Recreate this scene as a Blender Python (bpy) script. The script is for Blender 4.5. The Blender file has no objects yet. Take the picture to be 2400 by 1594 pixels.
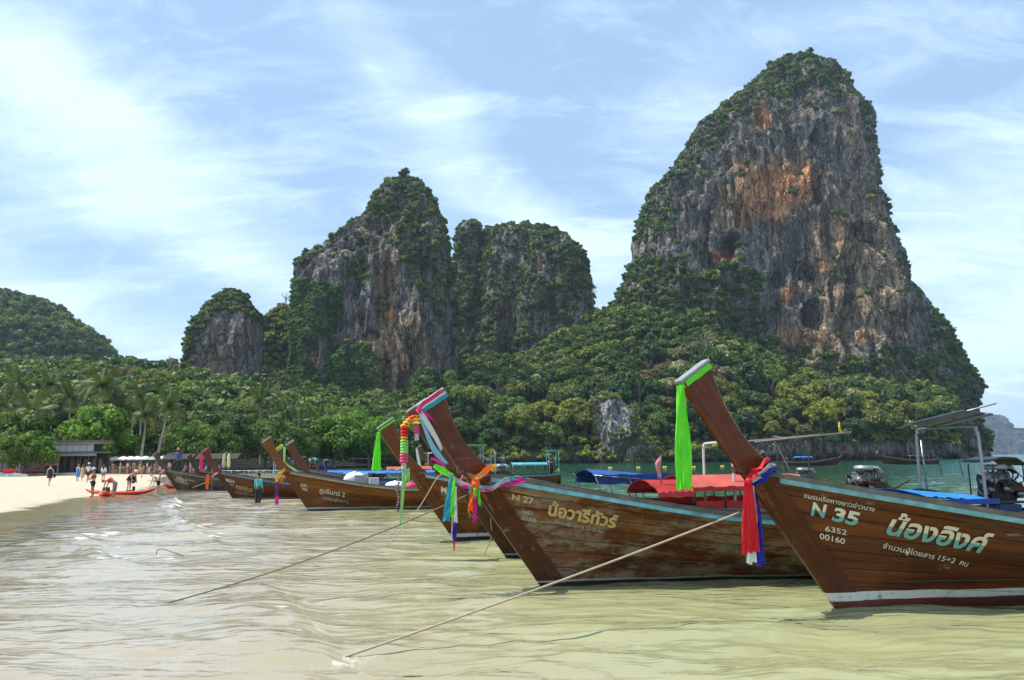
import bpy, bmesh, math, random
import numpy as np
from mathutils import Vector, Matrix, Euler

S = bpy.context.scene
C = S.collection
PI = math.pi
rnd = random.Random(7)
RS = np.random.RandomState(11)

# ------------------------------------------------------------------ camera
CAM_H = 2.0
FPX = 2400 * 26.0 / 36.0            # focal length in photo pixels
PITCH = math.atan((1075.7 - 797) / FPX)
ROLL = math.radians(0.56)
cam_d = bpy.data.cameras.new('camera')
cam_d.lens = 26.0; cam_d.sensor_width = 36.0
cam_d.clip_start = 0.1; cam_d.clip_end = 40000
cam = bpy.data.objects.new('camera', cam_d); C.objects.link(cam)
CR = Matrix.Rotation(PI/2 + PITCH, 3, 'X') @ Matrix.Rotation(-ROLL, 3, 'Z')
cam.matrix_world = Matrix.Translation((0, 0, CAM_H)) @ CR.to_4x4()
S.camera = cam
CRn = np.array(CR)

# ------------------------------------------------------------------ world + sun
SUN_EL, SUN_AZ = math.radians(60), math.radians(-89)   # azimuth measured from +Y towards +X
sun_dir = Vector((math.sin(SUN_AZ)*math.cos(SUN_EL), math.cos(SUN_AZ)*math.cos(SUN_EL), math.sin(SUN_EL)))
W = bpy.data.worlds.new("World"); S.world = W; W.use_nodes = True
S.view_settings.view_transform = 'Standard'; S.view_settings.look = 'None'
S.view_settings.exposure = 0.58; S.view_settings.gamma = 1.0
S.view_settings.use_curve_mapping = False
try:
    S.cycles.use_denoising = True
    S.cycles.max_bounces = 6; S.cycles.diffuse_bounces = 3; S.cycles.glossy_bounces = 3
    S.cycles.transmission_bounces = 4; S.cycles.transparent_max_bounces = 8; S.cycles.volume_bounces = 0
    S.cycles.use_adaptive_sampling = True; S.cycles.adaptive_threshold = 0.015
    S.cycles.sample_clamp_indirect = 6
    S.cycles.caustics_reflective = False; S.cycles.caustics_refractive = False
except Exception:
    pass
sl = bpy.data.lights.new('sun', 'SUN'); sl.energy = 4.2; sl.angle = math.radians(0.5); sl.color = (1, .955, .88)
so = bpy.data.objects.new('sun', sl); C.objects.link(so)
so.rotation_euler = sun_dir.to_track_quat('Z', 'Y').to_euler()

def px_dir(px, py):
    d = CR @ Vector(((px-1200)/FPX, -(py-797)/FPX, -1)); return d
def at(px, py, Y):
    d = px_dir(px, py); return Vector((0, 0, CAM_H)) + d*(Y/d.y)
def ground(px, py, z=0.0):
    d = px_dir(px, py); return Vector((0, 0, CAM_H)) + d*((z-CAM_H)/d.z)
def proj(P):
    """photo pixel of world points, P (n,3)"""
    q = (np.asarray(P, float) - np.array([0, 0, CAM_H])) @ CRn
    w = -q[:, 2]; w = np.where(np.abs(w) < 1e-6, 1e-6, w)
    return q[:, 0]/w*FPX+1200, 797 - q[:, 1]/w*FPX

# ---- node helper
class NT:
    def __init__(s, tree): s.t = tree; s.n = tree.nodes; s.l = tree.links
    def add(s, typ, ins=None, **kw):
        n = s.n.new(typ)
        for k, v in kw.items(): setattr(n, k, v)
        if ins:
            for k, v in ins.items():
                sock = n.inputs[k]
                if isinstance(v, bpy.types.NodeSocket): s.l.new(v, sock)
                else: sock.default_value = v
        return n
    def math(s, op, a, b=0.0, c=None, clamp=False):
        ins = {0: a, 1: b}
        if c is not None: ins[2] = c
        n = s.add('ShaderNodeMath', ins, operation=op); n.use_clamp = clamp; return n.outputs[0]
    def vmath(s, op, a, b=None, scale=None):
        ins = {0: a}
        if b is not None: ins[1] = b
        if scale is not None: ins['Scale'] = scale
        n = s.add('ShaderNodeVectorMath', ins, operation=op)
        return n.outputs['Value'] if op in ('LENGTH', 'DOT_PRODUCT', 'DISTANCE') else n.outputs[0]
    def noise(s, vec, scale=1, detail=4, rough=.5, dist=0.0, out=0):
        n = s.add('ShaderNodeTexNoise', {'Scale': scale, 'Detail': detail, 'Roughness': rough, 'Distortion': dist})
        if vec is not None: s.l.new(vec, n.inputs['Vector'])
        return n.outputs[out]
    def mapping(s, vec, loc=(0,0,0), rot=(0,0,0), sc=(1,1,1)):
        return s.add('ShaderNodeMapping', {'Vector': vec, 'Location': loc, 'Rotation': rot, 'Scale': sc}).outputs[0]
    def ramp(s, fac, stops, interp='LINEAR'):
        n = s.add('ShaderNodeValToRGB', {'Fac': fac}); cr = n.color_ramp; cr.interpolation = interp
        while len(cr.elements) < len(stops): cr.elements.new(.5)
        for e, (p, c) in zip(cr.elements, stops):
            e.position = p; e.color = (c[0], c[1], c[2], 1) if not isinstance(c, float) else (c, c, c, 1)
        return n.outputs[0]
    def mrange(s, v, a, b, c=0.0, d=1.0, smooth=False):
        n = s.add('ShaderNodeMapRange', {'Value': v, 'From Min': a, 'From Max': b, 'To Min': c, 'To Max': d})
        if smooth: n.interpolation_type = 'SMOOTHSTEP'
        return n.outputs[0]
    def mix(s, fac, a, b, blend='MIX'):
        n = s.add('ShaderNodeMix', data_type='RGBA', blend_type=blend)
        for k, v in ((0, fac), (6, a), (7, b)):
            if isinstance(v, bpy.types.NodeSocket): s.l.new(v, n.inputs[k])
            else: n.inputs[k].default_value = v if k == 0 else ((v[0], v[1], v[2], 1) if len(v) == 3 else v)
        return n.outputs[2]
    def bump(s, h, strength=.5, dist=.1, normal=None):
        ins = {'Height': h, 'Strength': strength, 'Distance': dist}
        if normal is not None: ins['Normal'] = normal
        return s.add('ShaderNodeBump', ins).outputs[0]

def newmat(name):
    m = bpy.data.materials.new(name); m.use_nodes = True
    m.node_tree.nodes.clear(); t = NT(m.node_tree)
    o = t.add('ShaderNodeOutputMaterial'); return m, t, o
def principled(t, o, **kw):
    names = {'col': 'Base Color', 'rough': 'Roughness', 'metal': 'Metallic', 'normal': 'Normal', 'spec': 'Specular IOR Level', 'sub': 'Subsurface Weight', 'coat': 'Coat Weight', 'trans': 'Transmission Weight', 'ior': 'IOR', 'alpha': 'Alpha'}
    n = t.add('ShaderNodeBsdfPrincipled')
    for k, v in kw.items():
        s = n.inputs[names[k]]
        if isinstance(v, bpy.types.NodeSocket): t.l.new(v, s)
        elif k == 'col': s.default_value = (v[0], v[1], v[2], 1)
        else: s.default_value = v
    t.l.new(n.outputs[0], o.inputs[0]); return n
_mats = {}
def simple(name, col, rough=.6, metal=0.0, var=.12, bump=.0, scale=8, coat=0.0, trans=0.0):
    """plain paint / metal / cloth with a little unevenness"""
    if name in _mats: return _mats[name]
    m, t, o = newmat(name)
    tc = t.add('ShaderNodeTexCoord').outputs['Object']
    nz = t.noise(tc, scale, 4, .6)
    f = t.mrange(nz, .3, .7, 1-var, 1+var)
    c = t.vmath('SCALE', (col[0], col[1], col[2]), scale=f)
    kw = dict(col=c, rough=rough, metal=metal)
    if coat: kw['coat'] = coat
    if bump: kw['normal'] = t.bump(t.noise(tc, scale*4, 3), bump, .01)
    p = principled(t, o, **kw)
    if trans:
        tr = t.add('ShaderNodeBsdfTranslucent', {'Color': c})
        mx = t.add('ShaderNodeMixShader', {0: trans, 1: p.outputs[0], 2: tr.outputs[0]})
        t.l.new(mx.outputs[0], o.inputs[0])
    _mats[name] = m; return m

# ---- object helpers
def tag(o, label=None, cat=None, group=None, kind=None):
    if label: o['label'] = label
    if cat: o['category'] = cat
    if group: o['group'] = group
    if kind: o['kind'] = kind
    return o
def empty(name, loc=(0,0,0), rz=0.0, scale=1.0):
    o = bpy.data.objects.new(name, None); C.objects.link(o); o.empty_display_size = .2
    o.location = loc; o.rotation_euler = (0, 0, rz); o.scale = (scale,)*3; return o
def mesh_np(name, V, F, smooth=True):
    """V (n,3) array, F (m,k) int array or list of lists"""
    me = bpy.data.meshes.new(name)
    V = np.ascontiguousarray(V, dtype=np.float32)
    if isinstance(F, np.ndarray):
        k = F.shape[1]; m = F.shape[0]
        me.vertices.add(len(V)); me.vertices.foreach_set('co', V.ravel())
        me.loops.add(m*k); me.loops.foreach_set('vertex_index', F.astype(np.int32).ravel())
        me.polygons.add(m); me.polygons.foreach_set('loop_start', np.arange(0, m*k, k, dtype=np.int32))
        me.update(calc_edges=True)
    else:
        me.from_pydata([tuple(map(float, v)) for v in V], [], [tuple(f) for f in F]); me.update()
    if smooth: me.polygons.foreach_set('use_smooth', np.ones(len(me.polygons), bool))
    return me
def mobj(name, me, mat=None, parent=None):
    if mat is not None and len(me.materials) == 0: me.materials.append(mat)
    o = bpy.data.objects.new(name, me); C.objects.link(o)
    if parent is not None: o.parent = parent
    return o
def set_attr(me, name, data, typ='FLOAT_COLOR'):
    a = me.attributes.new(name, typ, 'POINT')
    if typ == 'FLOAT_COLOR':
        d = np.ones((len(me.vertices), 4), np.float32); d[:, :3] = data; a.data.foreach_set('color', d.ravel())
    elif typ == 'FLOAT_VECTOR': a.data.foreach_set('vector', np.asarray(data, np.float32).ravel())
    else: a.data.foreach_set('value', np.asarray(data, np.float32 if typ == 'FLOAT' else np.int32).ravel())

class MB:
    """collects simple solids, then links them as one mesh"""
    def __init__(s): s.v = []; s.f = []; s.sm = []
    def add(s, vs, fs, sm=False):
        b = len(s.v); s.v += [tuple(v) for v in vs]; s.f += [tuple(i+b for i in f) for f in fs]; s.sm += [sm]*len(fs); return s
    def box(s, c, size, R=None, taper=1.0):
        hx, hy, hz = [a/2 for a in size]; vs = []
        for z in (-hz, hz):
            k = taper if z > 0 else 1.0
            for x, y in ((-hx,-hy),(hx,-hy),(hx,hy),(-hx,hy)):
                p = Vector((x*k, y*k, z)); p = R @ p if R is not None else p
                vs.append(p + Vector(c))
        return s.add(vs, [(3,2,1,0),(4,5,6,7),(0,1,5,4),(1,2,6,5),(2,3,7,6),(3,0,4,7)])
    def tube(s, pts, r, n=8, cap=True, closed=False, rs=None):
        pts = [Vector(p) for p in pts]; N = len(pts); vs = []; fs = []
        if rs is None: rs = [r]*N
        up = Vector((0, 0, 1)); prevx = None
        for i, p in enumerate(pts):
            if closed: d = pts[(i+1) % N] - pts[i-1]
            else: d = pts[min(i+1, N-1)] - pts[max(i-1, 0)]
            if d.length < 1e-9: d = Vector((0,0,1))
            d.normalize()
            if prevx is None:
                x = d.cross(up)
                if x.length < .05: x = d.cross(Vector((1, 0, 0)))
            else: x = prevx - d*prevx.dot(d)
            x.normalize(); prevx = x; y = d.cross(x)
            for k in range(n):
                a = 2*PI*k/n; vs.append(p + (x*math.cos(a) + y*math.sin(a))*rs[i])
        M = N if closed else N-1
        for i in range(M):
            for k in range(n):
                a = i*n+k; b = i*n+(k+1) % n; i2 = (i+1) % N
                fs.append((a, b, i2*n+(k+1) % n, i2*n+k))
        if cap and not closed:
            fs.append(tuple(range(n-1, -1, -1))); fs.append(tuple((N-1)*n+k for k in range(n)))
        return s.add(vs, fs, True)
    def cyl(s, a, b, r, n=12, r2=None): return s.tube([a, b], r, n, rs=[r, r if r2 is None else r2])
    def ell(s, c, rad, R=None, nu=12, nv=8):
        vs = []; fs = []
        for j in range(nv+1):
            th = PI*j/nv
            for i in range(nu):
                ph = 2*PI*i/nu
                p = Vector((rad[0]*math.sin(th)*math.cos(ph), rad[1]*math.sin(th)*math.sin(ph), rad[2]*math.cos(th)))
                if R is not None: p = R @ p
                vs.append(p + Vector(c))
        for j in range(nv):
            for i in range(nu): fs.append((j*nu+i, (j+1)*nu+i, (j+1)*nu+(i+1) % nu, j*nu+(i+1) % nu))
        return s.add(vs, fs, True)
    def prism(s, poly, axis_a, axis_b, off, o=(0,0,0)):
        """poly in the (a,b) plane, extruded from o-off to o+off"""
        A, B, D, O = Vector(axis_a), Vector(axis_b), Vector(off), Vector(o); n = len(poly)
        vs = [O + A*x + B*y - D for x, y in poly] + [O + A*x + B*y + D for x, y in poly]
        fs = [tuple(range(n-1, -1, -1)), tuple(range(n, 2*n))] + [(i, (i+1) % n, n+(i+1) % n, n+i) for i in range(n)]
        return s.add(vs, fs)
    def mesh(s, name):
        me = bpy.data.meshes.new(name); me.from_pydata(s.v, [], s.f)
        me.polygons.foreach_set('use_smooth', s.sm); me.update(); return me
    def build(s, name, mat, parent=None, bevel=0.0, loc=None):
        me = s.mesh(name)
        if bevel:
            bm = bmesh.new(); bm.from_mesh(me)
            bmesh.ops.recalc_face_normals(bm, faces=bm.faces)
            bmesh.ops.bevel(bm, geom=[e for e in bm.edges if len(e.link_faces) == 2 and e.calc_face_angle(0) > .5], offset=bevel, segments=1, affect='EDGES')
            bm.to_mesh(me); bm.free()
        o = mobj(name, me, mat, parent)
        if loc is not None: o.location = loc
        return o
def copy_tree(o, parent=None):
    c = o.copy(); C.objects.link(c); c.parent = parent
    for ch in list(o.children): copy_tree(ch, c)
    return c

# ---- vectorised gradient noise
def _h(ix, iy, iz, seed):
    h = (ix*374761393 + iy*668265263 + iz*2147483647 + seed*1274126177) & 0xffffffff
    h = ((h ^ (h >> 13))*1274126177) & 0xffffffff
    return h ^ (h >> 16)
def pn(x, y, z, seed=0):
    x, y, z = (np.asarray(a, float) for a in (x, y, z))
    x, y, z = np.broadcast_arrays(x, y, z)
    xi = np.floor(x).astype(np.int64); yi = np.floor(y).astype(np.int64); zi = np.floor(z).astype(np.int64)
    fx, fy, fz = x-xi, y-yi, z-zi
    u, v, w = (f*f*f*(f*(f*6-15)+10) for f in (fx, fy, fz))
    def g(dx, dy, dz):
        h = _h(xi+dx, yi+dy, zi+dz, seed)
        a = (h & 1023)/1023.*2-1; b = ((h >> 10) & 1023)/1023.*2-1; c = ((h >> 20) & 1023)/1023.*2-1
        return a*(fx-dx) + b*(fy-dy) + c*(fz-dz)
    l = lambda a, b, t: a+(b-a)*t
    return l(l(l(g(0,0,0), g(1,0,0), u), l(g(0,1,0), g(1,1,0), u), v), l(l(g(0,0,1), g(1,0,1), u), l(g(0,1,1), g(1,1,1), u), v), w)*1.6
def fbm(x, y, z, o=4, seed=0, ridge=False):
    s = 0; a = 1.; t = 0
    for i in range(o):
        n = pn(x*2**i, y*2**i, z*2**i, seed+i*17)
        if ridge: n = 1-2*np.abs(n)
        s = s+n*a; t += a; a *= .5
    return s/t
def smooth(e0, e1, x):
    t = np.clip((x-e0)/(e1-e0), 0, 1); return t*t*(3-2*t)
def inpoly(px, py, poly):
    r = np.zeros(px.shape, bool); n = len(poly)
    for i in range(n):
        x1, y1 = poly[i]; x2, y2 = poly[(i+1) % n]
        c = (y1 > py) != (y2 > py)
        with np.errstate(divide='ignore', invalid='ignore'):
            r ^= c & (px < (x2-x1)*(py-y1)/(y2-y1+1e-12)+x1)
    return r
def interp_path(P, n):
    P = np.array(P, float); d = np.r_[0, np.cumsum(np.linalg.norm(np.diff(P, axis=0), axis=1))]
    s = np.linspace(0, d[-1], n); return np.stack([np.interp(s, d, P[:, k]) for k in range(P.shape[1])], 1)
def cr(P, n):
    """smooth curve through points"""
    P = [Vector(p) for p in P]; P = [P[0]*2-P[1]] + P + [P[-1]*2-P[-2]]; out = []
    m = len(P)-3
    for i in range(n):
        u = i/(n-1)*m; k = min(int(u), m-1); t = u-k; a, b, c, d = P[k:k+4]
        out.append(.5*((2*b) + (c-a)*t + (2*a-5*b+4*c-d)*t*t + (3*b-a-3*c+d)*t**3))
    return out
# ------------------------------------------------------------------ sky with high thin cloud
wt = NT(W.node_tree); W.node_tree.nodes.clear()
wo = wt.add('ShaderNodeOutputWorld')
sky = wt.add('ShaderNodeTexSky', sky_type='NISHITA', sun_disc=False)
sky.sun_elevation = SUN_EL; sky.sun_rotation = SUN_AZ % (2*PI); sky.altitude = 0
sky.air_density = 1.0; sky.dust_density = .6; sky.ozone_density = 3.0
tc = wt.add('ShaderNodeTexCoord').outputs['Generated']
sx = wt.add('ShaderNodeSeparateXYZ', {0: tc})
az = wt.math('ARCTAN2', sx.outputs[0], sx.outputs[1])
el = wt.math('ARCSINE', sx.outputs[2])
ae = wt.add('ShaderNodeCombineXYZ', {0: az, 1: el, 2: 0.0}).outputs[0]
wl = wt.noise(tc, 1.6, 5, .6, 0, 1)
warp = wt.vmath('SCALE', wt.vmath('SUBTRACT', wl, (.5, .5, .5)), scale=.28)
aew = wt.vmath('ADD', ae, warp)
def pae(px, py):
    d = px_dir(px, py).normalized(); return math.atan2(d.x, d.y), math.asin(d.z)
# broad veils: centre px, half-lengths (rad), tilt, strength
veils = [((280, 280), .22, .05, -.22, .8), ((60, 150), .14, .08, -.5, .7), ((150, 390), .34, .05, -.15, .3),
         ((600, 560), .22, .045, -.25, .62), ((150, 720), .25, .05, -.3, .5),((1330, 500), .15, .045, -.45, .75), ((1130, 330), .2, .05, -.7, .42),
         ((820, 60), .3, .06, -.45, .28), ((1650, 230), .1, .07, .8, .42), ((2350, 540), .16, .11, .1, .85), ((2300, 800), .22, .045, .35, .65),
         ((2050, 80), .2, .05, -.2, .33), ((1000, 480), .1, .1, -.7, .3), ((1420, 620), .12, .08, 0, .4)]
tot = None
for (c, a, b, rot, k) in veils:
    ca, ce = pae(*c)
    v = wt.vmath('SUBTRACT', aew, (ca, ce, 0))
    v = wt.mapping(v, rot=(0, 0, -rot)); v = wt.vmath('MULTIPLY', v, (1/a, 1/b, 0))
    g = wt.mrange(wt.vmath('LENGTH', v), 1.5, .0, 0, k, True)
    tot = g if tot is None else wt.math('ADD', tot, g)
# wispy streaks over the whole dome
pl = wt.vmath('SCALE', tc, scale=wt.math('DIVIDE', 1.0, wt.math('ADD', wt.math('MAXIMUM', sx.outputs[2], 0.0), .25)))
st = wt.noise(wt.mapping(pl, rot=(0, 0, .75), sc=(.8, 2.6, 1)), 1.6, 9, .66, .9)
st2 = wt.noise(wt.mapping(pl, rot=(0, 0, .3), sc=(1, 1.6, 1)), 4.5, 8, .68, .8)
behind = wt.mrange(sx.outputs[1], .35, -.2, 0, .55, True)        # the same cover goes on round the dome
tot = wt.math('ADD', tot, behind)
m1 = wt.math('MULTIPLY', tot, wt.mrange(st, .3, .62, .55, 1.15))
m1 = wt.math('ADD', m1, wt.mrange(st, .46, .74, 0, .5, True))
m1 = wt.math('ADD', m1, wt.mrange(st2, .42, .75, -.09, .34, True))
low = wt.mrange(sx.outputs[2], .0, .34, .3, 0, True)
m1 = wt.math('ADD', m1, low, clamp=True)
m1 = wt.mrange(m1, 0, 1, 0.04, .86)
cl = wt.mix(m1, sky.outputs[0], (10.6, 12.1, 12.9))
# milky tropical blue between the veils
cl2 = wt.mix(.46, cl, (6.0, 9.1, 13.2))
bg = wt.add('ShaderNodeBackground', {'Color': cl2, 'Strength': .075})
wt.l.new(bg.outputs[0], wo.inputs[0])

# ------------------------------------------------------------------ shoreline
SHORE = np.array([(-7, -30), (-8.5, 0), (-10.5, 10), (-13.4, 18.5), (-17.2, 29), (-20.3, 38), (-22.3, 46), (-24, 55), (-27, 64), (-33, 75), (-42, 95), (-54, 125), (-60, 160), (-62, 200), (-52, 240), (-42, 268), (-36, 300), (-34, 420)], float)
def shore_d(x, y):
    """signed distance to the shoreline, positive inland (left)"""
    best = np.full(np.shape(x), 1e9); sg = np.ones(np.shape(x))
    for a, b in zip(SHORE[:-1], SHORE[1:]):
        d = b-a; t = np.clip(((x-a[0])*d[0]+(y-a[1])*d[1])/(d@d), 0, 1)
        qx, qy = x-(a[0]+t*d[0]), y-(a[1]+t*d[1]); r = np.hypot(qx, qy)
        s = np.where(d[0]*qy-d[1]*qx > 0, 1., -1.)
        m = r < best; best = np.where(m, r, best); sg = np.where(m, s, sg)
    return best*sg
def sand_h(x, y):
    d = shore_d(x, y) + .9*pn(x*.16, y*.16, 0, 3) + .35*pn(x*.6, y*.6, 0, 5)
    h = np.where(d > 0, .42*(1-np.exp(-d/9.)) + .002*d, np.maximum(.04*d, -1.6))
    return h + .012*pn(x*.7, y*.7, 0, 9)*smooth(1, 5, d)
# graded grid (world metres): fine near, coarse far
def graded(lo, hi, n, p=1.0): return lo+(hi-lo)*np.linspace(0, 1, n)**p
def grid(xs, ys, hf):
    X, Y = np.meshgrid(xs, ys); Z = hf(X, Y); n, m = X.shape
    V = np.stack([X.ravel(), Y.ravel(), Z.ravel()], 1)
    i = np.arange(n-1)[:, None]*m+np.arange(m-1)[None]; i = i.ravel()
    return V, np.stack([i, i+1, i+m+1, i+m], 1)
xs = np.r_[graded(-260, -70, 30), graded(-69, 4, 260), graded(6, 70, 25)]
V, F = grid(xs, graded(-25, 320, 520, 1.6), sand_h)
me = mesh_np('beach_sand', V, F)
m, t, o = newmat('sand')
pos = t.add('ShaderNodeNewGeometry').outputs['Position']
z = t.add('ShaderNodeSeparateXYZ', {0: pos}).outputs[2]
edge = t.math('MULTIPLY_ADD', t.noise(pos, .5, 5, .6), .10, t.math('ADD', z, -.05))
wet = t.mrange(edge, .095, .135, 1, 0, True)
n1 = t.noise(pos, 1.3, 6, .65); n2 = t.noise(pos, 60, 3, .7)
dry = t.mix(n1, (.43, .35, .235), (.55, .465, .335)); dry = t.mix(t.mrange(n2, .3, .7, 0, .35), dry, (.45, .36, .25))
foot = t.mrange(t.noise(t.mapping(pos, sc=(1, .5, 1)), 2.2, 4, .6), .58, .66, 0, .6, True)
dry = t.mix(foot, dry, (.34, .27, .18))
wetc = t.mix(n1, (.23, .18, .10), (.30, .24, .15))
col = t.mix(wet, dry, wetc)
hn = t.math('ADD', t.noise(pos, 2.4, 5, .6), t.math('MULTIPLY', n2, .15))
nb = t.bump(hn, t.mrange(wet, 0, 1, .7, .05), .12)
principled(t, o, col=col, rough=t.mrange(wet, 0, 1, .95, .12), normal=nb)
tag(mobj('beach_sand', me, m), kind='structure', label='pale yellow sandy beach with a dark wet edge at the water')

# ------------------------------------------------------------------ sea
crests = [  # polylines of small breaking waves (x, y, height, width, foam)
    ([(-20.5, 44), (-17, 38), (-12.5, 28), (-8, 20), (-6.2, 16.5)], .16, .55, 1.3),
    ([(-13.8, 25), (-12, 20.8), (-9.6, 17.4), (-8, 15.2), (-6.8, 13.3)], .11, 1.0, 1.5),
    ([(-4.4, 13.8), (-3.1, 10.4), (-2.3, 9.0), (-1.6, 7.8), (-1.15, 7.1)], .13, .6, .9),
    ([(-23.5, 52), (-20.8, 43), (-19.5, 37), (-18.2, 31)], .05, .5, .5),
    ([(-16.2, 62), (-15.5, 52), (-14.6, 46), (-12.6, 38)], .12, .6, .7),
]
rippl = []
rr = np.random.RandomState(4)
for i in range(26):
    lam = .22*1.19**i if i < 17 else .22*1.19**(rr.rand()*17)
    ang = math.radians(194 + rr.randn()*30)      # travel towards the beach
    ang = math.radians(-94 + rr.randn()*11) if i % 4 else math.radians(190+rr.randn()*30)
    k = 2*PI/lam; rippl.append((k*math.cos(ang), k*math.sin(ang), .0125*lam**.66*(1 if i % 4 else .5), rr.rand()*7, lam))
def seg_d(x, y, P):
    best = np.full(x.shape, 1e9); sg = np.ones(x.shape); al = np.zeros(x.shape); P = np.array(P, float); L = len(P)-1
    for i in range(L):
        a, b = P[i], P[i+1]; d = b-a; tt = ((x-a[0])*d[0]+(y-a[1])*d[1])/(d@d); tc_ = np.clip(tt, 0, 1)
        qx, qy = x-(a[0]+tc_*d[0]), y-(a[1]+tc_*d[1]); r = np.hypot(qx, qy)
        s = np.where(d[0]*qy-d[1]*qx > 0, 1., -1.); mm = r < best
        best = np.where(mm, r, best); sg = np.where(mm, s, sg); al = np.where(mm, (i+tc_)/L, al)
    return best*sg, al
def sea(x, y):
    z = np.zeros(x.shape); d = np.hypot(x, y)
    dx = .25*pn(x*.5, y*.5, 0, 21); dy = .45*pn(x*.28, y*.3, 0, 22) + .8*pn(x*.07, y*.07, 0, 24)
    amp = .55+.9*smooth(-.4, .6, pn(x*.12, y*.12, 0, 33))
    for kx, ky, a, ph, lam in rippl:
        # a wavelength only as long as the grid there can carry it
        w = smooth(1, .55, d*.018*(1+d*.004)/lam)
        s = np.sin(kx*(x+dx)+ky*(y+dy)+ph); z += a*w*amp*(1-2*np.abs(np.sin(.5*(kx*(x+dx)+ky*(y+dy)+ph)))*.9+.1*s)
    off = shore_d(x, y)
    z *= .22+.78*smooth(0.5, -9, off)
    foam = np.zeros(x.shape)
    for P, h, w, fo in crests:
        q, al = seg_d(x + .5*pn(x*.4, y*.4, 0, 8), y, P); env = smooth(0, .18, al)*smooth(1, .7, al)
        inside = q   # positive = beach side
        pr = np.where(inside > 0, np.exp(-(inside/(w*.45))**2), np.exp(-(inside/(w*1.5))**2))
        z += h*env*pr*(.8+.5*pn(x*1.3, y*1.3, 0, 2))
        n = fbm(x*1.6, y*1.6, 0, 4, 6)
        foam = np.maximum(foam, fo*env*np.where(inside > -.1, np.exp(-(inside/(w*1.3))**2), np.exp(-(inside/(w*.35))**2))*smooth(-.1, .45, n+.25*pn(x*6, y*6, 0, 7)))
    # lacy wash close to the waterline
    wash = np.exp(-((off+1.3+1.6*pn(x*.22, y*.22, 0, 12))/.35)**2)*.55*smooth(-.3, .3, fbm(x*1.2, y*1.2, 0, 3, 13))
    foam = np.maximum(foam, wash*smooth(90, 50, y))
    return z+.0, foam, off
# ground-distance rows with constant relative spacing, columns by bearing: even detail in the distance
rows = 2.2*np.exp(np.linspace(0, math.log(5400/2.2), 1160)); bear = np.tan(np.radians(np.linspace(-47, 47, 760)))
Yg, B = np.meshgrid(rows, bear, indexing='ij'); Xg = Yg*B
Zg, foam, off = sea(Xg.ravel(), Yg.ravel())
V = np.stack([Xg.ravel(), Yg.ravel(), Zg], 1); n_, m_ = Xg.shape
i = (np.arange(n_-1)[:, None]*m_+np.arange(m_-1)[None]).ravel()
me = mesh_np('sea_water', V, np.stack([i, i+1, i+m_+1, i+m_], 1))
x, y = Xg.ravel(), Yg.ravel(); dist = np.hypot(x, y)
# turbidity: sand-coloured in the shallows, olive over the bar, green in the bay, blue-green outside
def lerp(a, b, t): return a+(b-a)*t[:, None]
edge_c = np.array([.17, .130, .070]); shal = np.array([.32, .275, .195]); milk = np.array([.285, .285, .140]); oliv = np.array([.235, .272, .105]); green = np.array([.003, .048, .024]); blue = np.array([.022, .135, .125])
o2 = -off + 2.2*pn(x*.09, y*.09, 0, 41)
c = lerp(np.repeat(edge_c[None], len(x), 0), shal, smooth(.3, 3.2, o2)); c = lerp(c, milk, smooth(5, 13, o2)); c = lerp(c, oliv, smooth(10, 24, o2)*smooth(8, 17, dist)); c = lerp(c, np.array([.030, .110, .045]), smooth(22, 46, dist+x*.25)*smooth(12, 26, o2))
c = lerp(c, green, smooth(42, 90, dist)*smooth(20, 45, o2))
c = lerp(c, blue, smooth(.40, .68, x/np.maximum(y, 1)+.05*pn(x*.01, y*.01, 0, 5))*smooth(40, 140, dist))
c *= (1+.13*fbm(x*.35, y*.6, 0, 4, 51))[:, None]
set_attr(me, 'tint', c); set_attr(me, 'foam', foam, 'FLOAT')
m, t, o = newmat('sea')
a = t.add('ShaderNodeAttribute', attribute_name='tint').outputs['Color']
fo = t.add('ShaderNodeAttribute', attribute_name='foam').outputs['Fac']
pos = t.add('ShaderNodeNewGeometry').outputs['Position']
dist_ = t.vmath('LENGTH', pos)
wv = t.vmath('ADD', pos, t.vmath('SCALE', t.noise(pos, .35, 3, .5, 0, 1), scale=1.2))
b1 = t.noise(t.mapping(wv, rot=(0, 0, .06), sc=(.42, 1.9, 1)), 4.0, 2, .4)
b2 = t.noise(t.mapping(wv, rot=(0, 0, -.05), sc=(.35, 1.5, 1)), 1.2, 3, .45)
b3 = t.noise(t.mapping(pos, sc=(.4, 1, 1)), .2, 4, .65)
h = t.math('ADD', t.math('MULTIPLY', b1, t.mrange(dist_, 4, 90, .032, .0)), t.math('ADD', t.math('MULTIPLY', b2, t.mrange(dist_, 10, 80, .062, .20)), t.math('MULTIPLY', b3, t.mrange(dist_, 60, 400, 0, .75))))
nrm = t.bump(h, 1.0, 1.0)
fn = t.math('ADD', t.math('MULTIPLY', t.noise(t.mapping(wv, sc=(.6, 1.6, 1)), 3.5, 3, .6), .5), t.math('MULTIPLY', t.noise(pos, 26, 4, .7), .5))
fmask = t.mrange(t.math('ADD', fo, t.mrange(fn, .32, .68, -.62, .5)), .25, 1.25, 0, .72, True)
col = t.mix(fmask, a, (.82, .81, .76))
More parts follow.
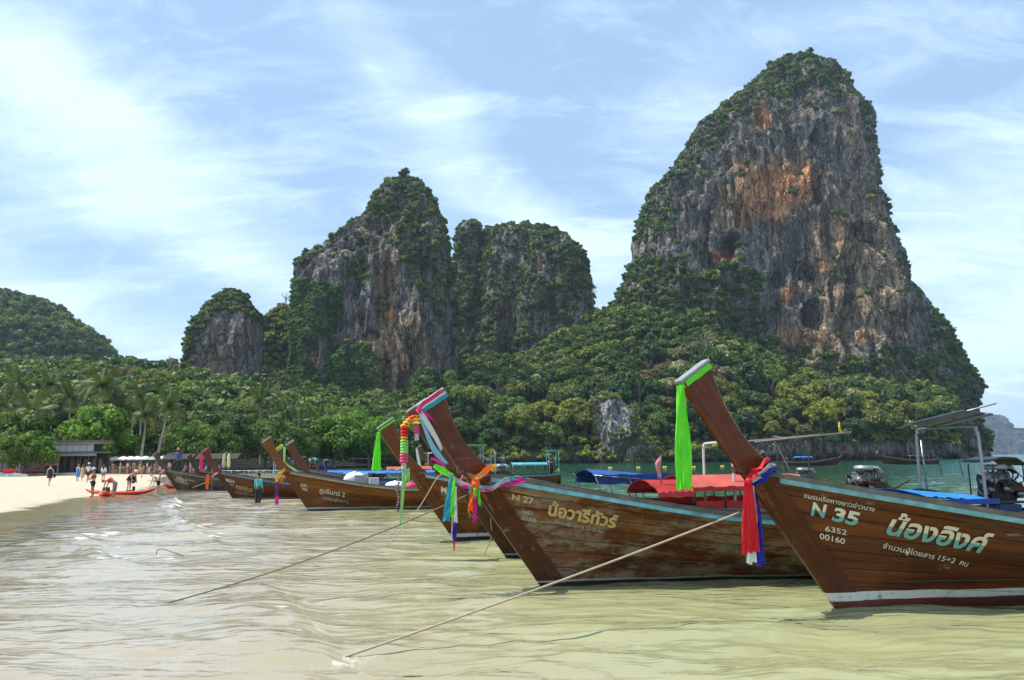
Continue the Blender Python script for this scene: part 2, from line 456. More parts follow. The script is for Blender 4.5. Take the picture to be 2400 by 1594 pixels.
# cloudy water: light comes back from the silt below (not shaded by the ripples), the ripples only mirror
up = t.add('ShaderNodeCombineXYZ', {0: 0.0, 1: 0.0, 2: 1.0}).outputs[0]
body = t.add('ShaderNodeBsdfDiffuse', {'Color': col, 'Normal': t.vmath('NORMALIZE', t.vmath('ADD', t.vmath('SCALE', nrm, scale=.22), up))})
gl = t.add('ShaderNodeBsdfGlossy', {'Color': (1, 1, 1, 1), 'Roughness': .06, 'Normal': nrm})
fr = t.add('ShaderNodeFresnel', {'IOR': 1.34, 'Normal': nrm}).outputs[0]
fr = t.math('MULTIPLY', fr, t.mrange(fmask, 0, 1, 1, .1))
mx = t.add('ShaderNodeMixShader', {0: fr, 1: body.outputs[0], 2: gl.outputs[0]}); t.l.new(mx.outputs[0], o.inputs[0])
tag(mobj('sea_water', me, m), kind='structure', label='shallow sea turning from sandy beige to deep green')
# ------------------------------------------------------------------ limestone
def rock_material(name, bumpk=1.0):
    m, t, o = newmat(name)
    a = t.add('ShaderNodeAttribute', attribute_name='tint').outputs['Color']
    tc = t.add('ShaderNodeTexCoord').outputs['Object']
    st = t.noise(t.mapping(tc, sc=(1, 1, .10)), .34, 7, .68, .25)
    st2 = t.noise(t.mapping(tc, sc=(1, 1, .16)), 1.1, 5, .7)
    pt = t.noise(tc, .13, 6, .62)
    f = t.math('MULTIPLY', t.mrange(st, .34, .66, .38, 1.6), t.mrange(st2, .32, .68, .55, 1.45))
    f = t.math('MULTIPLY', f, t.mrange(pt, .3, .7, .72, 1.3))
    col = t.vmath('SCALE', a, scale=f)
    ht = t.math('ADD', t.math('MULTIPLY', st, 1.6), t.math('ADD', t.math('MULTIPLY', st2, .55), t.math('MULTIPLY', t.noise(tc, .55, 6, .65), .9)))
    wv = t.vmath('ADD', t.mapping(tc, sc=(1, 1, .38)), t.vmath('SCALE', t.noise(tc, .12, 3, .6, 0, 1), scale=5.0))
    vo = t.add('ShaderNodeTexVoronoi', {'Vector': wv, 'Scale': .19}, feature='DISTANCE_TO_EDGE').outputs[0]
    vo2 = t.add('ShaderNodeTexVoronoi', {'Vector': t.vmath('ADD', wv, (7, 3, 1)), 'Scale': .5}, feature='DISTANCE_TO_EDGE').outputs[0]
    crack = t.math('MULTIPLY', t.mrange(vo, .0, .07, .38, 1, True), t.mrange(vo2, 0, .09, .66, 1, True))
    col = t.vmath('SCALE', col, scale=crack)
    ht = t.math('ADD', ht, t.math('MULTIPLY', t.math('ADD', t.math('MINIMUM', vo, .15), t.math('MULTIPLY', t.math('MINIMUM', vo2, .2), .5)), 4.0))
    principled(t, o, col=col, rough=.95, spec=.15, normal=t.bump(ht, bumpk, 2.6))
    return m
M_rock = rock_material('limestone')

def profile_at(pts, z):
    pts = sorted(pts, key=lambda p: p[1]); return np.interp(z, [p[1] for p in pts], [p[0] for p in pts])
def massif(name, L, R, D, zb, nz=200, nf=300, nb=50, thick=.55, sq=.62, amp=(9, 4, 2.2), seed=1, dents=(), front_min=0, tintf=None, parent=None, mat=None, lean=0):
    """closed rock tower. L, R: left/right outline as photo pixels read at distance D"""
    Lw = [(at(px, py, D).x, at(px, py, D).z) for px, py in L]; Rw = [(at(px, py, D).x, at(px, py, D).z) for px, py in R]
    zt = max(p[1] for p in Lw)
    s = np.linspace(0, 1, nz)
    z = zb+(zt-zb)*(1-(1-s)**1.25)
    xl = profile_at(Lw, z); xr = profile_at(Rw, z)
    ph = np.r_[np.linspace(-PI, 0, nf, endpoint=False), np.linspace(0, PI, nb, endpoint=False)]
    c, sn = np.cos(ph), np.sin(ph)
    cx = np.sign(c)*np.abs(c)**sq; sy = np.sign(sn)*np.abs(sn)**sq
    lp, rp = np.array(L, float), np.array(R, float)
    for _ in range(4):       # what the camera sees of a deep tower is wider than its mid-section: fit the outline
        hw = (xr-xl)/2; mx = (xl+xr)/2; dep = np.maximum(hw*thick, front_min)
        q = mx[:, None]+hw[:, None]*cx[None]; w = D+dep[:, None]*sy[None]; zz_ = np.repeat(z[:, None], len(ph), 1)
        ax, ay = proj(np.stack([q.ravel(), w.ravel(), zz_.ravel()], 1)); ax = ax.reshape(q.shape); ay = ay.reshape(q.shape)
        il, ir = ax.argmin(1), ax.argmax(1); rw = np.arange(nz)
        o1, o2 = np.argsort(lp[:, 1]), np.argsort(rp[:, 1])
        tl = np.interp(ay[rw, il], lp[o1, 1], lp[o1, 0]); tr = np.interp(ay[rw, ir], rp[o2, 1], rp[o2, 0])
        xl = xl+(tl-ax[rw, il])*D/FPX*.8; xr = np.maximum(xr+(tr-ax[rw, ir])*D/FPX*.8, xl+.5)
    hw = (xr-xl)/2; mx = (xl+xr)/2
    dep = np.maximum(hw*thick, front_min*np.minimum(1, hw/(hw.max()*.35)))
    X = mx[:, None]+hw[:, None]*cx[None]; Y = D+dep[:, None]*sy[None] + lean*(z[:, None]-zb)*1.0
    Z = np.repeat(z[:, None], len(ph), 1)
    nx, ny = cx[None]*np.ones_like(X), sy[None]*np.ones_like(X)
    ln = np.hypot(nx, ny)+1e-9; nx, ny = nx/ln, ny/ln
    A, B, Cc = amp
    k = min(1.0, 1.0)
    fade = smooth(0, .10, 1-s)[:, None]*.85+.15
    big = pn(X/55, Y/55, Z/70, seed)*A + pn(X/24, Y/24, Z/38, seed+1)*A*.45
    rib = fbm(X/13, Y/13, Z/60, 3, seed+2, ridge=True)*B
    # overhanging steps: flutes that end in tips at different heights
    blk = fbm(X/16, Y/16, Z/20, 4, seed+5)*B*1.3
    cell = pn(X/5.5, Y/5.5, Z/22, seed+8); flu = (1-2*np.abs(cell))*Cc
    fine = fbm(X/2.6, Y/2.6, Z/6, 3, seed+9)*Cc*.55
    disp = (big+rib+blk+flu+fine)*fade*(1-.72*np.abs(nx)**5) - .3*A*(1-np.abs(nx)**5) - .12*A
    P = np.stack([X.ravel(), Y.ravel(), Z.ravel()], 1); ppx, ppy = proj(P)
    ppx = ppx.reshape(X.shape); ppy = ppy.reshape(X.shape)
    front = sn[None] < .15
    wob = 5*pn(X/6, Y/6, Z/9, seed+30)
    for (dx, dy, rx, ry, dd, rot) in dents:
        ca, sa = math.cos(rot), math.sin(rot)
        u = ((ppx-dx)*ca+(ppy-dy)*sa)/rx + wob*.05; v = (-(ppx-dx)*sa+(ppy-dy)*ca)/ry + wob*.04
        disp -= np.where(front, dd*smooth(1.15, .55, np.hypot(u, v)), 0)
    X = X+nx*disp; Y = Y+ny*disp
    Z = Z + fade*(fbm(X/9, Y/9, Z/9, 3, seed+12)*1.6)
    V = np.stack([X.ravel(), Y.ravel(), Z.ravel()], 1); n, mm = X.shape
    i = np.arange(n-1)[:, None]*mm; j = np.arange(mm)[None]
    a_ = (i+j).ravel(); b_ = (i+(j+1) % mm).ravel(); F = np.stack([a_, b_, b_+mm, a_+mm], 1)
    me = mesh_np(name, V, F)
    px, py = proj(V)
    col = tintf(px, py, V, seed) if tintf else np.full((len(V), 3), .2)
    set_attr(me, 'tint', col)
    o = mobj(name, me, mat or M_rock, parent)
    nrm = np.empty(len(V)*3, np.float32); me.vertices.foreach_get('normal', nrm)
    return o, V, nrm.reshape(-1, 3), px, py, (n, mm, nf)

GREY = np.array([.130, .113, .095]); TAN = np.array([.235, .160, .100]); ORG = np.array([.38, .165, .070]); BLK = np.array([.030, .032, .034]); PALE = np.array([.165, .160, .150]); MOSS = np.array([.035, .055, .02])
def blobs(px, py, L):
    s = np.zeros(px.shape)
    for (x, y, rx, ry, k) in L: s = np.maximum(s, k*np.exp(-(((px-x)/rx)**2+((py-y)/ry)**2)))
    return s
def rock_tint(orange=(), tan=(), pale=(), black=()):
    def f(px, py, V, seed):
        x, y, z = V.T
        n1 = fbm(x/9, y/9, z/16, 5, seed+40); n2 = fbm(x/3.2, y/3.2, z/26, 4, seed+50); n3 = fbm(x/30, y/30, z/30, 3, seed+60)
        c = np.repeat(GREY[None], len(x), 0)
        c = lerp(c, PALE, smooth(.0, .5, n3+.35*n2)*.55)
        c = lerp(c, TAN, smooth(.3, .75, blobs(px, py, tan)+.45*n1+.2*n2)*.85)
        c = lerp(c, PALE, smooth(.35, .8, blobs(px, py, pale)+.5*n2)*.7)
        c = lerp(c, ORG, smooth(.33, .8, blobs(px, py, orange)+.55*n1+.2*n2)*.9)
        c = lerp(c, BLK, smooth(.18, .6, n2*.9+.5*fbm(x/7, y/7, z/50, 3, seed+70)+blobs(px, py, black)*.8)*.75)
        return np.clip(c*1.8, .01, 1)
    return f

def scatter_points(V, N, px, py, dens, spacing, seed, maxn=4000):
    """random vertices kept apart by spacing, picked with probability dens"""
    r = np.random.RandomState(seed); idx = np.where(r.rand(len(V)) < dens)[0]; r.shuffle(idx)
    grid_ = {}; out = []
    for i in idx:
        p = V[i]; k = (int(p[0]//spacing), int(p[1]//spacing), int(p[2]//spacing))
        ok = True
        for a in (-1, 0, 1):
            for b in (-1, 0, 1):
                for c_ in (-1, 0, 1):
                    for q in grid_.get((k[0]+a, k[1]+b, k[2]+c_), ()):
                        if (q[0]-p[0])**2+(q[1]-p[1])**2+(q[2]-p[2])**2 < spacing*spacing: ok = False; break
                    if not ok: break
                if not ok: break
            if not ok: break
        if ok:
            grid_.setdefault(k, []).append(p); out.append(i)
            if len(out) >= maxn: break
    return np.array(out, int)

K_ = 2400/2361.
d2s = lambda L: [(x*K_, y*K_) for x, y in L]
bush_jobs = []     # (name, positions, scales, normals) filled here, planted once the bushes exist

# ---- the great tower
L = d2s([(1862, 119), (1830, 128), (1790, 150), (1745, 190), (1700, 235), (1640, 285), (1600, 330), (1560, 395), (1525, 440), (1490, 475), (1475, 520), (1462, 600), (1440, 660), (1400, 760), (1340, 1060)])
R = d2s([(1866, 119), (1890, 128), (1920, 160), (1960, 195), (1985, 235), (2003, 280), (2020, 380), (2045, 490), (2065, 560), (2088, 640), (2120, 700), (2150, 800), (2190, 900), (2200, 1060)])
dents = [(1700, 580, 38, 20, 11, -.9), (1670, 615, 22, 18, 8, 0), (1908, 735, 26, 34, 17, 0), (2020, 545, 30, 26, 9, 0), (1912, 440, 14, 60, 6, 0), (1915, 320, 22, 22, 5, 0), (1990, 660, 20, 75, 7, .1),
         (1990, 745, 20, 55, 8, 0), (1825, 660, 18, 16, 6, 0), (1890, 640, 40, 26, 5, .2), (1730, 500, 9, 36, 5, .1), (1660, 530, 9, 40, 5, 0), (2045, 440, 22, 18, 5, 0), (1950, 690, 9, 40, 7, 0), (2040, 700, 14, 22, 5, .3),
         (1775, 300, 12, 26, 3, 0), (1850, 350, 10, 30, 4, 0), (2085, 760, 10, 34, 4, 0)]
tf = rock_tint(orange=[(1835, 430, 95, 60, 1.15), (1800, 480, 80, 80, .8), (1785, 272, 30, 48, .95), (1700, 420, 30, 70, .45), (1960, 560, 40, 60, .4), (1750, 470, 34, 80, .75), (1930, 620, 60, 40, .35), (1990, 800, 120, 30, .4), (1885, 410, 34, 26, .8), (1690, 600, 34, 22, .95), (1845, 690, 20, 24, 1), (1855, 790, 60, 20, .75), (1920, 245, 14, 22, .5), (1740, 400, 30, 70, .5), (1815, 560, 24, 20, .6), (1690, 470, 22, 50, .45)],
               tan=[(1820, 430, 150, 130, .75), (1990, 620, 130, 260, .9), (2060, 700, 90, 150, .85), (1900, 800, 150, 70, .85), (1720, 500, 90, 130, .6), (2000, 300, 30, 120, .7), (1880, 250, 60, 60, .4)],
               pale=[(1900, 290, 60, 60, .5), (2010, 330, 30, 90, .4), (1880, 560, 70, 60, .4), (1600, 560, 80, 90, .35)],
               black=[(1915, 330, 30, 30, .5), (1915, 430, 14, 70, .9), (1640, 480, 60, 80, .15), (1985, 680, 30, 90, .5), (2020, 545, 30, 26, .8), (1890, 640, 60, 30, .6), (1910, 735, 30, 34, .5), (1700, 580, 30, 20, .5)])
tower, V, N, px, py, sh = massif('cliff', L, R, 435, -6, 430, 520, 60, .55, .66, (9, 5.2, 3.3), 3, dents, 0, tf)
tag(tower, 'tallest limestone tower with orange stains and a green top', kind='structure')
capm = inpoly(px, py, d2s([(1700, 60), (2010, 60), (2000, 215), (1950, 235), (1860, 195), (1800, 230), (1770, 215), (1735, 262), (1700, 270), (1660, 325), (1620, 345), (1600, 405), (1560, 440), (1540, 480), (1500, 500), (1490, 560), (1400, 560), (1400, 430)]))
edge_r = inpoly(px, py, d2s([(1960, 180), (2010, 260), (2030, 400), (2060, 480), (2085, 600), (2130, 690), (2200, 760), (2300, 1000), (2180, 1000), (2150, 800), (2118, 715), (2085, 650), (2060, 560), (2030, 450), (2000, 300), (1975, 230)]))
low = inpoly(px, py, d2s([(1430, 640), (1480, 590), (1560, 600), (1620, 640), (1700, 600), (1760, 640), (1740, 700), (1770, 760), (1840, 800), (1990, 830), (2060, 790), (2140, 830), (2200, 900), (2200, 1100), (1400, 1100)]))
dn = np.where(capm, 1., 0.); dn = np.maximum(dn, np.where(edge_r, .5, 0)); dn = np.maximum(dn, np.where(low, .8, 0))
n_ = fbm(V[:, 0]/7, V[:, 1]/7, V[:, 2]/7, 3, 5)
dn = np.maximum(dn, np.where(N[:, 2] > .45, .5, 0)*(n_ > .1)); dn = np.where(inpoly(px, py, d2s([(1500, 480), (1560, 480), (1550, 540), (1505, 550)])), .8, dn)
idx = scatter_points(V, N, px, py, dn*.28, 2.3, 1, 6000)
bush_jobs.append(('cliff_vegetation', 'bushes clinging to the top and ledges of the tallest tower', V[idx], N[idx], (.7, 3.2), 'dark'))
idx = scatter_points(V, N, px, py, np.where(low & (sh[2] > 0), .5, 0), 4.0, 31, 900)
bush_jobs.append(('cliff_vegetation', 'thicker trees climbing the foot of the tallest tower', V[idx], N[idx], (2.0, 4.6), 'dark'))

# ---- shaded shoulder behind the tower, dropping into the sea on the right
L = d2s([(2135, 700), (2100, 760), (2080, 900), (2060, 1062)]); R = d2s([(2140, 700), (2160, 730), (2185, 765), (2205, 800), (2235, 850), (2254, 868), (2256, 900), (2250, 940), (2262, 1000), (2276, 1062)])
o_, V, N, px, py, sh = massif('cliff', L, R, 470, -6, 160, 170, 50, .8, .7, (5, 3, 2), 13, [(2215, 1030, 30, 14, 9, 0)], 0, rock_tint(tan=[(2200, 1020, 60, 20, .3)]))
tag(o_, 'dark overgrown shoulder dropping to the sea right of the tallest tower', kind='structure')
dn = np.where(py < 950, 1, .12)
idx = scatter_points(V, N, px, py, dn*.3, 2.8, 2, 3000)
bush_jobs.append(('cliff_vegetation', 'dark bushes over the shoulder right of the tallest tower', V[idx], N[idx], (1.8, 3.8), 'dark'))

# ---- the pointed middle peak
L = d2s([(925, 402), (900, 410), (882, 430), (862, 455), (848, 490), (810, 510), (770, 545), (730, 575), (690, 600), (680, 620), (674, 660), (668, 760), (664, 860), (660, 1000)])
R = d2s([(929, 402), (945, 410), (965, 428), (990, 470), (1012, 510), (1028, 560), (1040, 620), (1047, 690), (1050, 800), (1050, 1000)])
dents = [(735, 835, 14, 46, 4, 0), (880, 700, 12, 90, 3, 0), (870, 790, 26, 14, 4, 0), (1065, 800, 20, 160, 8, 0), (1000, 650, 10, 60, 4, 0), (830, 640, 30, 60, 4, 0), (780, 740, 40, 40, 3, 0), (960, 850, 10, 50, 3, 0)]
tf = rock_tint(orange=[(910, 720, 16, 50, .85), (925, 800, 22, 70, .35), (890, 660, 14, 40, .45), (738, 850, 14, 34, .5)], tan=[(935, 850, 80, 130, 1.3), (905, 700, 30, 140, 1.1), (870, 590, 20, 80, .55), (800, 560, 40, 30, .3), (738, 850, 18, 40, .8)],
               pale=[(900, 560, 30, 130, .45), (960, 890, 70, 60, .4)], black=[(1000, 600, 50, 130, .45), (800, 700, 60, 80, .35), (1000, 780, 20, 60, .4)])
o_, V, N, px, py, sh = massif('cliff', L, R, 360, -4, 330, 360, 50, .62, .74, (8, 5, 3.0), 23, dents, 0, tf)
# a buttress of rock in front of the ridge line
tag(o_, 'pointed middle peak with a bare tan wall and ivy on its left side', kind='structure')
top = inpoly(px, py, d2s([(840, 380), (1000, 380), (1060, 600), (1060, 760), (1030, 720), (990, 720), (930, 600), (915, 520), (880, 500), (850, 520), (800, 530), (760, 570), (700, 605), (660, 620), (700, 560), (800, 490)]))
ivy = inpoly(px, py, d2s([(640, 650), (700, 640), (780, 660), (790, 700), (770, 760), (770, 830), (800, 780), (850, 800), (880, 830), (892, 900), (892, 960), (640, 960)])) & ~inpoly(px, py, d2s([(715, 790), (745, 790), (750, 870), (722, 870)]))
patch = inpoly(px, py, d2s([(790, 580), (850, 590), (850, 640), (800, 650)])) | inpoly(px, py, d2s([(865, 680), (900, 680), (895, 730), (870, 730)]))
right = inpoly(px, py, d2s([(1000, 680), (1060, 700), (1060, 1000), (1050, 860), (1030, 780)]))
n_ = fbm(V[:, 0]/8, V[:, 1]/8, V[:, 2]/10, 3, 9)
dn = np.where(top, smooth(-.35, .1, n_), 0); dn = np.maximum(dn, np.where(patch | right, .6, 0)); dn = np.maximum(dn, np.where((N[:, 2] > .5) & (n_ > .15), .4, 0))
idx = scatter_points(V, N, px, py, dn*.3, 2.3, 3, 4000)
bush_jobs.append(('cliff_vegetation', 'bushes over the top and right flank of the pointed middle peak', V[idx], N[idx], (.8, 3.4), 'dark'))
dn = np.where(ivy & (n_ > -.42), 1, 0)
idx = scatter_points(V, N, px, py, dn*.5, 1.5, 4, 6000)
bush_jobs.append(('ivy', 'curtain of green creeper on the left wall of the pointed middle peak', V[idx], N[idx], (1.0, 2.0), 'ivy'))

# ---- three-headed massif between the peaks
mass = []
specs = [([(1085, 507), (1070, 515), (1060, 540), (1058, 600), (1052, 660), (1048, 760), (1046, 1000)], [(1095, 507), (1110, 520), (1118, 560), (1125, 620), (1140, 700), (1150, 800), (1160, 1000)], 470, 33),
         ([(1160, 514), (1150, 522), (1140, 560), (1128, 620), (1120, 700), (1110, 800), (1100, 1000)], [(1172, 514), (1190, 525), (1215, 545), (1228, 570), (1240, 640), (1250, 760), (1260, 1000)], 455, 34),
         ([(1278, 534), (1245, 545), (1222, 570), (1212, 620), (1200, 700), (1190, 800), (1180, 1000)], [(1284, 534), (1310, 545), (1335, 570), (1350, 585), (1358, 630), (1368, 690), (1372, 760), (1376, 1000)], 440, 35)]
labs = ['left head of the overgrown middle massif', 'centre head of the overgrown middle massif', 'broad right head of the overgrown middle massif']
specs.append(([(1115, 540), (1085, 560), (1064, 600), (1056, 700), (1050, 800), (1046, 1000)], [(1290, 540), (1315, 560), (1350, 610), (1364, 700), (1370, 800), (1376, 1000)], 495, 36)); labs.append('lower wall joining the heads of the overgrown middle massif')
for (L, R, D, sd), lab in zip(specs, labs):
    dents = [(1185, 740, 18, 40, 5, 0), (1335, 800, 8, 60, 5, 0), (1130, 640, 14, 120, 6, 0)]
    tf = rock_tint(orange=[(1182, 735, 10, 40, .6), (1345, 740, 6, 60, .3)], tan=[(1180, 730, 26, 60, .75), (1262, 610, 14, 30, .8), (1340, 730, 12, 80, .6), (1220, 830, 30, 30, .6)], black=[(1170, 570, 40, 50, .15)])
    o_, V, N, px, py, sh = massif('cliff', d2s(L), d2s(R), D, -4, 190, 160, 40, .9, .75, (5, 3.4, 1.8), sd, dents, 0, tf)
    tag(o_, lab, kind='structure'); mass.append(o_)
    bare = inpoly(px, py, d2s([(1085, 530), (1118, 530), (1122, 590), (1090, 600)])) | inpoly(px, py, d2s([(1140, 540), (1200, 540), (1210, 620), (1145, 620)])) | inpoly(px, py, d2s([(1150, 690), (1210, 690), (1205, 780), (1160, 770)])) | inpoly(px, py, d2s([(1235, 580), (1262, 580), (1262, 640), (1240, 640)])) | inpoly(px, py, d2s([(1330, 690), (1352, 690), (1345, 820), (1325, 820)])) | inpoly(px, py, d2s([(1195, 800), (1260, 800), (1260, 860), (1200, 860)]))
    n_ = fbm(V[:, 0]/7, V[:, 1]/7, V[:, 2]/9, 3, 19)
    dn = np.where(bare, .03, smooth(-.4, -.05, n_))
    idx = scatter_points(V, N, px, py, dn*.5, 2.5, sd, 3000)
    bush_jobs.append(('cliff_vegetation', 'bushes covering the '+lab, V[idx], N[idx], (.9, 3.9), 'dark'))

# ---- small square tower over the palms
L = d2s([(525, 664), (500, 676), (480, 700), (462, 740), (445, 775), (438, 800), (440, 860), (445, 1000)]); R = d2s([(540, 664), (560, 676), (580, 700), (598, 730), (606, 760), (604, 820), (600, 900), (604, 1000)])
tf = rock_tint(tan=[(510, 850, 60, 70, .6), (560, 750, 20, 70, .5)], pale=[(530, 780, 60, 60, .35)], orange=[(575, 840, 8, 30, .4)])
o_, V, N, px, py, sh = massif('cliff', L, R, 330, -2, 200, 220, 40, .7, .7, (5, 2.6, 1.8), 43, [], 0, tf)
tag(o_, 'small square rock tower with a bushy top above the palms', kind='structure')
top = inpoly(px, py, d2s([(400, 640), (640, 640), (640, 800), (610, 760), (590, 740), (560, 720), (500, 715), (480, 740), (450, 800), (440, 880), (400, 900)]))
dn = np.where(top, 1, 0)*1.; idx = scatter_points(V, N, px, py, dn*.4, 2.0, 5, 1500)
bush_jobs.append(('cliff_vegetation', 'bushes on the head of the small square rock tower', V[idx], N[idx], (1.3, 2.8), 'dark'))

# ---- wooded hill on the far left
L = d2s([(0, 672), (-60, 690), (-200, 760), (-300, 1000)]); R = d2s([(20, 672), (60, 688), (110, 706), (150, 735), (170, 752), (205, 766), (235, 795), (262, 825), (262, 900), (268, 1000)])
o_, V, N, px, py, sh = massif('hill', L, R, 540, -2, 130, 200, 40, .7, .85, (9, 5, 2), 53, [], 0, lambda px, py, V, s: np.full((len(V), 3), .05))
tag(o_, 'wooded hill at the far left', kind='structure')
idx = scatter_points(V[px > -60], N[px > -60], px[px > -60], py[px > -60], np.ones((px > -60).sum())*.8, 4.2, 6, 4000); VV, NN = V[px > -60], N[px > -60]
bush_jobs.append(('hill_forest', 'dense dark forest over the hill at the far left', VV[idx], NN[idx], (3.2, 5.6), 'dark'))

# ---- wooded saddle between small tower and middle peak
L = d2s([(640, 700), (610, 730), (580, 780), (560, 860), (540, 1000)]); R = d2s([(650, 700), (668, 716), (690, 740), (710, 800), (720, 1000)])
o_, V, N, px, py, sh = massif('hill', L, R, 400, -2, 90, 90, 30, .8, .85, (6, 3, 1), 63, [], 0, lambda px, py, V, s: np.full((len(V), 3), .06))
tag(o_, 'wooded saddle between the small tower and the middle peak', kind='structure')
idx = scatter_points(V, N, px, py, np.ones(len(V))*.8, 2.8, 7, 2000)
bush_jobs.append(('hill_forest', 'olive scrub on the saddle left of the middle peak', V[idx], N[idx], (2.0, 3.8), 'olive'))

# ---- far headland across the bay, blue with distance
L = [(2290, 985), (2270, 1010), (2230, 1064)]; R = [(2300, 980), (2340, 975), (2372, 988), (2395, 1004), (2460, 1010), (2520, 1030), (2560, 1064)]
L = [(2320, 972), (2290, 980), (2240, 1064)]; R = [(2345, 972), (2362, 985), (2378, 1002), (2420, 1006), (2500, 1020), (2600, 1064)]
o_, V, N, px, py, sh = massif('headland', L, R, 3200, -3, 90, 240, 30, .5, .8, (22, 12, 6), 73, [], 0, lambda px, py, V, s: np.full((len(V), 3), .11)*(1+.8*fbm(V[:, 0]/60, V[:, 1]/60, V[:, 2]/150, 4, 3))[:, None])
tag(o_, 'far headland across the bay fading to blue', kind='structure')
L = [(2420, 1004), (2392, 1010), (2372, 1020), (2350, 1064)]; R = [(2440, 1004), (2520, 1015), (2620, 1064)]
o_, V, N, px, py, sh = massif('headland', L, R, 4300, -3, 60, 160, 30, .5, .8, (22, 12, 6), 77, [], 0, lambda px, py, V, s: np.full((len(V), 3), .09))
tag(o_, 'lower far headland at the right edge, palest blue', kind='structure')

# ---- grey boulder standing out of the slope
L = [(1405, 920), (1388, 945), (1385, 980), (1402, 1020), (1420, 1085)]; R = [(1415, 920), (1440, 928), (1462, 950), (1495, 985), (1520, 1015), (1545, 1050), (1560, 1085)]
o_, V, N, px, py, sh = massif('rock_outcrop', L, R, 302, -2, 150, 200, 40, .6, .95, (5, 4.2, 2.0), 83, [(1480, 1030, 14, 14, 4, 0), (1440, 960, 10, 30, 2, 0), (1465, 1045, 8, 22, 4, 0)], 0, lambda *a: 1.5*rock_tint(pale=[(1440, 960, 90, 90, 2)])(*a))
tag(o_, 'pale grey boulder standing out of the green slope', kind='structure')
dn = np.where((py > 1000) & (N[:, 2] > .2), .5, 0)+np.where((px > 1480) & (N[:, 2] > .3), .3, 0)+np.where((py < 935) | (px < 1400), .5, 0); idx = scatter_points(V, N, px, py, dn*.5, 1.7, 8, 300)
bush_jobs.append(('cliff_vegetation', 'small bushes rooted in the pale grey boulder', V[idx], N[idx], (.9, 1.8), 'olive'))

# ------------------------------------------------------------------ wooded slopes
COLS = {-260: [(110, .5), (140, 1.5), (200, 985), (280, 950), (400, 900)], -100: [(105, .6), (135, 1.5), (180, 980), (260, 935), (400, 870)], 0: [(102, .6), (132, 1.5), (180, 975), (260, 925), (400, 865)],
        300: [(122, .6), (150, 2), (200, 972), (280, 905), (350, 880)], 430: [(135, .6), (165, 2), (220, 970), (290, 915), (350, 890)],
        650: [(158, .6), (190, 3), (250, 985), (310, 950), (360, 900)], 900: [(205, .5), (235, 3), (280, 1000), (318, 965), (360, 950)],
        1000: [(262, .3), (272, 6), (295, 1000), (320, 955), (370, 915)], 1100: [(275, -1.5), (277, 2), (310, 1000), (345, 930), (400, 860)],
        1250: [(286, -1.5), (288, 2), (320, 990), (360, 900), (420, 835)], 1400: [(290, -1.5), (292, 2), (330, 950), (380, 820), (425, 745)],
        1480: [(290, -1.5), (292, 4), (330, 930), (380, 770), (420, 720)], 1650: [(292, -1.5), (294, 4), (330, 910), (370, 780), (410, 700)],
        1780: [(296, -1.5), (298, 7), (335, 940), (370, 850), (405, 800)], 1870: [(301, -1.5), (303, 8), (340, 960), (370, 890), (405, 850)],
        2030: [(309, -1.5), (311, 8), (345, 960), (375, 905), (405, 875)], 2180: [(317, -1.5), (319, 8), (350, 970), (375, 930), (405, 900)],
        2240: [(330, -1.5), (332, 8), (355, 985), (375, 960), (410, 940)]}
kx = sorted(COLS); NP = 150
cols = []
for k in kx:
    P = [(Y, (at(k, v, Y).z if v > 100 else v)) for Y, v in COLS[k]]; cols.append(interp_path(P, NP))
cols = np.array(cols)                                   # (nk, NP, 2)
pxs = np.linspace(-260, 2240, 620)
YY = np.stack([[np.interp(pxs, kx, cols[:, j, 0])] for j in range(NP)])[:, 0]; ZZ = np.stack([[np.interp(pxs, kx, cols[:, j, 1])] for j in range(NP)])[:, 0]
XX = (pxs[None]-1200)/FPX*YY*math.cos(PITCH)
XX = XX + 0*YY
steep = (np.arange(NP) < 14)[:, None]*(pxs[None] > 1040)
dd = fbm(XX/12, YY/12, ZZ/12, 4, 91)
ZZ2 = ZZ + dd*3.0*smooth(2, 14, ZZ) + steep*smooth(0, 8, ZZ)*3.0*fbm(XX/9, 0*XX, 0, 3, 96); YY2 = YY - dd*3.5*smooth(-3, 3, ZZ) + steep*(2.6*(1-2*np.abs(pn(XX/5.5, ZZ/22, 0, 92))) + 5*pn(XX/26, .3, 0, 94) + 1.5*fbm(XX/2, ZZ/4, 0, 3, 93) + 2.0*smooth(3.2, .4, ZZ))
# undercut notch at the waterline
VS = np.stack([XX.ravel(), YY2.ravel(), ZZ2.ravel()], 1); n, mm = XX.shape
i = (np.arange(n-1)[:, None]*mm+np.arange(mm-1)[None]).ravel()
me = mesh_np('hillside', VS, np.stack([i, i+1, i+mm+1, i+mm], 1))
spx, spy = proj(VS)
rk = rock_tint(tan=[(2000, 1050, 200, 20, .5)], pale=[(1900, 1040, 200, 30, .3)])(spx, spy, VS, 95)
soil = np.array([.035, .038, .02])
wet_ = smooth(2.6, .5, VS[:, 2])[:, None]*(spx > 1040)[:, None]
rk = rk*(1-.8*wet_)
c = rk*(steep.ravel()[:, None]) + soil[None]*(1-steep.ravel()[:, None])
set_attr(me, 'tint', c)
tag(mobj('hillside', me, M_rock), kind='structure', label='steep wooded ground below the cliffs with a rocky foot at the sea')
nrm = np.empty(len(VS)*3, np.float32); me.vertices.foreach_get('normal', nrm); NS = nrm.reshape(-1, 3)
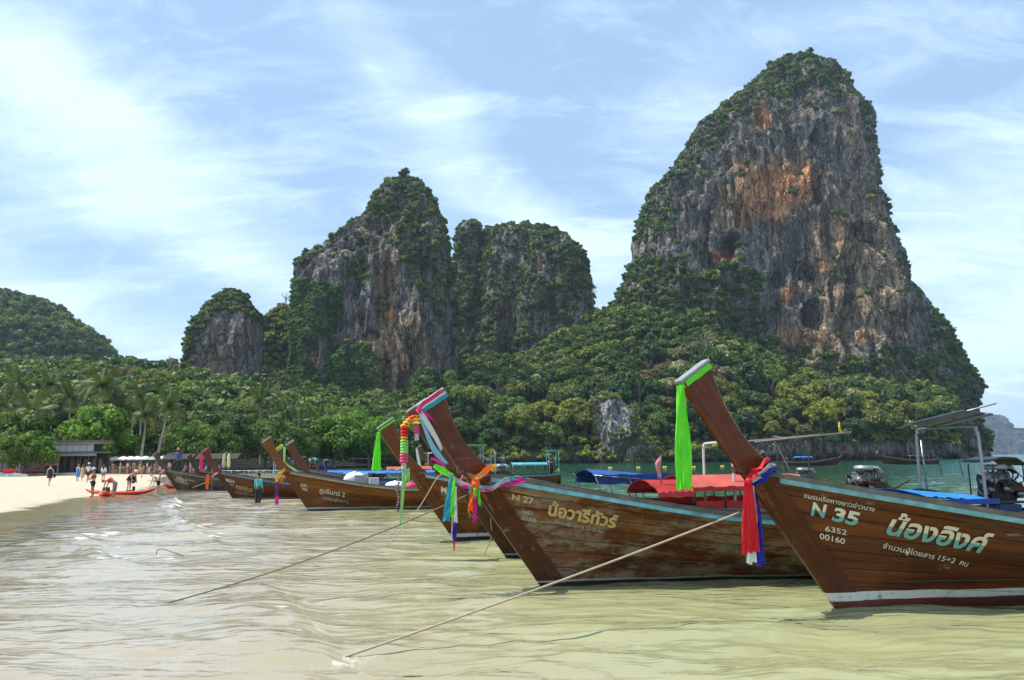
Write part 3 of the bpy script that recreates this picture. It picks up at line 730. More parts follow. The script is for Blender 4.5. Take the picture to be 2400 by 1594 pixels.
# ------------------------------------------------------------------ foliage
def leafmat(name, ramp_=None, base=None, var=.35):
    """ramp_: colours picked per plant; base: 'OBJ' takes the plant's own colour"""
    m, t, o = newmat(name)
    oi = t.add('ShaderNodeObjectInfo')
    if ramp_ is not None: c = t.ramp(oi.outputs['Random'], ramp_)
    else: c = oi.outputs['Color']
    tc = t.add('ShaderNodeTexCoord').outputs['Object']
    li = t.add('ShaderNodeAttribute', attribute_name='leaf').outputs['Fac']
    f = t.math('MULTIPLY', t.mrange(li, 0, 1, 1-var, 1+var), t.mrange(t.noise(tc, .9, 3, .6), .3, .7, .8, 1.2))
    c = t.vmath('SCALE', c, scale=f)
    yel = t.mix(t.mrange(li, .8, 1, 0, .35), c, t.vmath('MULTIPLY', c, (1.9, 1.5, .6)))
    p = principled(t, o, col=yel, rough=.55, spec=.25)
    tr = t.add('ShaderNodeBsdfTranslucent', {'Color': t.vmath('MULTIPLY', yel, (1.5, 1.7, .7))})
    mx = t.add('ShaderNodeMixShader', {0: .28, 1: p.outputs[0], 2: tr.outputs[0]}); t.l.new(mx.outputs[0], o.inputs[0]); return m
L_dark = leafmat('leaves_dark', [(0, (0.038, 0.074, 0.017)), (.35, (0.063, 0.112, 0.023)), (.6, (0.089, 0.139, 0.028)), (.8, (0.135, 0.185, 0.033)), (1, (0.183, 0.193, 0.061))])
L_olive = leafmat('leaves_olive', [(0, (0.095, 0.152, 0.023)), (.35, (0.151, 0.201, 0.030)), (.6, (0.199, 0.226, 0.040)), (.85, (0.254, 0.290, 0.033)), (1, (0.206, 0.193, 0.076))])
L_ivy = leafmat('leaves_ivy', [(0, (0.037, 0.120, 0.016)), (.5, (0.062, 0.168, 0.021)), (1, (0.128, 0.248, 0.030))])
L_tree = leafmat('leaves_tree')
L_palm = leafmat('leaves_palm', var=.25)
bark = simple('bark', (.16, .13, .10), .9, var=.4, bump=.4, scale=3)

def crown_mesh(name, seed, nl=9, n=1500, leaf=.085, flat=.8, spread=.62, core=True, droop=0.0, lumpr=.42):
    """unit crown (radius about 1, base near z=-.5): leaf faces in clumps, outward-facing, around lobes"""
    r = np.random.RandomState(seed); lobes = []
    ga = 2.39996
    for i in range(nl):
        zz = 1-1.25*(i+.5)/nl; rh = math.sqrt(max(0, 1-zz*zz)); a = i*ga+r.rand()*.5; k_ = spread*(.85+.3*r.rand())
        lobes.append((rh*math.cos(a)*k_, rh*math.sin(a)*k_, flat*zz*k_+.05*r.randn(), lumpr*(.72+.5*r.rand())))
    lobes.append((0, 0, 0, lumpr*1.15))
    V = []; nper = n//len(lobes)
    P = []; Nn = []
    for (x, y, z, R_) in lobes:
        d = r.randn(nper, 3); d[:, 2] += .35; d /= np.linalg.norm(d, axis=1)[:, None]
        cl = r.randn(max(4, nper//9), 3); cl[:, 2] += .3; cl /= np.linalg.norm(cl, axis=1)[:, None]
        d = d*.45+cl[r.randint(len(cl), size=nper)]*.75; d /= np.linalg.norm(d, axis=1)[:, None]
        rad = R_*(.80+.30*r.rand(nper)); sc = np.array([1, 1, .8])
        P.append(np.array([x, y, z])+d*rad[:, None]*sc); Nn.append(d)
    P = np.concatenate(P); Nn = np.concatenate(Nn)
    Nn = Nn+r.randn(*Nn.shape)*.5; Nn[:, 2] += .25; Nn /= np.linalg.norm(Nn, axis=1)[:, None]
    t1 = np.cross(Nn, r.randn(*Nn.shape)); t1 /= np.linalg.norm(t1, axis=1)[:, None]; t2 = np.cross(Nn, t1)
    s = leaf*(.6+.8*r.rand(len(P)))[:, None]
    bend = Nn*s*.3
    q = np.stack([P-t1*s*.9, P-t2*s*.6-bend, P+t1*s*1.1-bend, P+t2*s*.6], 1).reshape(-1, 3)
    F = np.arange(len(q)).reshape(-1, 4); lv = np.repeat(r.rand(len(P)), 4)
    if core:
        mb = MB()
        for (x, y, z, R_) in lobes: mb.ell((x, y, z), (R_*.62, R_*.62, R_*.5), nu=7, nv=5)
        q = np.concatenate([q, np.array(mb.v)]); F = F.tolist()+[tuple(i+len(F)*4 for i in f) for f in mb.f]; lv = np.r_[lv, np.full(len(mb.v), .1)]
    me = mesh_np(name, q, F, smooth=False); set_attr(me, 'leaf', lv, 'FLOAT'); return me
bushes = {}
for kind, mat in (('dark', L_dark), ('olive', L_olive), ('ivy', L_ivy)):
    col_ = bpy.data.collections.new('leaf_clumps_'+kind)
    for k in range(4):
        if kind == 'ivy': me = crown_mesh('creeper', 60+k, 5, 340, .13, .5, .6, True, lumpr=.5)
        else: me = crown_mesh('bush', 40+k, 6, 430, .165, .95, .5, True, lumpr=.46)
        me.materials.append(mat); o_ = bpy.data.objects.new('leaf_clump', me); col_.objects.link(o_)
    bushes[kind] = col_
def gn_scatter(name, pts, nrm, srange, kind, seed, align=.35, parent=None):
    r = np.random.RandomState(seed); n = len(pts)
    me = bpy.data.meshes.new(name); me.vertices.add(n); me.vertices.foreach_set('co', np.asarray(pts, np.float32).ravel())
    sc = srange[0]+(srange[1]-srange[0])*r.rand(n)**2.1
    rot = np.stack([-nrm[:, 1]*align*-1.0, nrm[:, 0]*align, r.rand(n)*6.28], 1)
    set_attr(me, 'siz', sc, 'FLOAT'); set_attr(me, 'rt', rot, 'FLOAT_VECTOR'); set_attr(me, 'pick', r.randint(0, 4, n), 'INT')
    o = bpy.data.objects.new(name, me); C.objects.link(o)
    g = bpy.data.node_groups.new(name, 'GeometryNodeTree')
    g.interface.new_socket('Geometry', in_out='INPUT', socket_type='NodeSocketGeometry'); g.interface.new_socket('Geometry', in_out='OUTPUT', socket_type='NodeSocketGeometry')
    t = NT(g); gi = t.add('NodeGroupInput'); go = t.add('NodeGroupOutput')
    ci = t.add('GeometryNodeCollectionInfo'); ci.inputs['Collection'].default_value = bushes[kind]; ci.inputs['Separate Children'].default_value = True; ci.inputs['Reset Children'].default_value = True
    def attr(nm, ty):
        a = t.add('GeometryNodeInputNamedAttribute', data_type=ty); a.inputs[0].default_value = nm; return a.outputs[0]
    ip = t.add('GeometryNodeInstanceOnPoints'); t.l.new(gi.outputs[0], ip.inputs['Points']); t.l.new(ci.outputs[0], ip.inputs['Instance'])
    ip.inputs['Pick Instance'].default_value = True; t.l.new(attr('pick', 'INT'), ip.inputs['Instance Index'])
    er = t.add('FunctionNodeEulerToRotation'); t.l.new(attr('rt', 'FLOAT_VECTOR'), er.inputs[0]); t.l.new(er.outputs[0], ip.inputs['Rotation'])
    t.l.new(attr('siz', 'FLOAT'), ip.inputs['Scale']); t.l.new(ip.outputs[0], go.inputs[0])
    md = o.modifiers.new('scatter', 'NODES'); md.node_group = g
    if parent: o.parent = parent
    return o
for k, (nm, lab, P, Nn, sr, kind) in enumerate(bush_jobs):
    Pq = P + Nn*np.array([.25, .25, .1])*sr[0]
    tag(gn_scatter(nm, Pq, Nn, sr, kind, 200+k), lab, kind='stuff')

# ---- trees: crown + trunk, individuals
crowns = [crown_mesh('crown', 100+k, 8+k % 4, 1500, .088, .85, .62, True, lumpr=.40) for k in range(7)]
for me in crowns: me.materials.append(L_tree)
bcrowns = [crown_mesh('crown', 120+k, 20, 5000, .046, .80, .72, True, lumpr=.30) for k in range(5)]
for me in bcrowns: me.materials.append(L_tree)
def bare_mesh(seed):
    mb = MB(); r = random.Random(seed)
    def br(p, d, L, rad, dep):
        q = p+d*L; mid = p+d*L*.5+Vector((r.uniform(-1, 1), r.uniform(-1, 1), r.uniform(-.3, .6)))*L*.08
        mb.tube([p, mid, q], rad, 4 if dep else 5, cap=False, rs=[rad, rad*.8, rad*.6])
        if dep < 4:
            for i in range(3 if dep < 3 else 4):
                nd = (d+Vector((r.uniform(-1, 1), r.uniform(-1, 1), r.uniform(-.3, .7)))*.75).normalized(); br(q if i else mid, nd, L*.62, rad*.55, dep+1)
    br(Vector((0, 0, -.6)), Vector((0, 0, 1)), .55, .035, 0); return mb.mesh('crown')
bare = [bare_mesh(3), bare_mesh(4)]
twig = simple('pale_twigs', (.26, .22, .18), .9, var=.3)
for me in bare: me.materials.append(twig)
def trunk_mesh(seed):
    r = random.Random(seed); mb = MB(); top = Vector((r.uniform(-.1, .1), r.uniform(-.1, .1), .1))
    mb.tube(cr([(0, 0, -1.25), (r.uniform(-.08, .08), r.uniform(-.08, .08), -.6), top], 6), .06, 7, rs=[.085, .06, .052, .048, .042, .036])
    for i in range(5):
        a = 2*PI*i/5+r.random(); b = Vector((0, 0, -.5+.1*i)); e = Vector((math.cos(a)*.5, math.sin(a)*.5, .1+.25*r.random()))
        mb.tube([b, b.lerp(e, .5)+Vector((0, 0, -.03)), e], .02, 5, rs=[.03, .02, .01])
    return mb.mesh('trunk')
trunks = [trunk_mesh(k) for k in range(4)]
for me in trunks: me.materials.append(bark)
TONES = {'dark green': (0.044, 0.085, 0.019), 'deep bluish green': (0.034, 0.075, 0.027), 'mid green': (0.085, 0.139, 0.025), 'bright green': (0.102, 0.192, 0.021), 'yellow-green': (0.190, 0.215, 0.032), 'olive': (0.154, 0.169, 0.036), 'grey-brown leafy': (0.173, 0.150, 0.077), 'pale grey-green': (0.256, 0.262, 0.131)}
def tree(x, y, z, R_, tone, label, group, beach=False, kind='jungle_tree', cat='tree', hscale=1.0, barecrown=False):
    e = empty(kind, (x, y, z), rnd.random()*6.28)
    tag(e, label, cat, group)
    lift = R_*(.78 if beach else 1.0)*hscale
    me = rnd.choice(bare) if barecrown else rnd.choice(bcrowns if beach else crowns)
    c_ = mobj('crown', me, None, e); c_.location = (0, 0, lift); c_.scale = (R_*rnd.uniform(.9, 1.1), R_*rnd.uniform(.9, 1.1), R_*rnd.uniform(.8, 1.12)*hscale)
    b = TONES[tone]; k = rnd.uniform(.85, 1.18); c_.color = (b[0]*k, b[1]*k, b[2]*k, 1)
    tk = mobj('trunk', rnd.choice(trunks), None, e); tk.location = (0, 0, lift); tk.scale = (R_, R_, R_*1.0*hscale)
    return e

# slope trees, spread over the hillside with room for each crown
grid_i = np.arange(len(VS)); JP = grid_i // mm
r = np.random.RandomState(5)
cand = np.where((spx > 985) & (spx < 2262) & (JP > 13) & (spy > 600))[0]; r.shuffle(cand)
chosen = []
cell = {}
for i in cand:
    p = VS[i]; gap = 5.6
    k = (int(p[0]//8), int(p[1]//8)); ok = True
    for a in (-1, 0, 1):
        for b in (-1, 0, 1):
            for q in cell.get((k[0]+a, k[1]+b), ()):
                if (q[0]-p[0])**2+(q[1]-p[1])**2+(q[2]-p[2])**2 < gap*gap: ok = False
    if inside := (abs(spx[i]-1430) < 60 and 925 < spy[i] < 1000 and p[1] < 306): ok = False
    if ok: cell.setdefault(k, []).append(p); chosen.append(i)
def near_slope(px):   # landmark names along the slope, by bearing
    for lim, nm in ((1060, 'under the bare tan wall'), (1160, 'below the dark cleft'), (1290, 'under the three-headed massif'), (1390, 'left of the pale boulder'), (1500, 'above the pale grey boulder'), (1640, 'right of the pale grey boulder'),
                    (1760, 'left under the tall tower'), (1880, 'under the tower caves'), (2010, 'under the tower\'s bare foot'), (2110, 'under the tower\'s right foot'), (2400, 'near the seaward end of the slope')):
        if px < lim: return nm
ORD = ['first', 'second', 'third', 'fourth', 'fifth', 'sixth', 'seventh', 'eighth', 'ninth', 'tenth', 'eleventh', 'twelfth', 'thirteenth', 'fourteenth', 'fifteenth', 'sixteenth']
chosen = sorted(chosen, key=lambda i: VS[i][1])
print('slope trees', len(chosen))
front_set = chosen[:285]
bands = {}
info = []
for i in front_set:
    p = VS[i]; hgt = p[2]
    band = 'waterside' if hgt < 14 else 'low' if hgt < 26 else 'middle' if hgt < 42 else 'high'
    info.append((i, band, near_slope(spx[i])))
for i, band, nm in info: bands.setdefault((band, nm), []).append(i)
for key in bands: bands[key].sort(key=lambda i: spx[i])
for i, band, nm in info:
    p = VS[i]; yel = blobs(np.array([spx[i]]), np.array([spy[i]]), [(1900, 960, 130, 60, .75), (2120, 950, 80, 70, .6), (1300, 1010, 160, 50, .6), (1560, 890, 60, 50, .3), (1650, 1000, 60, 60, .3)])[0]
    u = r.rand()*.72+yel*.85-.03
    tone = 'deep bluish green' if u < .16 else 'dark green' if u < .38 else 'mid green' if u < .62 else 'olive' if u < .82 else 'yellow-green' if u < 1.25 else 'bright green'
    v = r.rand()
    if v < .05: tone = 'grey-brown leafy'
    elif v < .085: tone = 'pale grey-green'
    R_ = 3.4+4.8*r.rand()**1.6 + (0 if p[2] > 12 else -.8)
    lst = bands[(band, nm)]; k = lst.index(i)
    lab = '%s tree, %s from left, %s row, %s' % (tone, ORD[min(k, 15)], band, nm)
    bc = r.rand() < .045
    if bc: lab = lab.replace(tone+' tree', 'bare pale tree')
    tree(p[0], p[1], p[2]-.5, R_*(1.1 if bc else 1), tone, lab, 'trees on the slope under the cliffs', hscale=r.uniform(.8, 1.25)*(1.4 if bc else 1), barecrown=bc)
# the same forest further up and behind, past counting
rest = np.array(chosen[285:], int)
if len(rest): tag(gn_scatter('forest', VS[rest]+np.array([0, 0, 2.5]), NS[rest], (3.6, 6.2), 'dark', 77, .1), 'forest rising behind the front trees to the cliff walls', kind='stuff')
idx = scatter_points(VS, NS, spx, spy, np.where(((JP > 12) | ((JP > 2) & (spx < 1720) & (VS[:, 2] > .6))) & (spx > 985), .5, 0), 2.6, 12, 9000)
und = VS[idx]
lo = und[:, 2] < 20
tag(gn_scatter('undergrowth', und[lo]+np.array([0, 0, .3]), NS[idx][lo], (1.3, 3.0), 'olive', 78, .1), 'yellowish scrub between the lower slope trees', kind='stuff')
tag(gn_scatter('undergrowth', und[~lo]+np.array([0, 0, .3]), NS[idx][~lo], (1.5, 3.2), 'dark', 79, .1), 'dark scrub between the upper slope trees', kind='stuff')
# wooded flat and rise behind the beach
cand = np.where((spx < 1010) & (JP > 30))[0]
idx = scatter_points(VS[cand], NS[cand], spx[cand], spy[cand], np.ones(len(cand)), 6.5, 13, 5000); P = VS[cand][idx]
sel = P[:, 1] > 0
tag(gn_scatter('forest', P+np.array([0, 0, 3.]), NS[cand][idx], (4.5, 8.), 'dark', 80, .05), 'mixed forest rising behind the coconut palms', kind='stuff')
cand = np.where((spx < 1060) & (JP > 34) & (JP < 75))[0]
idx = scatter_points(VS[cand], NS[cand], spx[cand], spy[cand], np.ones(len(cand)), 5.0, 14, 2500)
tag(gn_scatter('undergrowth', VS[cand][idx]+np.array([0, 0, 1.6]), NS[cand][idx], (2.6, 4.4), 'dark', 81, .05), 'dark undergrowth beneath the beach trees', kind='stuff')

# ---- beach trees
def zpx(py, px, Y): return at(px, py, Y).z
beach_spec = [  # px centre, px top, px half width, Y, tone, label
    (30, 930, 85, 108, 'mid green', 'leafy tree at the left edge above the beach fence'),
    (60, 1030, 60, 100, 'bright green', 'low bright tree just left of the two-storey pavilion'),
    (215, 985, 95, 124, 'bright green', 'round bright tree over the pavilion roof'),
    (290, 1010, 55, 130, 'yellow-green', 'yellowish tree right of the pavilion'),
    (395, 960, 60, 135, 'dark green', 'dark tree behind the leaning palms'),
    (440, 985, 70, 130, 'mid green', 'broad tree above the white parasols'),
    (530, 975, 80, 138, 'dark green', 'dark broad tree above the blue-shirted boatman'),
    (500, 1040, 60, 128, 'mid green', 'lower shady tree above the pink-ribboned prow'),
    (625, 1000, 70, 150, 'mid green', 'broad tree right of the pink-ribboned prow'),
    (720, 960, 70, 165, 'dark green', 'dark tree behind the twin prows'),
    (690, 1035, 60, 150, 'mid green', 'low round tree behind the twin prows'),
    (790, 1015, 75, 165, 'bright green', 'flat bright tree left of the green-ribboned prow'),
    (860, 1020, 70, 170, 'bright green', 'flat bright tree behind the green-ribboned prow'),
    (800, 930, 70, 210, 'mid green', 'tall tree left of the bare tan wall'),
    (900, 985, 70, 220, 'mid green', 'tree under the bare tan wall, left of the garlanded prow'),
    (950, 1020, 55, 190, 'dark green', 'dark tree just behind the garlanded prow'),
    (150, 900, 60, 150, 'dark green', 'dark crown between the leftmost palms'),
    (640, 930, 60, 200, 'dark green', 'dark crown at the foot of the ivy wall'),
    (560, 925, 60, 190, 'mid green', 'crown right of the small rock tower foot'),
    (360, 850, 50, 240, 'olive', 'olive crown on the skyline left of the small tower'),
    (130, 850, 45, 250, 'mid green', 'crown on the skyline below the left hill'),
    (210, 845, 40, 255, 'olive', 'olive crown below the foot of the left hill'),
    (290, 850, 42, 260, 'grey-brown leafy', 'brownish crown on the skyline right of the left hill'),
    (5, 1000, 50, 96, 'mid green', 'tree cut by the left edge of the photo'),
]
for (bx, top, hw, Y, tone, lab) in beach_spec:
    R_ = hw/FPX*Y; zt = at(bx, top, Y).z
    h = zt - R_*.85
    e = tree(at(bx, 1080, Y).x, Y, max(.3, h-R_*1.2), R_, tone, lab, 'broad-leaved trees behind the beach', True, 'broadleaf_tree')
    # stretch the trunk down to the ground
    gz = .4; e.children[0].scale.z = R_*1.15; b = e.location.z-gz
    if b > .5: e.children[1].scale.z = (R_*.9+b)/1.25
for (bx, top, hw, Y, lab) in [(385, 830, 26, 250, 'bare pale tree on the skyline left of the small rock tower'), (655, 680, 20, 385, 'bare pale tree at the left shoulder of the middle peak'), (1400, 665, 26, 425, 'thin dark tree in the gap left of the tall tower')]:
    R_ = hw/FPX*Y
    tree(at(bx, 1080, Y).x, Y, at(bx, top, Y).z-R_*2.1, R_*1.2, 'olive', lab, 'bare trees on the skyline', kind='bare_tree', barecrown=True)

# ---- coconut palms
def frond_mesh(seed, L_=1.0, droop=.6):
    r = random.Random(seed); V = []; F = []; lv = []; n = 13
    rach = []
    for i in range(n+1):
        u = i/n; rach.append(Vector((L_*(u*(1-.18*u*u*droop*1.6)), 0, .42*u*L_ - droop*u*u*L_*1.05)))
    mb = MB(); mb.tube(rach, .01, 3, rs=[.014*(1-.8*i/n) for i in range(n+1)])
    V = [tuple(v) for v in mb.v]; F = list(mb.f); lv = [.9]*len(V)
    for i in range(1, n*3):
        u = i/(n*3); k = min(int(u*n), n-1); p = rach[k].lerp(rach[k+1], u*n-k); d = (rach[k+1]-rach[k]).normalized()
        ll = .30*L_*math.sin(PI*(.12+.8*u))**.8*(1+.15*r.uniform(-1, 1))
        for sgn in (-1, 1):
            s = (Vector((0, sgn, 0)) + d*.75 + Vector((0, 0, -.45-.5*u+.15*r.uniform(-1, 1)))).normalized()
            q = p+s*ll; q.z -= ll*.30; w = d*.011*L_; m_ = p.lerp(q, .5)+Vector((0, 0, .03*L_)); b = len(V)
            V += [tuple(p-w), tuple(p+w), tuple(m_+w*1.1), tuple(m_-w*1.1), tuple(q)]; F += [(b, b+1, b+2, b+3), (b+3, b+2, b+4)]; lv += [r.random()]*5
    me = mesh_np('frond', np.array(V), F, False); set_attr(me, 'leaf', np.array(lv), 'FLOAT'); me.materials.append(L_palm); return me
fronds = [frond_mesh(k, 1.0, dr) for k, dr in enumerate((.12, .35, .6, .85, 1.1))]
palm_bark = simple('palm_bark', (.30, .26, .21), .9, var=.3, bump=.5, scale=2)
def palm(px, pcy, Y, span, lean, lab, nf=17, base_px=None):
    """crown centre pixel, distance, frond length in pixels, trunk lean"""
    c = at(px, pcy, Y); b = at(base_px if base_px is not None else px-lean, 1100, Y); L_ = span/FPX*Y
    e = empty('coconut_palm', (b.x, Y, .4)); tag(e, lab, 'palm tree', 'coconut palms behind the beach')
    top = Vector((c.x-b.x, 0, c.z-.4)); mb = MB()
    pts = cr([(0, 0, -.4), (top.x*.25, rnd.uniform(-.3, .3), top.z*.35), (top.x*.62, rnd.uniform(-.3, .3), top.z*.7), top], 12)
    mb.tube(pts, .16, 8, rs=[.24-.12*i/11 for i in range(12)]); mb.build('trunk', palm_bark, e)
    cb = MB()
    for i in range(7): a = i*.9; cb.ell(top+Vector((math.cos(a)*.22, math.sin(a)*.22, -.25)), (.13, .13, .16), nu=6, nv=5)
    cb.build('coconuts', simple('coconut', (.12, .11, .04), .6), e)['kind'] = 'stuff'
    a0 = rnd.random()*6
    for i in range(nf):
        k = i/nf; md = min(4, int(k*5)); o = mobj('frond', fronds[md], None, e)
        o.location = top; o.rotation_euler = (rnd.uniform(-.2, .2), rnd.uniform(-.15, .15)-(.75 if k < .2 else .25 if k < .4 else 0), a0+i*2.4)
        s = L_*rnd.uniform(.85, 1.12); o.scale = (s, s, s); g = rnd.uniform(.8, 1.2); o.color = (.070*g, .100*g, .028*g, 1) if k < .8 else (.13*g, .12*g, .045*g, 1)
    return e
palm_spec = [(240, 905, 128, 62, 5, 'tallest palm above the pavilion roof'), (78, 965, 112, 58, 0, 'big drooping palm left of the pavilion'), (42, 900, 138, 48, 5, 'leftmost palm behind the beach fence'),
    (165, 935, 138, 46, 4, 'palm between the tallest palm and the leftmost pair'), (195, 975, 130, 44, 0, 'low palm just above the pavilion tree'), (285, 955, 130, 42, 8, 'palm right of the tallest palm'),
    (342, 975, 118, 48, 14, 'leaning palm above the parasols, left of two'), (395, 955, 118, 50, 30, 'leaning palm above the parasols, right of two'), (265, 930, 140, 44, 3, 'palm crown touching the tallest palm from behind'),
    (610, 940, 165, 36, 0, 'slim palm left of the twin prows'), (628, 925, 170, 38, -2, 'taller slim palm above the pink-ribboned prow\'s boat'), (700, 990, 165, 36, 0, 'palm above the twin prows'), (745, 985, 170, 38, 0, 'palm with spread fronds right of the twin prows'), (670, 965, 180, 34, 0, 'small palm between the slim palms'),
    (15, 950, 125, 42, 0, 'palm crown at the left photo edge'), (120, 900, 150, 40, 2, 'palm behind the leftmost ones'), (330, 930, 150, 36, 3, 'small palm behind the left leaning palm'), (435, 985, 150, 34, 3, 'small palm right of the leaning palms'), (495, 980, 160, 30, 0, 'small palm above the blue-shirted boatman')]
for (a, b, Y, sp, ln, lab) in palm_spec: palm(a, b, Y, sp, ln, lab)

# ------------------------------------------------------------------ air
hz = MB().box((0, 2600, 140), (12000, 5900, 296)).build('haze', None)
m = bpy.data.materials.new('haze'); m.use_nodes = True; m.node_tree.nodes.clear(); t = NT(m.node_tree)
o = t.add('ShaderNodeOutputMaterial'); pv = t.add('ShaderNodeVolumePrincipled', {'Color': (.66, .82, 1.0, 1), 'Density': .00010, 'Anisotropy': .25}); t.l.new(pv.outputs[0], o.inputs['Volume'])
hz.data.materials.append(m); tag(hz, 'thin sea haze', kind='stuff')
# ------------------------------------------------------------------ long-tail boats
RAKE, ZK, ZJ = .70, -.30, 1.80
def zg_(X, L): return np.interp(X, [-1.3, 0, 1.6, 2.6, 4.2, 6, 8, L], [1.80, 1.56, 1.27, 1.10, .92, .84, .85, .98])
def bg_(X, L): return np.interp(X, [-1.3, -.5, 0, .8, 1.6, 3, 5, 7, 8.5, L], [.07, .26, .38, .58, .74, .94, 1.04, 1.0, .86, .62])
def pw_(X): return np.interp(X, [-1.3, 0, 1, 2, 4, 7, 10], [1.45, 1.25, .98, .74, .47, .43, .5])
def hullP(u, t, L):
    u = np.asarray(u, float); t = np.asarray(t, float)
    Xg = -RAKE*ZJ+u*(L+RAKE*ZJ); Xs = -RAKE*(ZK+(ZJ-ZK)*t); X = Xs+u*(L-Xs)
    z = ZK+(zg_(Xg, L)-ZK)*t; b = np.maximum(bg_(Xg, L)*np.power(np.maximum(t, 1e-4), pw_(Xg)), .035)
    return X, b, z
def hull_inv(X, z, L):
    X = np.asarray(X, float); z = np.asarray(z, float); t = np.full(X.shape, .6)
    for _ in range(25):
        Xs = -RAKE*(ZK+(ZJ-ZK)*t); u = (X-Xs)/(L-Xs); Xg = -RAKE*ZJ+u*(L+RAKE*ZJ); t = .5*t+.5*np.clip((z-ZK)/(zg_(Xg, L)-ZK), 0, 1.05)
    return u, t
def us(n): return np.linspace(0, 1, n)**1.25
def wood(name, base, dark, worn=0.0, wornc=(.30, .27, .22), bands=None, gloss=.42, z0=0.0):
    """varnished planking; bands = painted waterline: (z1, z2, colour between, colour below)"""
    if name in _mats: return _mats[name]
    m, t, o = newmat(name)
    g = t.add('ShaderNodeAttribute', attribute_name='grain').outputs['Vector']
    tc = t.add('ShaderNodeTexCoord').outputs['Object']
    gr = t.noise(t.mapping(g, sc=(1.1, 26, 1)), 1.6, 6, .62, .5)
    gr2 = t.noise(t.mapping(g, sc=(.35, 7, 1)), 1.5, 5, .6, 1.2)
    pid = t.add('ShaderNodeTexWhiteNoise', {0: t.mapping(g, sc=(0, 0, 1))}, noise_dimensions='3D').outputs[0]
    c = t.mix(t.mrange(gr, .34, .66), dark, base)
    c = t.mix(t.mrange(gr2, .40, .66, 0, .55), c, (base[0]*1.45, base[1]*1.35, base[2]*1.15))
    c = t.vmath('SCALE', c, scale=t.mrange(pid, 0, 1, .78, 1.22))
    blot = t.noise(t.mapping(tc, sc=(.8, 1, 1.6)), 1.4, 5, .65)
    c = t.vmath('SCALE', c, scale=t.mrange(blot, .3, .7, .62, 1.22))
    rough = t.mrange(blot, .3, .7, gloss+.1, gloss-.08)
    if worn:
        w = t.noise(t.mapping(tc, sc=(.55, 1, 1.7)), 2.1, 8, .74); w2 = t.noise(t.mapping(g, sc=(3.5, 30, 1)), 3.0, 5, .7)
        wm = t.mrange(t.math('ADD', w, t.math('MULTIPLY', w2, .38)), .86-.22*worn, .92-.12*worn, 0, .8, True)
        c = t.mix(wm, c, wornc); rough = t.math('ADD', rough, t.math('MULTIPLY', wm, .35), clamp=True)
        # scuffs running down the side
        sc_ = t.noise(t.mapping(tc, sc=(16, 1, 1.2)), 2, 4, .7); sm = t.mrange(sc_, .62, .72, 0, .35*worn, True); c = t.mix(sm, c, wornc)
    if bands:
        z1, z2, c1, c2 = bands
        z = t.math('ADD', t.add('ShaderNodeSeparateXYZ', {0: tc}).outputs[2], t.mrange(t.noise(tc, .8, 2), .3, .7, -.012, .012))
        fl = t.noise(tc, 9, 5, .7)
        c = t.mix(t.math('MULTIPLY', t.math('LESS_THAN', z, z2), t.mrange(fl, .3, .42, .25, 1)), c, c1)
        c = t.mix(t.math('MULTIPLY', t.math('LESS_THAN', z, z1), t.mrange(fl, .25, .35, .5, 1)), c, c2)
    # slime and damp just over the water
    z = t.add('ShaderNodeSeparateXYZ', {0: tc}).outputs[2]
    dm = t.mrange(t.math('ADD', z, t.math('MULTIPLY', t.noise(tc, 3, 4), .12)), .02, .18, .55, 0, True)
    c = t.mix(dm, c, (.018, .016, .012))
    nb = t.bump(gr, .25, .004)
    principled(t, o, col=c, rough=rough, normal=nb, spec=.2)
    _mats[name] = m; return m
def plain_grain(me, V): set_attr(me, 'grain', V, 'FLOAT_VECTOR')
def grained(mb, name, mat, parent, seed=0, bevel=0):
    o = mb.build(name, mat, parent, bevel)
    me = o.data; co = np.empty(len(me.vertices)*3, np.float32); me.vertices.foreach_get('co', co); co = co.reshape(-1, 3).copy(); co[:, 1] = co[:, 2]+co[:, 1]; co[:, 2] = seed
    set_attr(me, 'grain', co, 'FLOAT_VECTOR'); return o

def sweep_u(fn, n, sec, closed=True):
    """sec(i,u) -> list of 3-D points of the cross-section"""
    V = []; k = None
    for i, u in enumerate(us(n)):
        s = fn(u); k = len(s); V += s
    F = []
    for i in range(n-1):
        for j in range(k if closed else k-1):
            a = i*k+j; b = i*k+(j+1) % k; F.append((a, b, b+k, a+k))
    if closed: F.append(tuple(range(k-1, -1, -1))); F.append(tuple((n-1)*k+j for j in range(k)))
    return V, F
def strake(L, t0, t1, side, n=26, u0=0.0):
    e = .006; V = []; G = []
    ts = [t0+e*.3, t0+e, t1-e, t1-e*.3, t1-e*.3, t0+e*.3]; off = [.0, .007, .007, .0, -.03, -.03]
    U = u0+(1-u0)*us(n)
    for u in U:
        for tt, of in zip(ts, off):
            X, b, z = hullP(u, tt, L); V.append((float(X), side*(float(b)+of), float(z))); G.append((float(X), float(tt)*1.7, t0*37+side*3+.5))
    F = []
    for i in range(n-1):
        for j in range(6):
            a = i*6+j; b = i*6+(j+1) % 6; f = (a, b, b+6, a+6); F.append(f if side < 0 else f[::-1])
    F.append((0, 1, 2, 3, 4, 5)); F.append(tuple((n-1)*6+j for j in range(6))[::-1])
    return V, F, G
def rail_mesh(L, side, o0, o1, z0, z1, u0=.01, n=36):
    V = []; F = []
    for u in u0+(1-u0)*us(n):
        X, b, z = (float(q) for q in hullP(u, 1.0, L))
        for (oo, zz) in ((o0, z0), (o1, z0), (o1, z1), (o0, z1)): V.append((X, side*(b+oo), z+zz))
    for i in range(n-1):
        for j in range(4):
            a = i*4+j; b = i*4+(j+1) % 4; F.append((a, b, b+4, a+4))
    F.append((0, 1, 2, 3)); F.append(tuple((n-1)*4+j for j in (3, 2, 1, 0)))
    return V, F
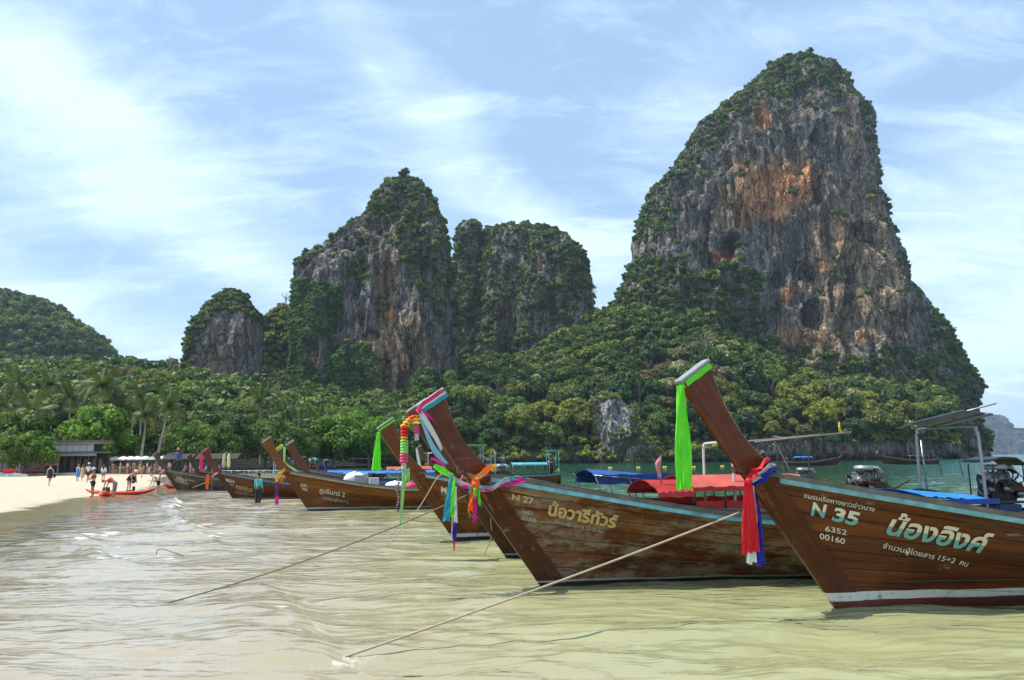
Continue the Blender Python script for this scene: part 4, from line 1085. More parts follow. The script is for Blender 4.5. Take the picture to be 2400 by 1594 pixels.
NSTR = 8; TE = np.linspace(0, 1, NSTR+1)**.92
iron = simple('weathered_iron', (.06, .055, .05), .55, .6, .3, .3, 20)
chrome = simple('tube_steel', (.26, .26, .26), .35, .9, .15, 0, 6)
black = simple('black_rubber', (.015, .015, .016), .6)
alu = simple('dull_aluminium', (.22, .22, .215), .42, .8, .3, .3, 14)
greywood = simple('grey_weathered_wood', (.13, .115, .095), .85, 0, .35, .5, 3)
darkwood = simple('dark_wet_wood', (.05, .038, .028), .7, 0, .4, .3, 3)

def engine(parent, loc, s=1.0, hood=None):
    """car engine on a swivel mount with a long shaft"""
    e = bpy.data.objects.new('engine', None); C.objects.link(e); e.parent = parent; e.location = loc; e.scale = (s, s, s); e.empty_display_size = .1
    mb = MB(); mb.box((0, 0, .02), (.62, .34, .34)); mb.box((.02, 0, -.19), (.5, .26, .12), taper=1.15)
    for i in range(5): mb.box((-.24+.12*i, -.175, .0), (.05, .02, .26))
    for i in range(4): mb.cyl((-.2+.13*i, -.19, .1), (-.2+.13*i, -.235, .12), .03, 8)
    mb.box((.40, 0, .0), (.22, .30, .30), taper=.8); mb.cyl((.5, 0, 0), (.66, 0, -.02), .12, 12, .08)
    mb.build('engine_block', iron, e, .012)
    mb = MB(); mb.box((0, .02, .26), (.56, .24, .13), taper=.85); mb.box((0, .02, .345), (.5, .16, .05))
    for i in range(4): mb.cyl((-.18+.12*i, .02, .34), (-.18+.12*i, .02, .40), .022, 8)
    mb.build('cylinder_head', alu, e, .01)
    mb = MB(); mb.cyl((-.05, -.05, .41), (-.05, -.05, .50), .2, 20); mb.cyl((-.05, -.05, .50), (-.05, -.05, .515), .17, 20); mb.tube([(.14, -.05, .46), (.28, -.08, .45), (.34, -.12, .34)], .045, 8)
    mb.build('air_filter', simple('filter_tin', (.30, .30, .29), .45, .5, .3), e)
    for (z, r_) in ((-.06, .12), (.16, .085), (.02, .06)):
        mb = MB(); y = 0.0 if r_ != .06 else -.2
        mb.cyl((-.33, y, z), (-.36, y, z), r_, 18); mb.cyl((-.36, y, z), (-.375, y, z), r_*.7, 18); mb.cyl((-.375, y, z), (-.395, y, z), r_, 18); mb.build('pulley', alu, e)
    mb = MB(); mb.tube([(-.36, .1, .2), (-.36, .12, -.05), (-.36, .03, -.18), (-.36, -.1, -.1), (-.36, -.25, .0), (-.36, -.22, .08), (-.36, -.06, .24)], .012, 6, closed=True); mb.build('belt', black, e)
    mb = MB(); mb.cyl((-.12, -.24, .04), (.08, -.24, .04), .075, 14); mb.cyl((.18, -.25, -.06), (.34, -.25, -.06), .055, 12); mb.ell((-.3, -.22, .2), (.08, .07, .09)); mb.build('alternator', alu, e)
    mb = MB()
    for i in range(4): mb.tube(cr([(-.2+.12*i, -.16, .2), (-.16+.1*i, -.27, .17), (.0+.08*i, -.3, .05+.02*i), (.3, -.28, .0)], 7), .025, 7)
    mb.tube(cr([(.3, -.28, 0), (.48, -.3, .02), (.7, -.3, .12), (.9, -.28, .2)], 8), .028, 8); mb.build('exhaust_pipe', simple('rusty_pipe', (.07, .045, .03), .8, .3, .4, .4), e)
    mb = MB()
    for k in range(7):
        a = k*1.3; mb.tube(cr([(-.3+.08*k, -.15, .1), (-.25+.09*k, -.3-.04*math.sin(a), .2+.1*math.cos(a)), (-.1+.06*k, -.2, .38), (-.05+.05*k, -.02, .42)], 8), .011+.004*(k % 3), 6)
    mb.tube(cr([(-.34, 0, .24), (-.5, -.05, .3), (-.52, -.1, .05), (-.35, -.1, -.1)], 8), .028, 7); mb.build('hoses', black, e)
    mb = MB(); mb.tube([(-.3, -.2, -.22), (.45, -.2, -.22), (.45, .2, -.22), (-.3, .2, -.22)], .03, 6, closed=True); mb.cyl((.05, 0, -.24), (.05, 0, -.75), .05, 10); mb.cyl((.05, 0, -.5), (.05, 0, -.56), .12, 12)
    mb.build('swivel_mount', iron, e)
    mb = MB(); mb.cyl((.6, 0, -.02), (4.2, 0, -1.15), .035, 10); mb.tube([(1.2, 0, -.16), (2.3, 0, -.35), (3.5, 0, -.93)], .02, 6); mb.build('propeller_shaft', simple('painted_shaft', (.10, .11, .12), .5, .5, .3), e)
    mb = MB(); mb.tube(cr([(-.3, 0, -.2), (-.8, 0, -.16), (-1.5, 0, .02), (-1.75, 0, .05)], 8), .022, 8); mb.cyl((-1.75, 0, .05), (-1.95, 0, .06), .03, 8); mb.build('tiller', iron, e)
    if hood:
        mb = MB(); P = [(-.48, .12), (-.15, .2), (.2, .18), (.42, .05)]
        for i in range(3):
            (x0, z0), (x1, z1) = P[i], P[i+1]; mb.add([(x0, -.32, z0+.44), (x1, -.32, z1+.44), (x1, .32, z1+.44), (x0, .32, z0+.44), (x0, -.32, z0+.47), (x1, -.32, z1+.47), (x1, .32, z1+.47), (x0, .32, z0+.47)], [(0, 3, 2, 1), (4, 5, 6, 7), (0, 1, 5, 4), (2, 3, 7, 6), (3, 0, 4, 7), (1, 2, 6, 5)])
        for x in (-.36, .34): mb.cyl((x, -.3, -.2), (x, -.3, .52), .014, 6); mb.cyl((x, .3, -.2), (x, .3, .52), .014, 6)
        mb.build('engine_hood', simple('hood_cloth', hood, .7, 0, .3), e)
    return e
def canopy(parent, x0, x1, zt, L, col, curtain=None, posts=4, arch=.2, hw=.92, postcol=None, trim=None, sag=.0, lean=0.0, z1=None, name='canopy'):
    m = simple('canvas_%02x%02x%02x' % tuple(int(c*255) for c in col), col, .75, 0, .2, .3, 2, trans=.25); z1 = zt if z1 is None else z1
    nx, ny = 22, 11; V = []; F = []
    for side in (0, 1):
        for i in range(nx):
            u = i/(nx-1); X = x0+(x1-x0)*u; zc = zt+(z1-zt)*u - sag*abs(math.sin(u*PI*(posts-1)))
            for j in range(ny):
                v = -1+2*j/(ny-1); V.append((X+.02*math.sin(j*2.1), v*hw, zc+arch*(1-v*v)-arch - (.012 if side else 0) - (.025*math.sin(i*1.7) if abs(v) == 1 else 0)))
    for s_ in (0, 1):
        for i in range(nx-1):
            for j in range(ny-1):
                a = s_*nx*ny+i*ny+j; f = (a, a+ny, a+ny+1, a+1); F.append(f if not s_ else f[::-1])
    me = mesh_np('roof_sheet', np.array(V), F); c = mobj('canopy_sheet', me, m, parent)
    mb = MB(); pc = postcol or chrome
    for i in range(posts):
        X = x0+.05+(x1-x0-.1)*i/(posts-1); zc = zt+(z1-zt)*i/(posts-1)
        zb = float(zg_(X, L)); b = float(bg_(X, L))-.05
        for s in (-1, 1): mb.cyl((X+lean, s*b, zb), (X, s*hw*.97, zc-arch*.97-.01), .017, 6)
        mb.tube([(X, v*hw*.97, zc-arch+arch*(1-v*v)-.02) for v in (-1, -.6, -.2, .2, .6, 1)], .013, 6)
    for s in (-1, 1): mb.tube([(x0, s*hw*.98, zt-arch-.01), (x1, s*hw*.98, z1-arch-.01)], .015, 6)
    mb.build('canopy_frame', pc, parent)
    if curtain:
        m2 = simple('curtain_%02x%02x%02x' % tuple(int(c*255) for c in curtain[0]), curtain[0], .7, 0, .25, .3, 3, trans=.15)
        for s in (-1, 1):
            V = []; F = []; n = 34
            for i in range(n):
                X = x0+.05+(x1-x0-.1)*i/(n-1); zg = float(zg_(X, L))
                for k, zz in enumerate((curtain[1], curtain[1]-(curtain[1]-curtain[2])*.5, curtain[2])): V.append((X, s*(hw*.97+(.02*math.sin(i*1.9+k))-.02*k), zz+.012*math.sin(i*.9)))
            for i in range(n-1):
                for k in range(2): a = i*3+k; F.append((a, a+3, a+4, a+1))
            mobj('side_curtain', mesh_np('side_curtain', np.array(V), F), m2, parent)
    if trim:
        m3 = simple('trim_%02x%02x%02x' % tuple(int(c*255) for c in trim), trim, .7, 0, .2)
        for s in (-1, 1): MB().box(((x0+x1)/2, s*hw, (zt+z1)/2-arch-.05), (x1-x0, .012, .09)).build('valance', m3, parent)
    return c
def stern_frame(parent, x0, x1, ztop, L, mat, hw=.62, roof=None, tilt=0.0, r=.026, over=.2):
    """hoops of bent tube across the stern, one at x0 and (for a roof) one at x1"""
    for X in ([x0, x1] if x1 else [x0]):
        zb = float(zg_(X, L)); pts = [(X, -hw-.03, zb-.05), (X, -hw, ztop-.3), (X, -hw+.04, ztop-.08), (X, -hw+.16, ztop), (X, hw-.16, ztop), (X, hw-.04, ztop-.08), (X, hw, ztop-.3), (X, hw+.03, zb-.05)]
        MB().tube(cr(pts, 40), r, 9).build('roof_hoop', mat, parent)
    if x1:
        mb = MB()
        for y in (-hw*.7, hw*.7): mb.cyl((x0-over, y, ztop+.02), (x1+over, y, ztop+.02+tilt), r*.7, 7)
        mb.build('cross_bar', mat, parent)
    if roof:
        R = Matrix.Rotation(-math.atan2(tilt, x1-x0), 3, 'Y'); MB().box(((x0+x1)/2, 0, ztop+tilt/2+.06), (x1-x0+over*2, hw*1.9, .03), R).build('roof_panel', roof, parent, .006)
def longtail(px, py, label, sc=1.0, ang=12, L=9.6, base=(.16, .062, .022), dark=(.055, .022, .010), worn=0., bands=(.03, .08, (.6, .6, .55), (.05, .03, .025)), rail=(.13, .42, .47), planks=True, ztop=3.15, gloss=.32, flip=False, wornc=(.30, .27, .22), foredeck=True, prowbase=None, mirror=False, loc=None, roll=0.0, capcol=None, thwarts=True, stemw=.41):
    g = loc if loc is not None else ground(px, py)
    b = empty('longtail_boat', (g.x, g.y, 0), math.radians(ang), sc); b.rotation_euler.x = roll
    tag(b, label, 'boat', 'long-tail boats moored at the beach')
    b['L'] = L
    key = '%.3f_%.3f_%.1f_%.2f' % (base[0], base[1], worn, bands[1])
    W_ = wood('hull_wood_'+key, base, dark, worn, wornc, bands, gloss)
    pb = prowbase or base
    W2 = wood('stem_wood_'+key+'%.3f' % pb[0], (pb[0]*.8, pb[1]*.8, pb[2]*.8), dark, max(worn*.5, .2), wornc, bands, gloss-.06)
    if planks:
        for side in (-1, 1):
            for k in range(NSTR):
                V, F, G = strake(L, TE[k], TE[k+1], side); me = mesh_np('plank', np.array(V), F, True); set_attr(me, 'grain', np.array(G), 'FLOAT_VECTOR')
                me.polygons.foreach_set('use_smooth', np.zeros(len(me.polygons), bool)); mobj('plank', me, W_, b)
    # hull shell
    V = []; G = []; n, k = 34, 12; F = []
    for side in (-1, 1):
        for u in us(n):
            for t_ in np.linspace(0, 1, k)**.9:
                X, bb, z = (float(q) for q in hullP(u, t_, L)); V.append((X, side*(bb-(.022 if planks else 0)), z)); G.append((X, t_*1.7, float(int(t_*8))))
    for s_ in (0, 1):
        for i in range(n-1):
            for j in range(k-1):
                a = s_*n*k+i*k+j; f = (a, a+k, a+k+1, a+1); F.append(f if s_ else f[::-1])
    for j in range(k-1):
        a = (n-1)*k+j; c_ = n*k+(n-1)*k+j; F.append((a, a+1, c_+1, c_))
    me = mesh_np('hull', np.array(V), F); set_attr(me, 'grain', np.array(G), 'FLOAT_VECTOR'); mobj('hull', me, W_ if not planks else simple('hull_inside', (.16, .10, .06), .8, 0, .3), b)
    # stem timber clasping the bow
    V = []; F = []; G = []; ts = np.linspace(-.02, 1.0, 16)
    for t_ in ts:
        tt = max(t_, 0.0); Xs = -RAKE*(ZK+(ZJ-ZK)*t_); zf = ZK+(ZJ-ZK)*t_; u_ = stemw*(1-.12*t_)/(L-Xs)
        X, bb, z = (float(q) for q in hullP(u_, tt, L)); X1, b1, z1 = (float(q) for q in hullP(u_*.5, tt, L))
        z = zf*.0+z; row = [(Xs-.06, -.035, zf), (X1, -b1-.030, z1+(zf-z1)*.5), (X, -bb-.034, z), (X+.004, -bb+.02, z), (X+.004, bb-.02, z), (X, bb+.034, z), (X1, b1+.030, z1+(zf-z1)*.5), (Xs-.06, .035, zf)]
        V += row; G += [(p[2]*1.2+p[0]*.6, (p[0]*.8+p[2]*.6)*.9, 5.5) for p in row]
    for i in range(len(ts)-1):
        for j in range(8): a = i*8+j; b_ = i*8+(j+1) % 8; F.append((a, b_, b_+8, a+8))
    F.append(tuple(range(8))); F.append(tuple((len(ts)-1)*8+j for j in range(7, -1, -1)))
    me = mesh_np('stem', np.array(V), F, False); set_attr(me, 'grain', np.array(G), 'FLOAT_VECTOR'); mobj('stem', me, W2, b)
    # prow board rising from the stem
    d = Vector((-.573, 0, .819)); nn = Vector((.819, 0, .573)); s0 = (1.42)/.819; s1 = ztop/.819-.12
    F0 = Vector((-.05, 0, 0)); V = []; F = []; G = []; nS = 18
    for i in range(nS):
        k_ = i/(nS-1); s_ = s0+(s1-s0)*k_; w = float(np.interp(k_, [0, .12, .25, .45, .65, .85, 1], [.44, .42, .37, .335, .355, .42, .50])); th = float(np.interp(k_, [0, .5, 1], [.065, .070, .10]))
        bow = .05*math.sin(PI*k_); f = F0+d*s_+nn*(-bow*.6)
        for (q, y) in ((0, -th*.55), (.02, -th), (w-.02, -th), (w, -th*.7), (w, th*.7), (w-.02, th), (.02, th), (0, th*.55)):
            p = f+nn*q; V.append((p.x, y, p.z)); G.append((s_*1.0, q*1.6, 8.5+(1 if y > 0 else 0)))
    for i in range(nS-1):
        for j in range(8): a = i*8+j; b_ = i*8+(j+1) % 8; F.append((a, b_, b_+8, a+8))
    F.append(tuple(range(8))); F.append(tuple((nS-1)*8+j for j in range(7, -1, -1)))
    me = mesh_np('prow_board', np.array(V), F, False); set_attr(me, 'grain', np.array(G), 'FLOAT_VECTOR'); mobj('prow_board', me, W2, b)
    topf = F0+d*s1; b['top'] = [topf.x, topf.y, topf.z]
    mb = MB(); c0 = topf+nn*.25+d*.02; R = Matrix((nn, Vector((0, 1, 0)), d)).transposed(); mb.box(c0, (.52, .225, .05), R); mb.build('prow_cap', simple('grey_cap', (.24, .25, .26), .5, 0, .2) if capcol is None else simple('cap_%.2f_%.2f' % capcol[:2], capcol, .6), b, .01)
    mb = MB(); mb.box((-RAKE*1.72+.02, 0, 1.80), (.34, .16, .07)); mb.box((-RAKE*1.72-.13, 0, 1.83), (.10, .26, .09)); grained(mb, 'bow_bracket', W2, b, 3, .01)
    # rails
    rm = simple('rail_%.2f_%.2f_%.2f' % rail, rail, .5, 0, .35, .2, 5)
    for side in (-1, 1):
        V, F = rail_mesh(L, side, .012, .046, -.072, -.006, .035); mobj('rub_rail', mesh_np('rub_rail', np.array(V), F, False), rm, b)
        V, F = rail_mesh(L, side, -.08, .052, -.005, .055, .02); mobj('gunwale_cap', mesh_np('gunwale_cap', np.array(V), F, False), greywood, b)
        V, F = rail_mesh(L, side, -.13, -.09, -.16, .075, .05); mobj('coaming', mesh_np('coaming', np.array(V), F, False), greywood if side < 0 else darkwood, b)
    # inside: floor boards, bow deck, thwarts, ribs
    V = []; F = []; Xs = np.linspace(.6, L-.05, 24)
    for X in Xs:
        w = float(bg_(X, L)*(((.32-ZK)/(float(zg_(X, L))-ZK))**float(pw_(X))))-.04; V += [(X, -w, .32), (X, w, .32)]
    for i in range(len(Xs)-1): F.append((2*i, 2*i+2, 2*i+3, 2*i+1))
    mobj('floor_boards', mesh_np('floor_boards', np.array(V), F, False), greywood, b)
    if foredeck:
        for i in range(9):
            X = -.85+.2*i; w = float(bg_(X, L))-.13; z = float(zg_(X, L))-.06
            if w > .03: MB().box((X, 0, z), (.185, w*2, .03)).build('deck_plank', greywood, b)
    if thwarts:
        for X in (2.2, 3.2, 4.2, 5.2, 6.2, 7.4):
            w = float(bg_(X, L))-.1; z = float(zg_(X, L))-.22; MB().box((X, 0, z), (.26, w*2, .035)).build('thwart', greywood, b)
    w = float(bg_(L, L)); MB().box((L+.01, 0, (.98+ZK)/2+.05), (.05, w*1.9, .98-ZK-.1)).build('transom', W2, b)
    return b
def to_world(b, p):
    M = Matrix.Translation(b.location) @ b.rotation_euler.to_matrix().to_4x4() @ Matrix.Scale(b.scale[0], 4)
    return M @ Vector(p)
def pick(b, px, py):
    """hull point on the near side seen at a photo pixel"""
    M = (Matrix.Translation(b.location) @ b.rotation_euler.to_matrix().to_4x4() @ Matrix.Scale(b.scale[0], 4)).inverted(); L = b['L']
    o = M @ Vector((0, 0, CAM_H)); q = M @ (Vector((0, 0, CAM_H))+px_dir(px, py)); d = q-o; y = -.5
    for _ in range(30):
        k = (y-o.y)/d.y; p = o+d*k; u, t_ = hull_inv(p.x, p.z, L); X, bb, z = hullP(u, t_, L); y = .5*y-.5*float(bb)
    return p.x, p.z
def paint_text(b, s, p0, p1, hpx, mat, bold=0.0, shear=0.0, name='painted_name', halves=None, stretch=True, off=.026):
    """lettering laid on the planking between two pixels of its baseline"""
    L = b['L']; X0, z0 = pick(b, *p0); X1, z1 = pick(b, *p1)
    cu = bpy.data.curves.new('t', 'FONT'); cu.body = s; cu.offset = bold; cu.shear = shear; cu.resolution_u = 3
    o = bpy.data.objects.new('t', cu); C.objects.link(o); dg = bpy.context.evaluated_depsgraph_get(); me = bpy.data.meshes.new_from_object(o.evaluated_get(dg)); bpy.data.objects.remove(o)
    n = len(me.vertices)
    if n == 0: return None
    bm = bmesh.new(); bm.from_mesh(me); bmesh.ops.triangulate(bm, faces=bm.faces); bm.to_mesh(me); bm.free()
    co = np.empty(len(me.vertices)*3, np.float32); me.vertices.foreach_get('co', co); co = co.reshape(-1, 3)
    w = co[:, 0].max()-co[:, 0].min(); dist = (to_world(b, (X0, -.5, z0))-Vector((0, 0, CAM_H))).length
    h = hpx/FPX*dist/b.scale[0]; fx = (co[:, 0]-co[:, 0].min())/w; ty = co[:, 1]/.70*h if halves is None else co[:, 1]/.70*h
    X = X0+(X1-X0)*fx; z = z0+(z1-z0)*fx+ty; u, t_ = hull_inv(X, z, L); Xq, bb, zq = hullP(u, t_, L)
    V = np.stack([X, -(bb+off), z], 1)
    me.vertices.foreach_set('co', V.astype(np.float32).ravel()); me.update()
    if halves is not None: set_attr(me, 'rise', np.clip(ty/h, -1, 2), 'FLOAT')
    me.materials.clear(); me.materials.append(mat); return mobj(name, me, mat, b)
def two_tone(name, up, lo, cut=.42):
    m, t, o = newmat(name); r = t.add('ShaderNodeAttribute', attribute_name='rise').outputs['Fac']
    tc = t.add('ShaderNodeTexCoord').outputs['Object']
    principled(t, o, col=t.mix(t.math('LESS_THAN', r, t.math('ADD', cut, t.mrange(t.noise(tc, 3, 2), .3, .7, -.03, .03))), up, lo), rough=.6); return m
white_p = simple('cream_paint', (.62, .58, .48), .65, 0, .25, 0, 30); gold_p = simple('old_gold_paint', (.50, .36, .14), .6, 0, .3, 0, 30); grey_p = simple('faded_paint', (.42, .40, .36), .7, 0, .3, 0, 30)
tt_m = two_tone('cream_over_teal', (.66, .62, .48), (.14, .36, .34))

# --- the fleet, right to left
B35 = longtail(1966, 1424, 'right-hand boat numbered 35 with the tall prow and a neon green sash', ang=12, L=9.8, worn=.25, bands=(.085, .195, (.62, .60, .52), (.16, .035, .025)), base=(.145, .043, .013), dark=(.050, .015, .006), ztop=3.08, prowbase=(.140, .038, .014), rail=(.14, .33, .34))
paint_text(B35, 'ชมรมเรือหางยาวอ่าวนาง', (1881, 1166), (2046, 1199), 9.5, white_p, .008)
paint_text(B35, 'N', (1897, 1206), (1932, 1213), 27, tt_m, .035, .1, halves=True); paint_text(B35, '35', (1946, 1218), (2008, 1232), 27, tt_m, .04, .1, halves=True)
paint_text(B35, '6352', (1931, 1244), (1981, 1254), 11, white_p, .01); paint_text(B35, '00160', (1918, 1262), (1977, 1275), 12, white_p, .01)
paint_text(B35, 'น้องอิงค์', (2073, 1250), (2310, 1298), 38, tt_m, .03, .25, halves=True)
paint_text(B35, 'จำนวนผู้โดยสาร', (2066, 1284), (2186, 1311), 10.5, white_p, .008, .15); paint_text(B35, '15+2', (2194, 1312), (2233, 1320), 10.5, white_p, .008, .15); paint_text(B35, 'คน', (2244, 1323), (2264, 1328), 10.5, white_p, .008, .15)
B27 = longtail(1272, 1370, 'middle boat numbered 27 with a worn hull and a pink-and-blue sash on its prow', ang=12.5, L=9.6, worn=1.0, bands=(.035, .062, (.42, .40, .36), (.03, .022, .018)), base=(.165, .050, .013), dark=(.050, .016, .006), ztop=2.93, rail=(.14, .40, .47), wornc=(.26, .21, .14), prowbase=(.125, .036, .012))
paint_text(B27, 'ชมรมเรือหางยาวอ่าวนาง', (1198, 1152), (1263, 1165), 6, gold_p, .008)
paint_text(B27, 'N 27', (1199, 1171), (1250, 1182), 14, gold_p, .035)
paint_text(B27, '6652', (1223, 1203), (1249, 1208), 8.5, grey_p, .01); paint_text(B27, '03300', (1223, 1218), (1256, 1225), 8.5, grey_p, .01)
paint_text(B27, 'น้อวารีทัวร์', (1283, 1206), (1444, 1238), 27, gold_p, .04, .1); paint_text(B27, 'จำนวนผู้โดยสาร', (1299, 1226), (1367, 1240), 7.5, grey_p, .006, .1); paint_text(B27, '15+2', (1373, 1241), (1394, 1246), 7.5, grey_p, .006, .1); paint_text(B27, 'คน', (1400, 1247), (1413, 1250), 7.5, grey_p, .006, .1)
B3 = longtail(1190, 1304, 'boat with a flower garland on its prow and a red canopy', sc=.97, ang=12, L=9.6, base=(.125, .048, .018), dark=(.05, .02, .01), rail=(.20, .36, .36), bands=(.03, .06, (.4, .4, .38), (.03, .02, .02)))
B4 = longtail(1067, 1264, 'boat marked MO with a short green sash on its prow', sc=.95, ang=12, L=11.0, base=(.190, .070, .018), dark=(.070, .024, .008), ztop=3.02, rail=(.22, .36, .34), bands=(.06, .15, (.6, .58, .52), (.06, .035, .03)))
paint_text(B4, 'MO', (1033, 1153), (1062, 1160), 13, white_p, .035); paint_text(B4, '6752', (1034, 1160), (1052, 1164), 6, grey_p); paint_text(B4, 'จำนวนผู้โดยสาร', (1098, 1212), (1170, 1222), 8, grey_p, .006, .1)
B5 = longtail(724, 1195, 'light brown varnished boat with numeral 2 and a gold and purple sash', sc=.90, ang=11, L=9.4, base=(.215, .078, .018), dark=(.085, .028, .008), rail=(.30, .26, .20), bands=(.03, .10, (.5, .48, .44), (.05, .03, .03)), gloss=.36)
paint_text(B5, '6792', (704, 1140), (719, 1142), 6.5, white_p, .01); paint_text(B5, '03994', (703, 1149), (720, 1152), 6.5, white_p, .01)
paint_text(B5, 'ภูมรินทร์ 2', (748, 1154), (808, 1165), 10, white_p, .012, .1); paint_text(B5, 'บรรทุกผู้โดยสาร', (757, 1170), (818, 1181), 7, grey_p, .006, .15)
B6 = longtail(763, 1178, 'brown boat with a pale green sash, tied just behind the varnished boat', sc=.90, ang=11, L=9.4, base=(.170, .060, .028), dark=(.06, .025, .012), rail=(.06, .16, .18), planks=False)
paint_text(B6, 'M070', (720, 1121), (742, 1126), 8, white_p, .02); paint_text(B6, 'ลูกสาว', (745, 1126), (762, 1131), 8, white_p, .01)
B6b = longtail(727, 1170, 'boat with a yellow cloth on its prow, between the twin brown prows', sc=.86, ang=10, L=9.2, base=(.150, .060, .030), rail=(.25, .22, .18), planks=False)
B7 = longtail(549, 1171, 'boat with a bright pink sash hanging from its prow', sc=.82, ang=10, L=9.4, base=(.150, .056, .022), dark=(.05, .02, .01), worn=.3, rail=(.10, .20, .22), bands=(.04, .09, (.5, .48, .45), (.04, .02, .02)), planks=False)
paint_text(B7, 'M0274', (529, 1128), (549, 1133), 6, white_p, .02); paint_text(B7, '6452', (537, 1137), (548, 1140), 4, grey_p); paint_text(B7, 'อรุณีทัวร์', (553, 1144), (592, 1154), 8, gold_p, .015); paint_text(B7, 'จำนวนผู้โดยสาร', (552, 1155), (600, 1163), 4, grey_p)
B8 = longtail(417, 1151, 'grey weathered boat that the blue-shirted man stands on', sc=.82, ang=9, L=9.2, base=(.105, .080, .055), dark=(.045, .035, .026), worn=.7, rail=(.14, .14, .13), bands=(.03, .07, (.4, .4, .4), (.03, .03, .03)), planks=False, prowbase=(.11, .06, .05))
paint_text(B8, 'สายัณ 4', (414, 1124), (438, 1131), 8, white_p, .02); paint_text(B8, 'จำนวนผู้โดยสาร', (409, 1128), (440, 1137), 5, white_p); paint_text(B8, 'M 0254', (442, 1127), (456, 1130), 4, white_p, .01)
B9 = longtail(490, 1147, 'small boat half hidden behind the grey weathered boat', sc=.78, ang=9, L=9, base=(.09, .06, .045), rail=(.12, .12, .11), planks=False)
B10 = longtail(1040, 1142, 'boat behind the garlanded prow with an orange posy on its stem', sc=.92, ang=9, L=9.4, base=(.17, .075, .032), rail=(.10, .30, .36), planks=False)
for bb in (B3,):
    canopy(bb, 3.9, 6.8, 1.66, 9.6, (.55, .10, .07), curtain=((.50, .035, .02), 1.12, .78), posts=5, arch=.24, hw=.98, trim=(.40, .02, .03), postcol=iron)
    canopy(bb, 3.1, 3.95, 1.56, 9.6, (.42, .02, .02), posts=2, arch=.24, hw=.95, trim=(.5, .03, .03), postcol=iron)
    stern_frame(bb, 5.0, None, 2.38, 9.6, simple('white_tube', (.55, .54, .50), .45, .2), hw=.7, r=.03)
    engine(bb, (8.85, 0, 1.26), 1.1)
canopy(B4, 3.6, 6.6, 1.82, 9.6, (.02, .09, .30), curtain=((.012, .05, .20), 1.66, 1.40), posts=4, arch=.16, hw=.95, lean=.25, z1=1.55)
stern_frame(B4, 9.3, 10.3, 2.52, 11, iron, hw=.6, r=.026)
mb = MB(); mb.cyl((8.7, -.45, 2.52), (11.9, -.45, 2.80), .028, 7); mb.cyl((8.7, .35, 2.54), (11.3, .35, 2.75), .028, 7); mb.cyl((9.7, -.6, 2.62), (10.0, .7, 2.72), .015, 6); mb.build('roof_pole', simple('old_pole', (.20, .16, .14), .8), B4)
MB().cyl((9.4, -.4, 2.5), (10.0, -.7, .9), .02, 6).build('brace', simple('old_pole', (.2, .16, .14), .8), B4)
engine(B4, (10.5, 0, 1.3), .9)
canopy(B27, 6.55, 8.05, 1.40, 9.6, (.02, .24, .62), posts=3, arch=.10, hw=.9, trim=(.015, .06, .28), z1=1.28, postcol=iron)
stern_frame(B27, 7.9, None, 2.50, 9.6, chrome, hw=.75, r=.027)
MB().cyl((8.02, .72, .9), (7.96, .70, 2.3), .02, 7).build('brace', chrome, B27)
panel_m = simple('solar_glass', (.06, .07, .085), .45, 0, .1)
R = Matrix.Rotation(-.13, 3, 'X') @ Matrix.Rotation(.10, 3, 'Y'); MB().box((7.9, -.15, 2.66), (.66, 1.3, .03), R).build('solar_panel', panel_m, B27, .006)
mb = MB()
mb.cyl((7.55, .85, 2.52), (7.75, -1.35, 2.86), .014, 6); mb.cyl((8.05, .8, 2.50), (8.05, -.9, 2.72), .014, 6)
mb.build('panel_rail', chrome, B27)
mb = MB(); mb.ell((7.9, -.25, 2.74), (.05, .05, .055)); mb.cyl((7.9, -.25, 2.64), (7.9, -.25, 2.72), .04, 8); mb.build('red_lamp', simple('red_lens', (.55, .02, .02), .3), B27)
mb = MB(); mb.ell((7.8, .75, 2.64), (.035, .035, .04)); mb.build('green_lamp', simple('green_lens', (.03, .25, .12), .3), B27)
engine(B27, (8.95, 0, 1.32), .95, hood=(.03, .032, .04))
MB().box((8.98, 0, .85), (.5, .45, .45)).build('engine_stand', simple('navy_paint', (.02, .05, .14), .6), B27, .02)
mb = MB()
for k, (x, y) in enumerate(((7.9, -.3), (7.95, .25), (7.85, .55))): mb.tube(cr([(x, y, 2.5), (x+.05, y-.02, 2.2), (x-.03, y, 1.9), (x+.02, y, 1.6)], 8), .007, 5)
mb.build('hanging_cord', black, B27)
# open boat with kit lying in it, canopies of the boats behind
canopy(B6, .9, 5.8, 1.66, 9.4, (.03, .17, .50), posts=5, arch=.12, hw=.9, curtain=((.012, .06, .42), 1.2, .95))
canopy(B6b, 4.6, 7.4, 1.92, 9.2, (.48, .12, .06), posts=4, arch=.16, hw=.88)
canopy(B7, 4.4, 8.2, 1.80, 9.4, (.03, .16, .55), posts=4, arch=.12, hw=.9, trim=(.25, .45, .5))
canopy(B8, 3.4, 7.6, 1.70, 9.2, (.34, .31, .29), posts=5, arch=.04, hw=.9)
canopy(B9, 3.6, 7.2, 1.75, 9.0, (.10, .26, .45), posts=4, arch=.1, hw=.88)
canopy(B10, 5.4, 8.3, 1.88, 9.4, (.10, .42, .50), posts=4, arch=.12, hw=.9, trim=(.3, .6, .62))
canopy(B5, 6.3, 8.3, 1.82, 9.4, (.10, .42, .50), posts=3, arch=.08, hw=.85, trim=(.25, .6, .65))
stern_frame(B5, 8.6, None, 2.55, 9.4, chrome, hw=.6, r=.026)
stern_frame(B6b, 7.2, 8.2, 2.72, 9.4, chrome, hw=.5, r=.028); stern_frame(B6, 7.7, 8.5, 2.95, 9.2, chrome, hw=.5, r=.025, roof=simple('green_panel', (.10, .55, .25), .6), over=.2)
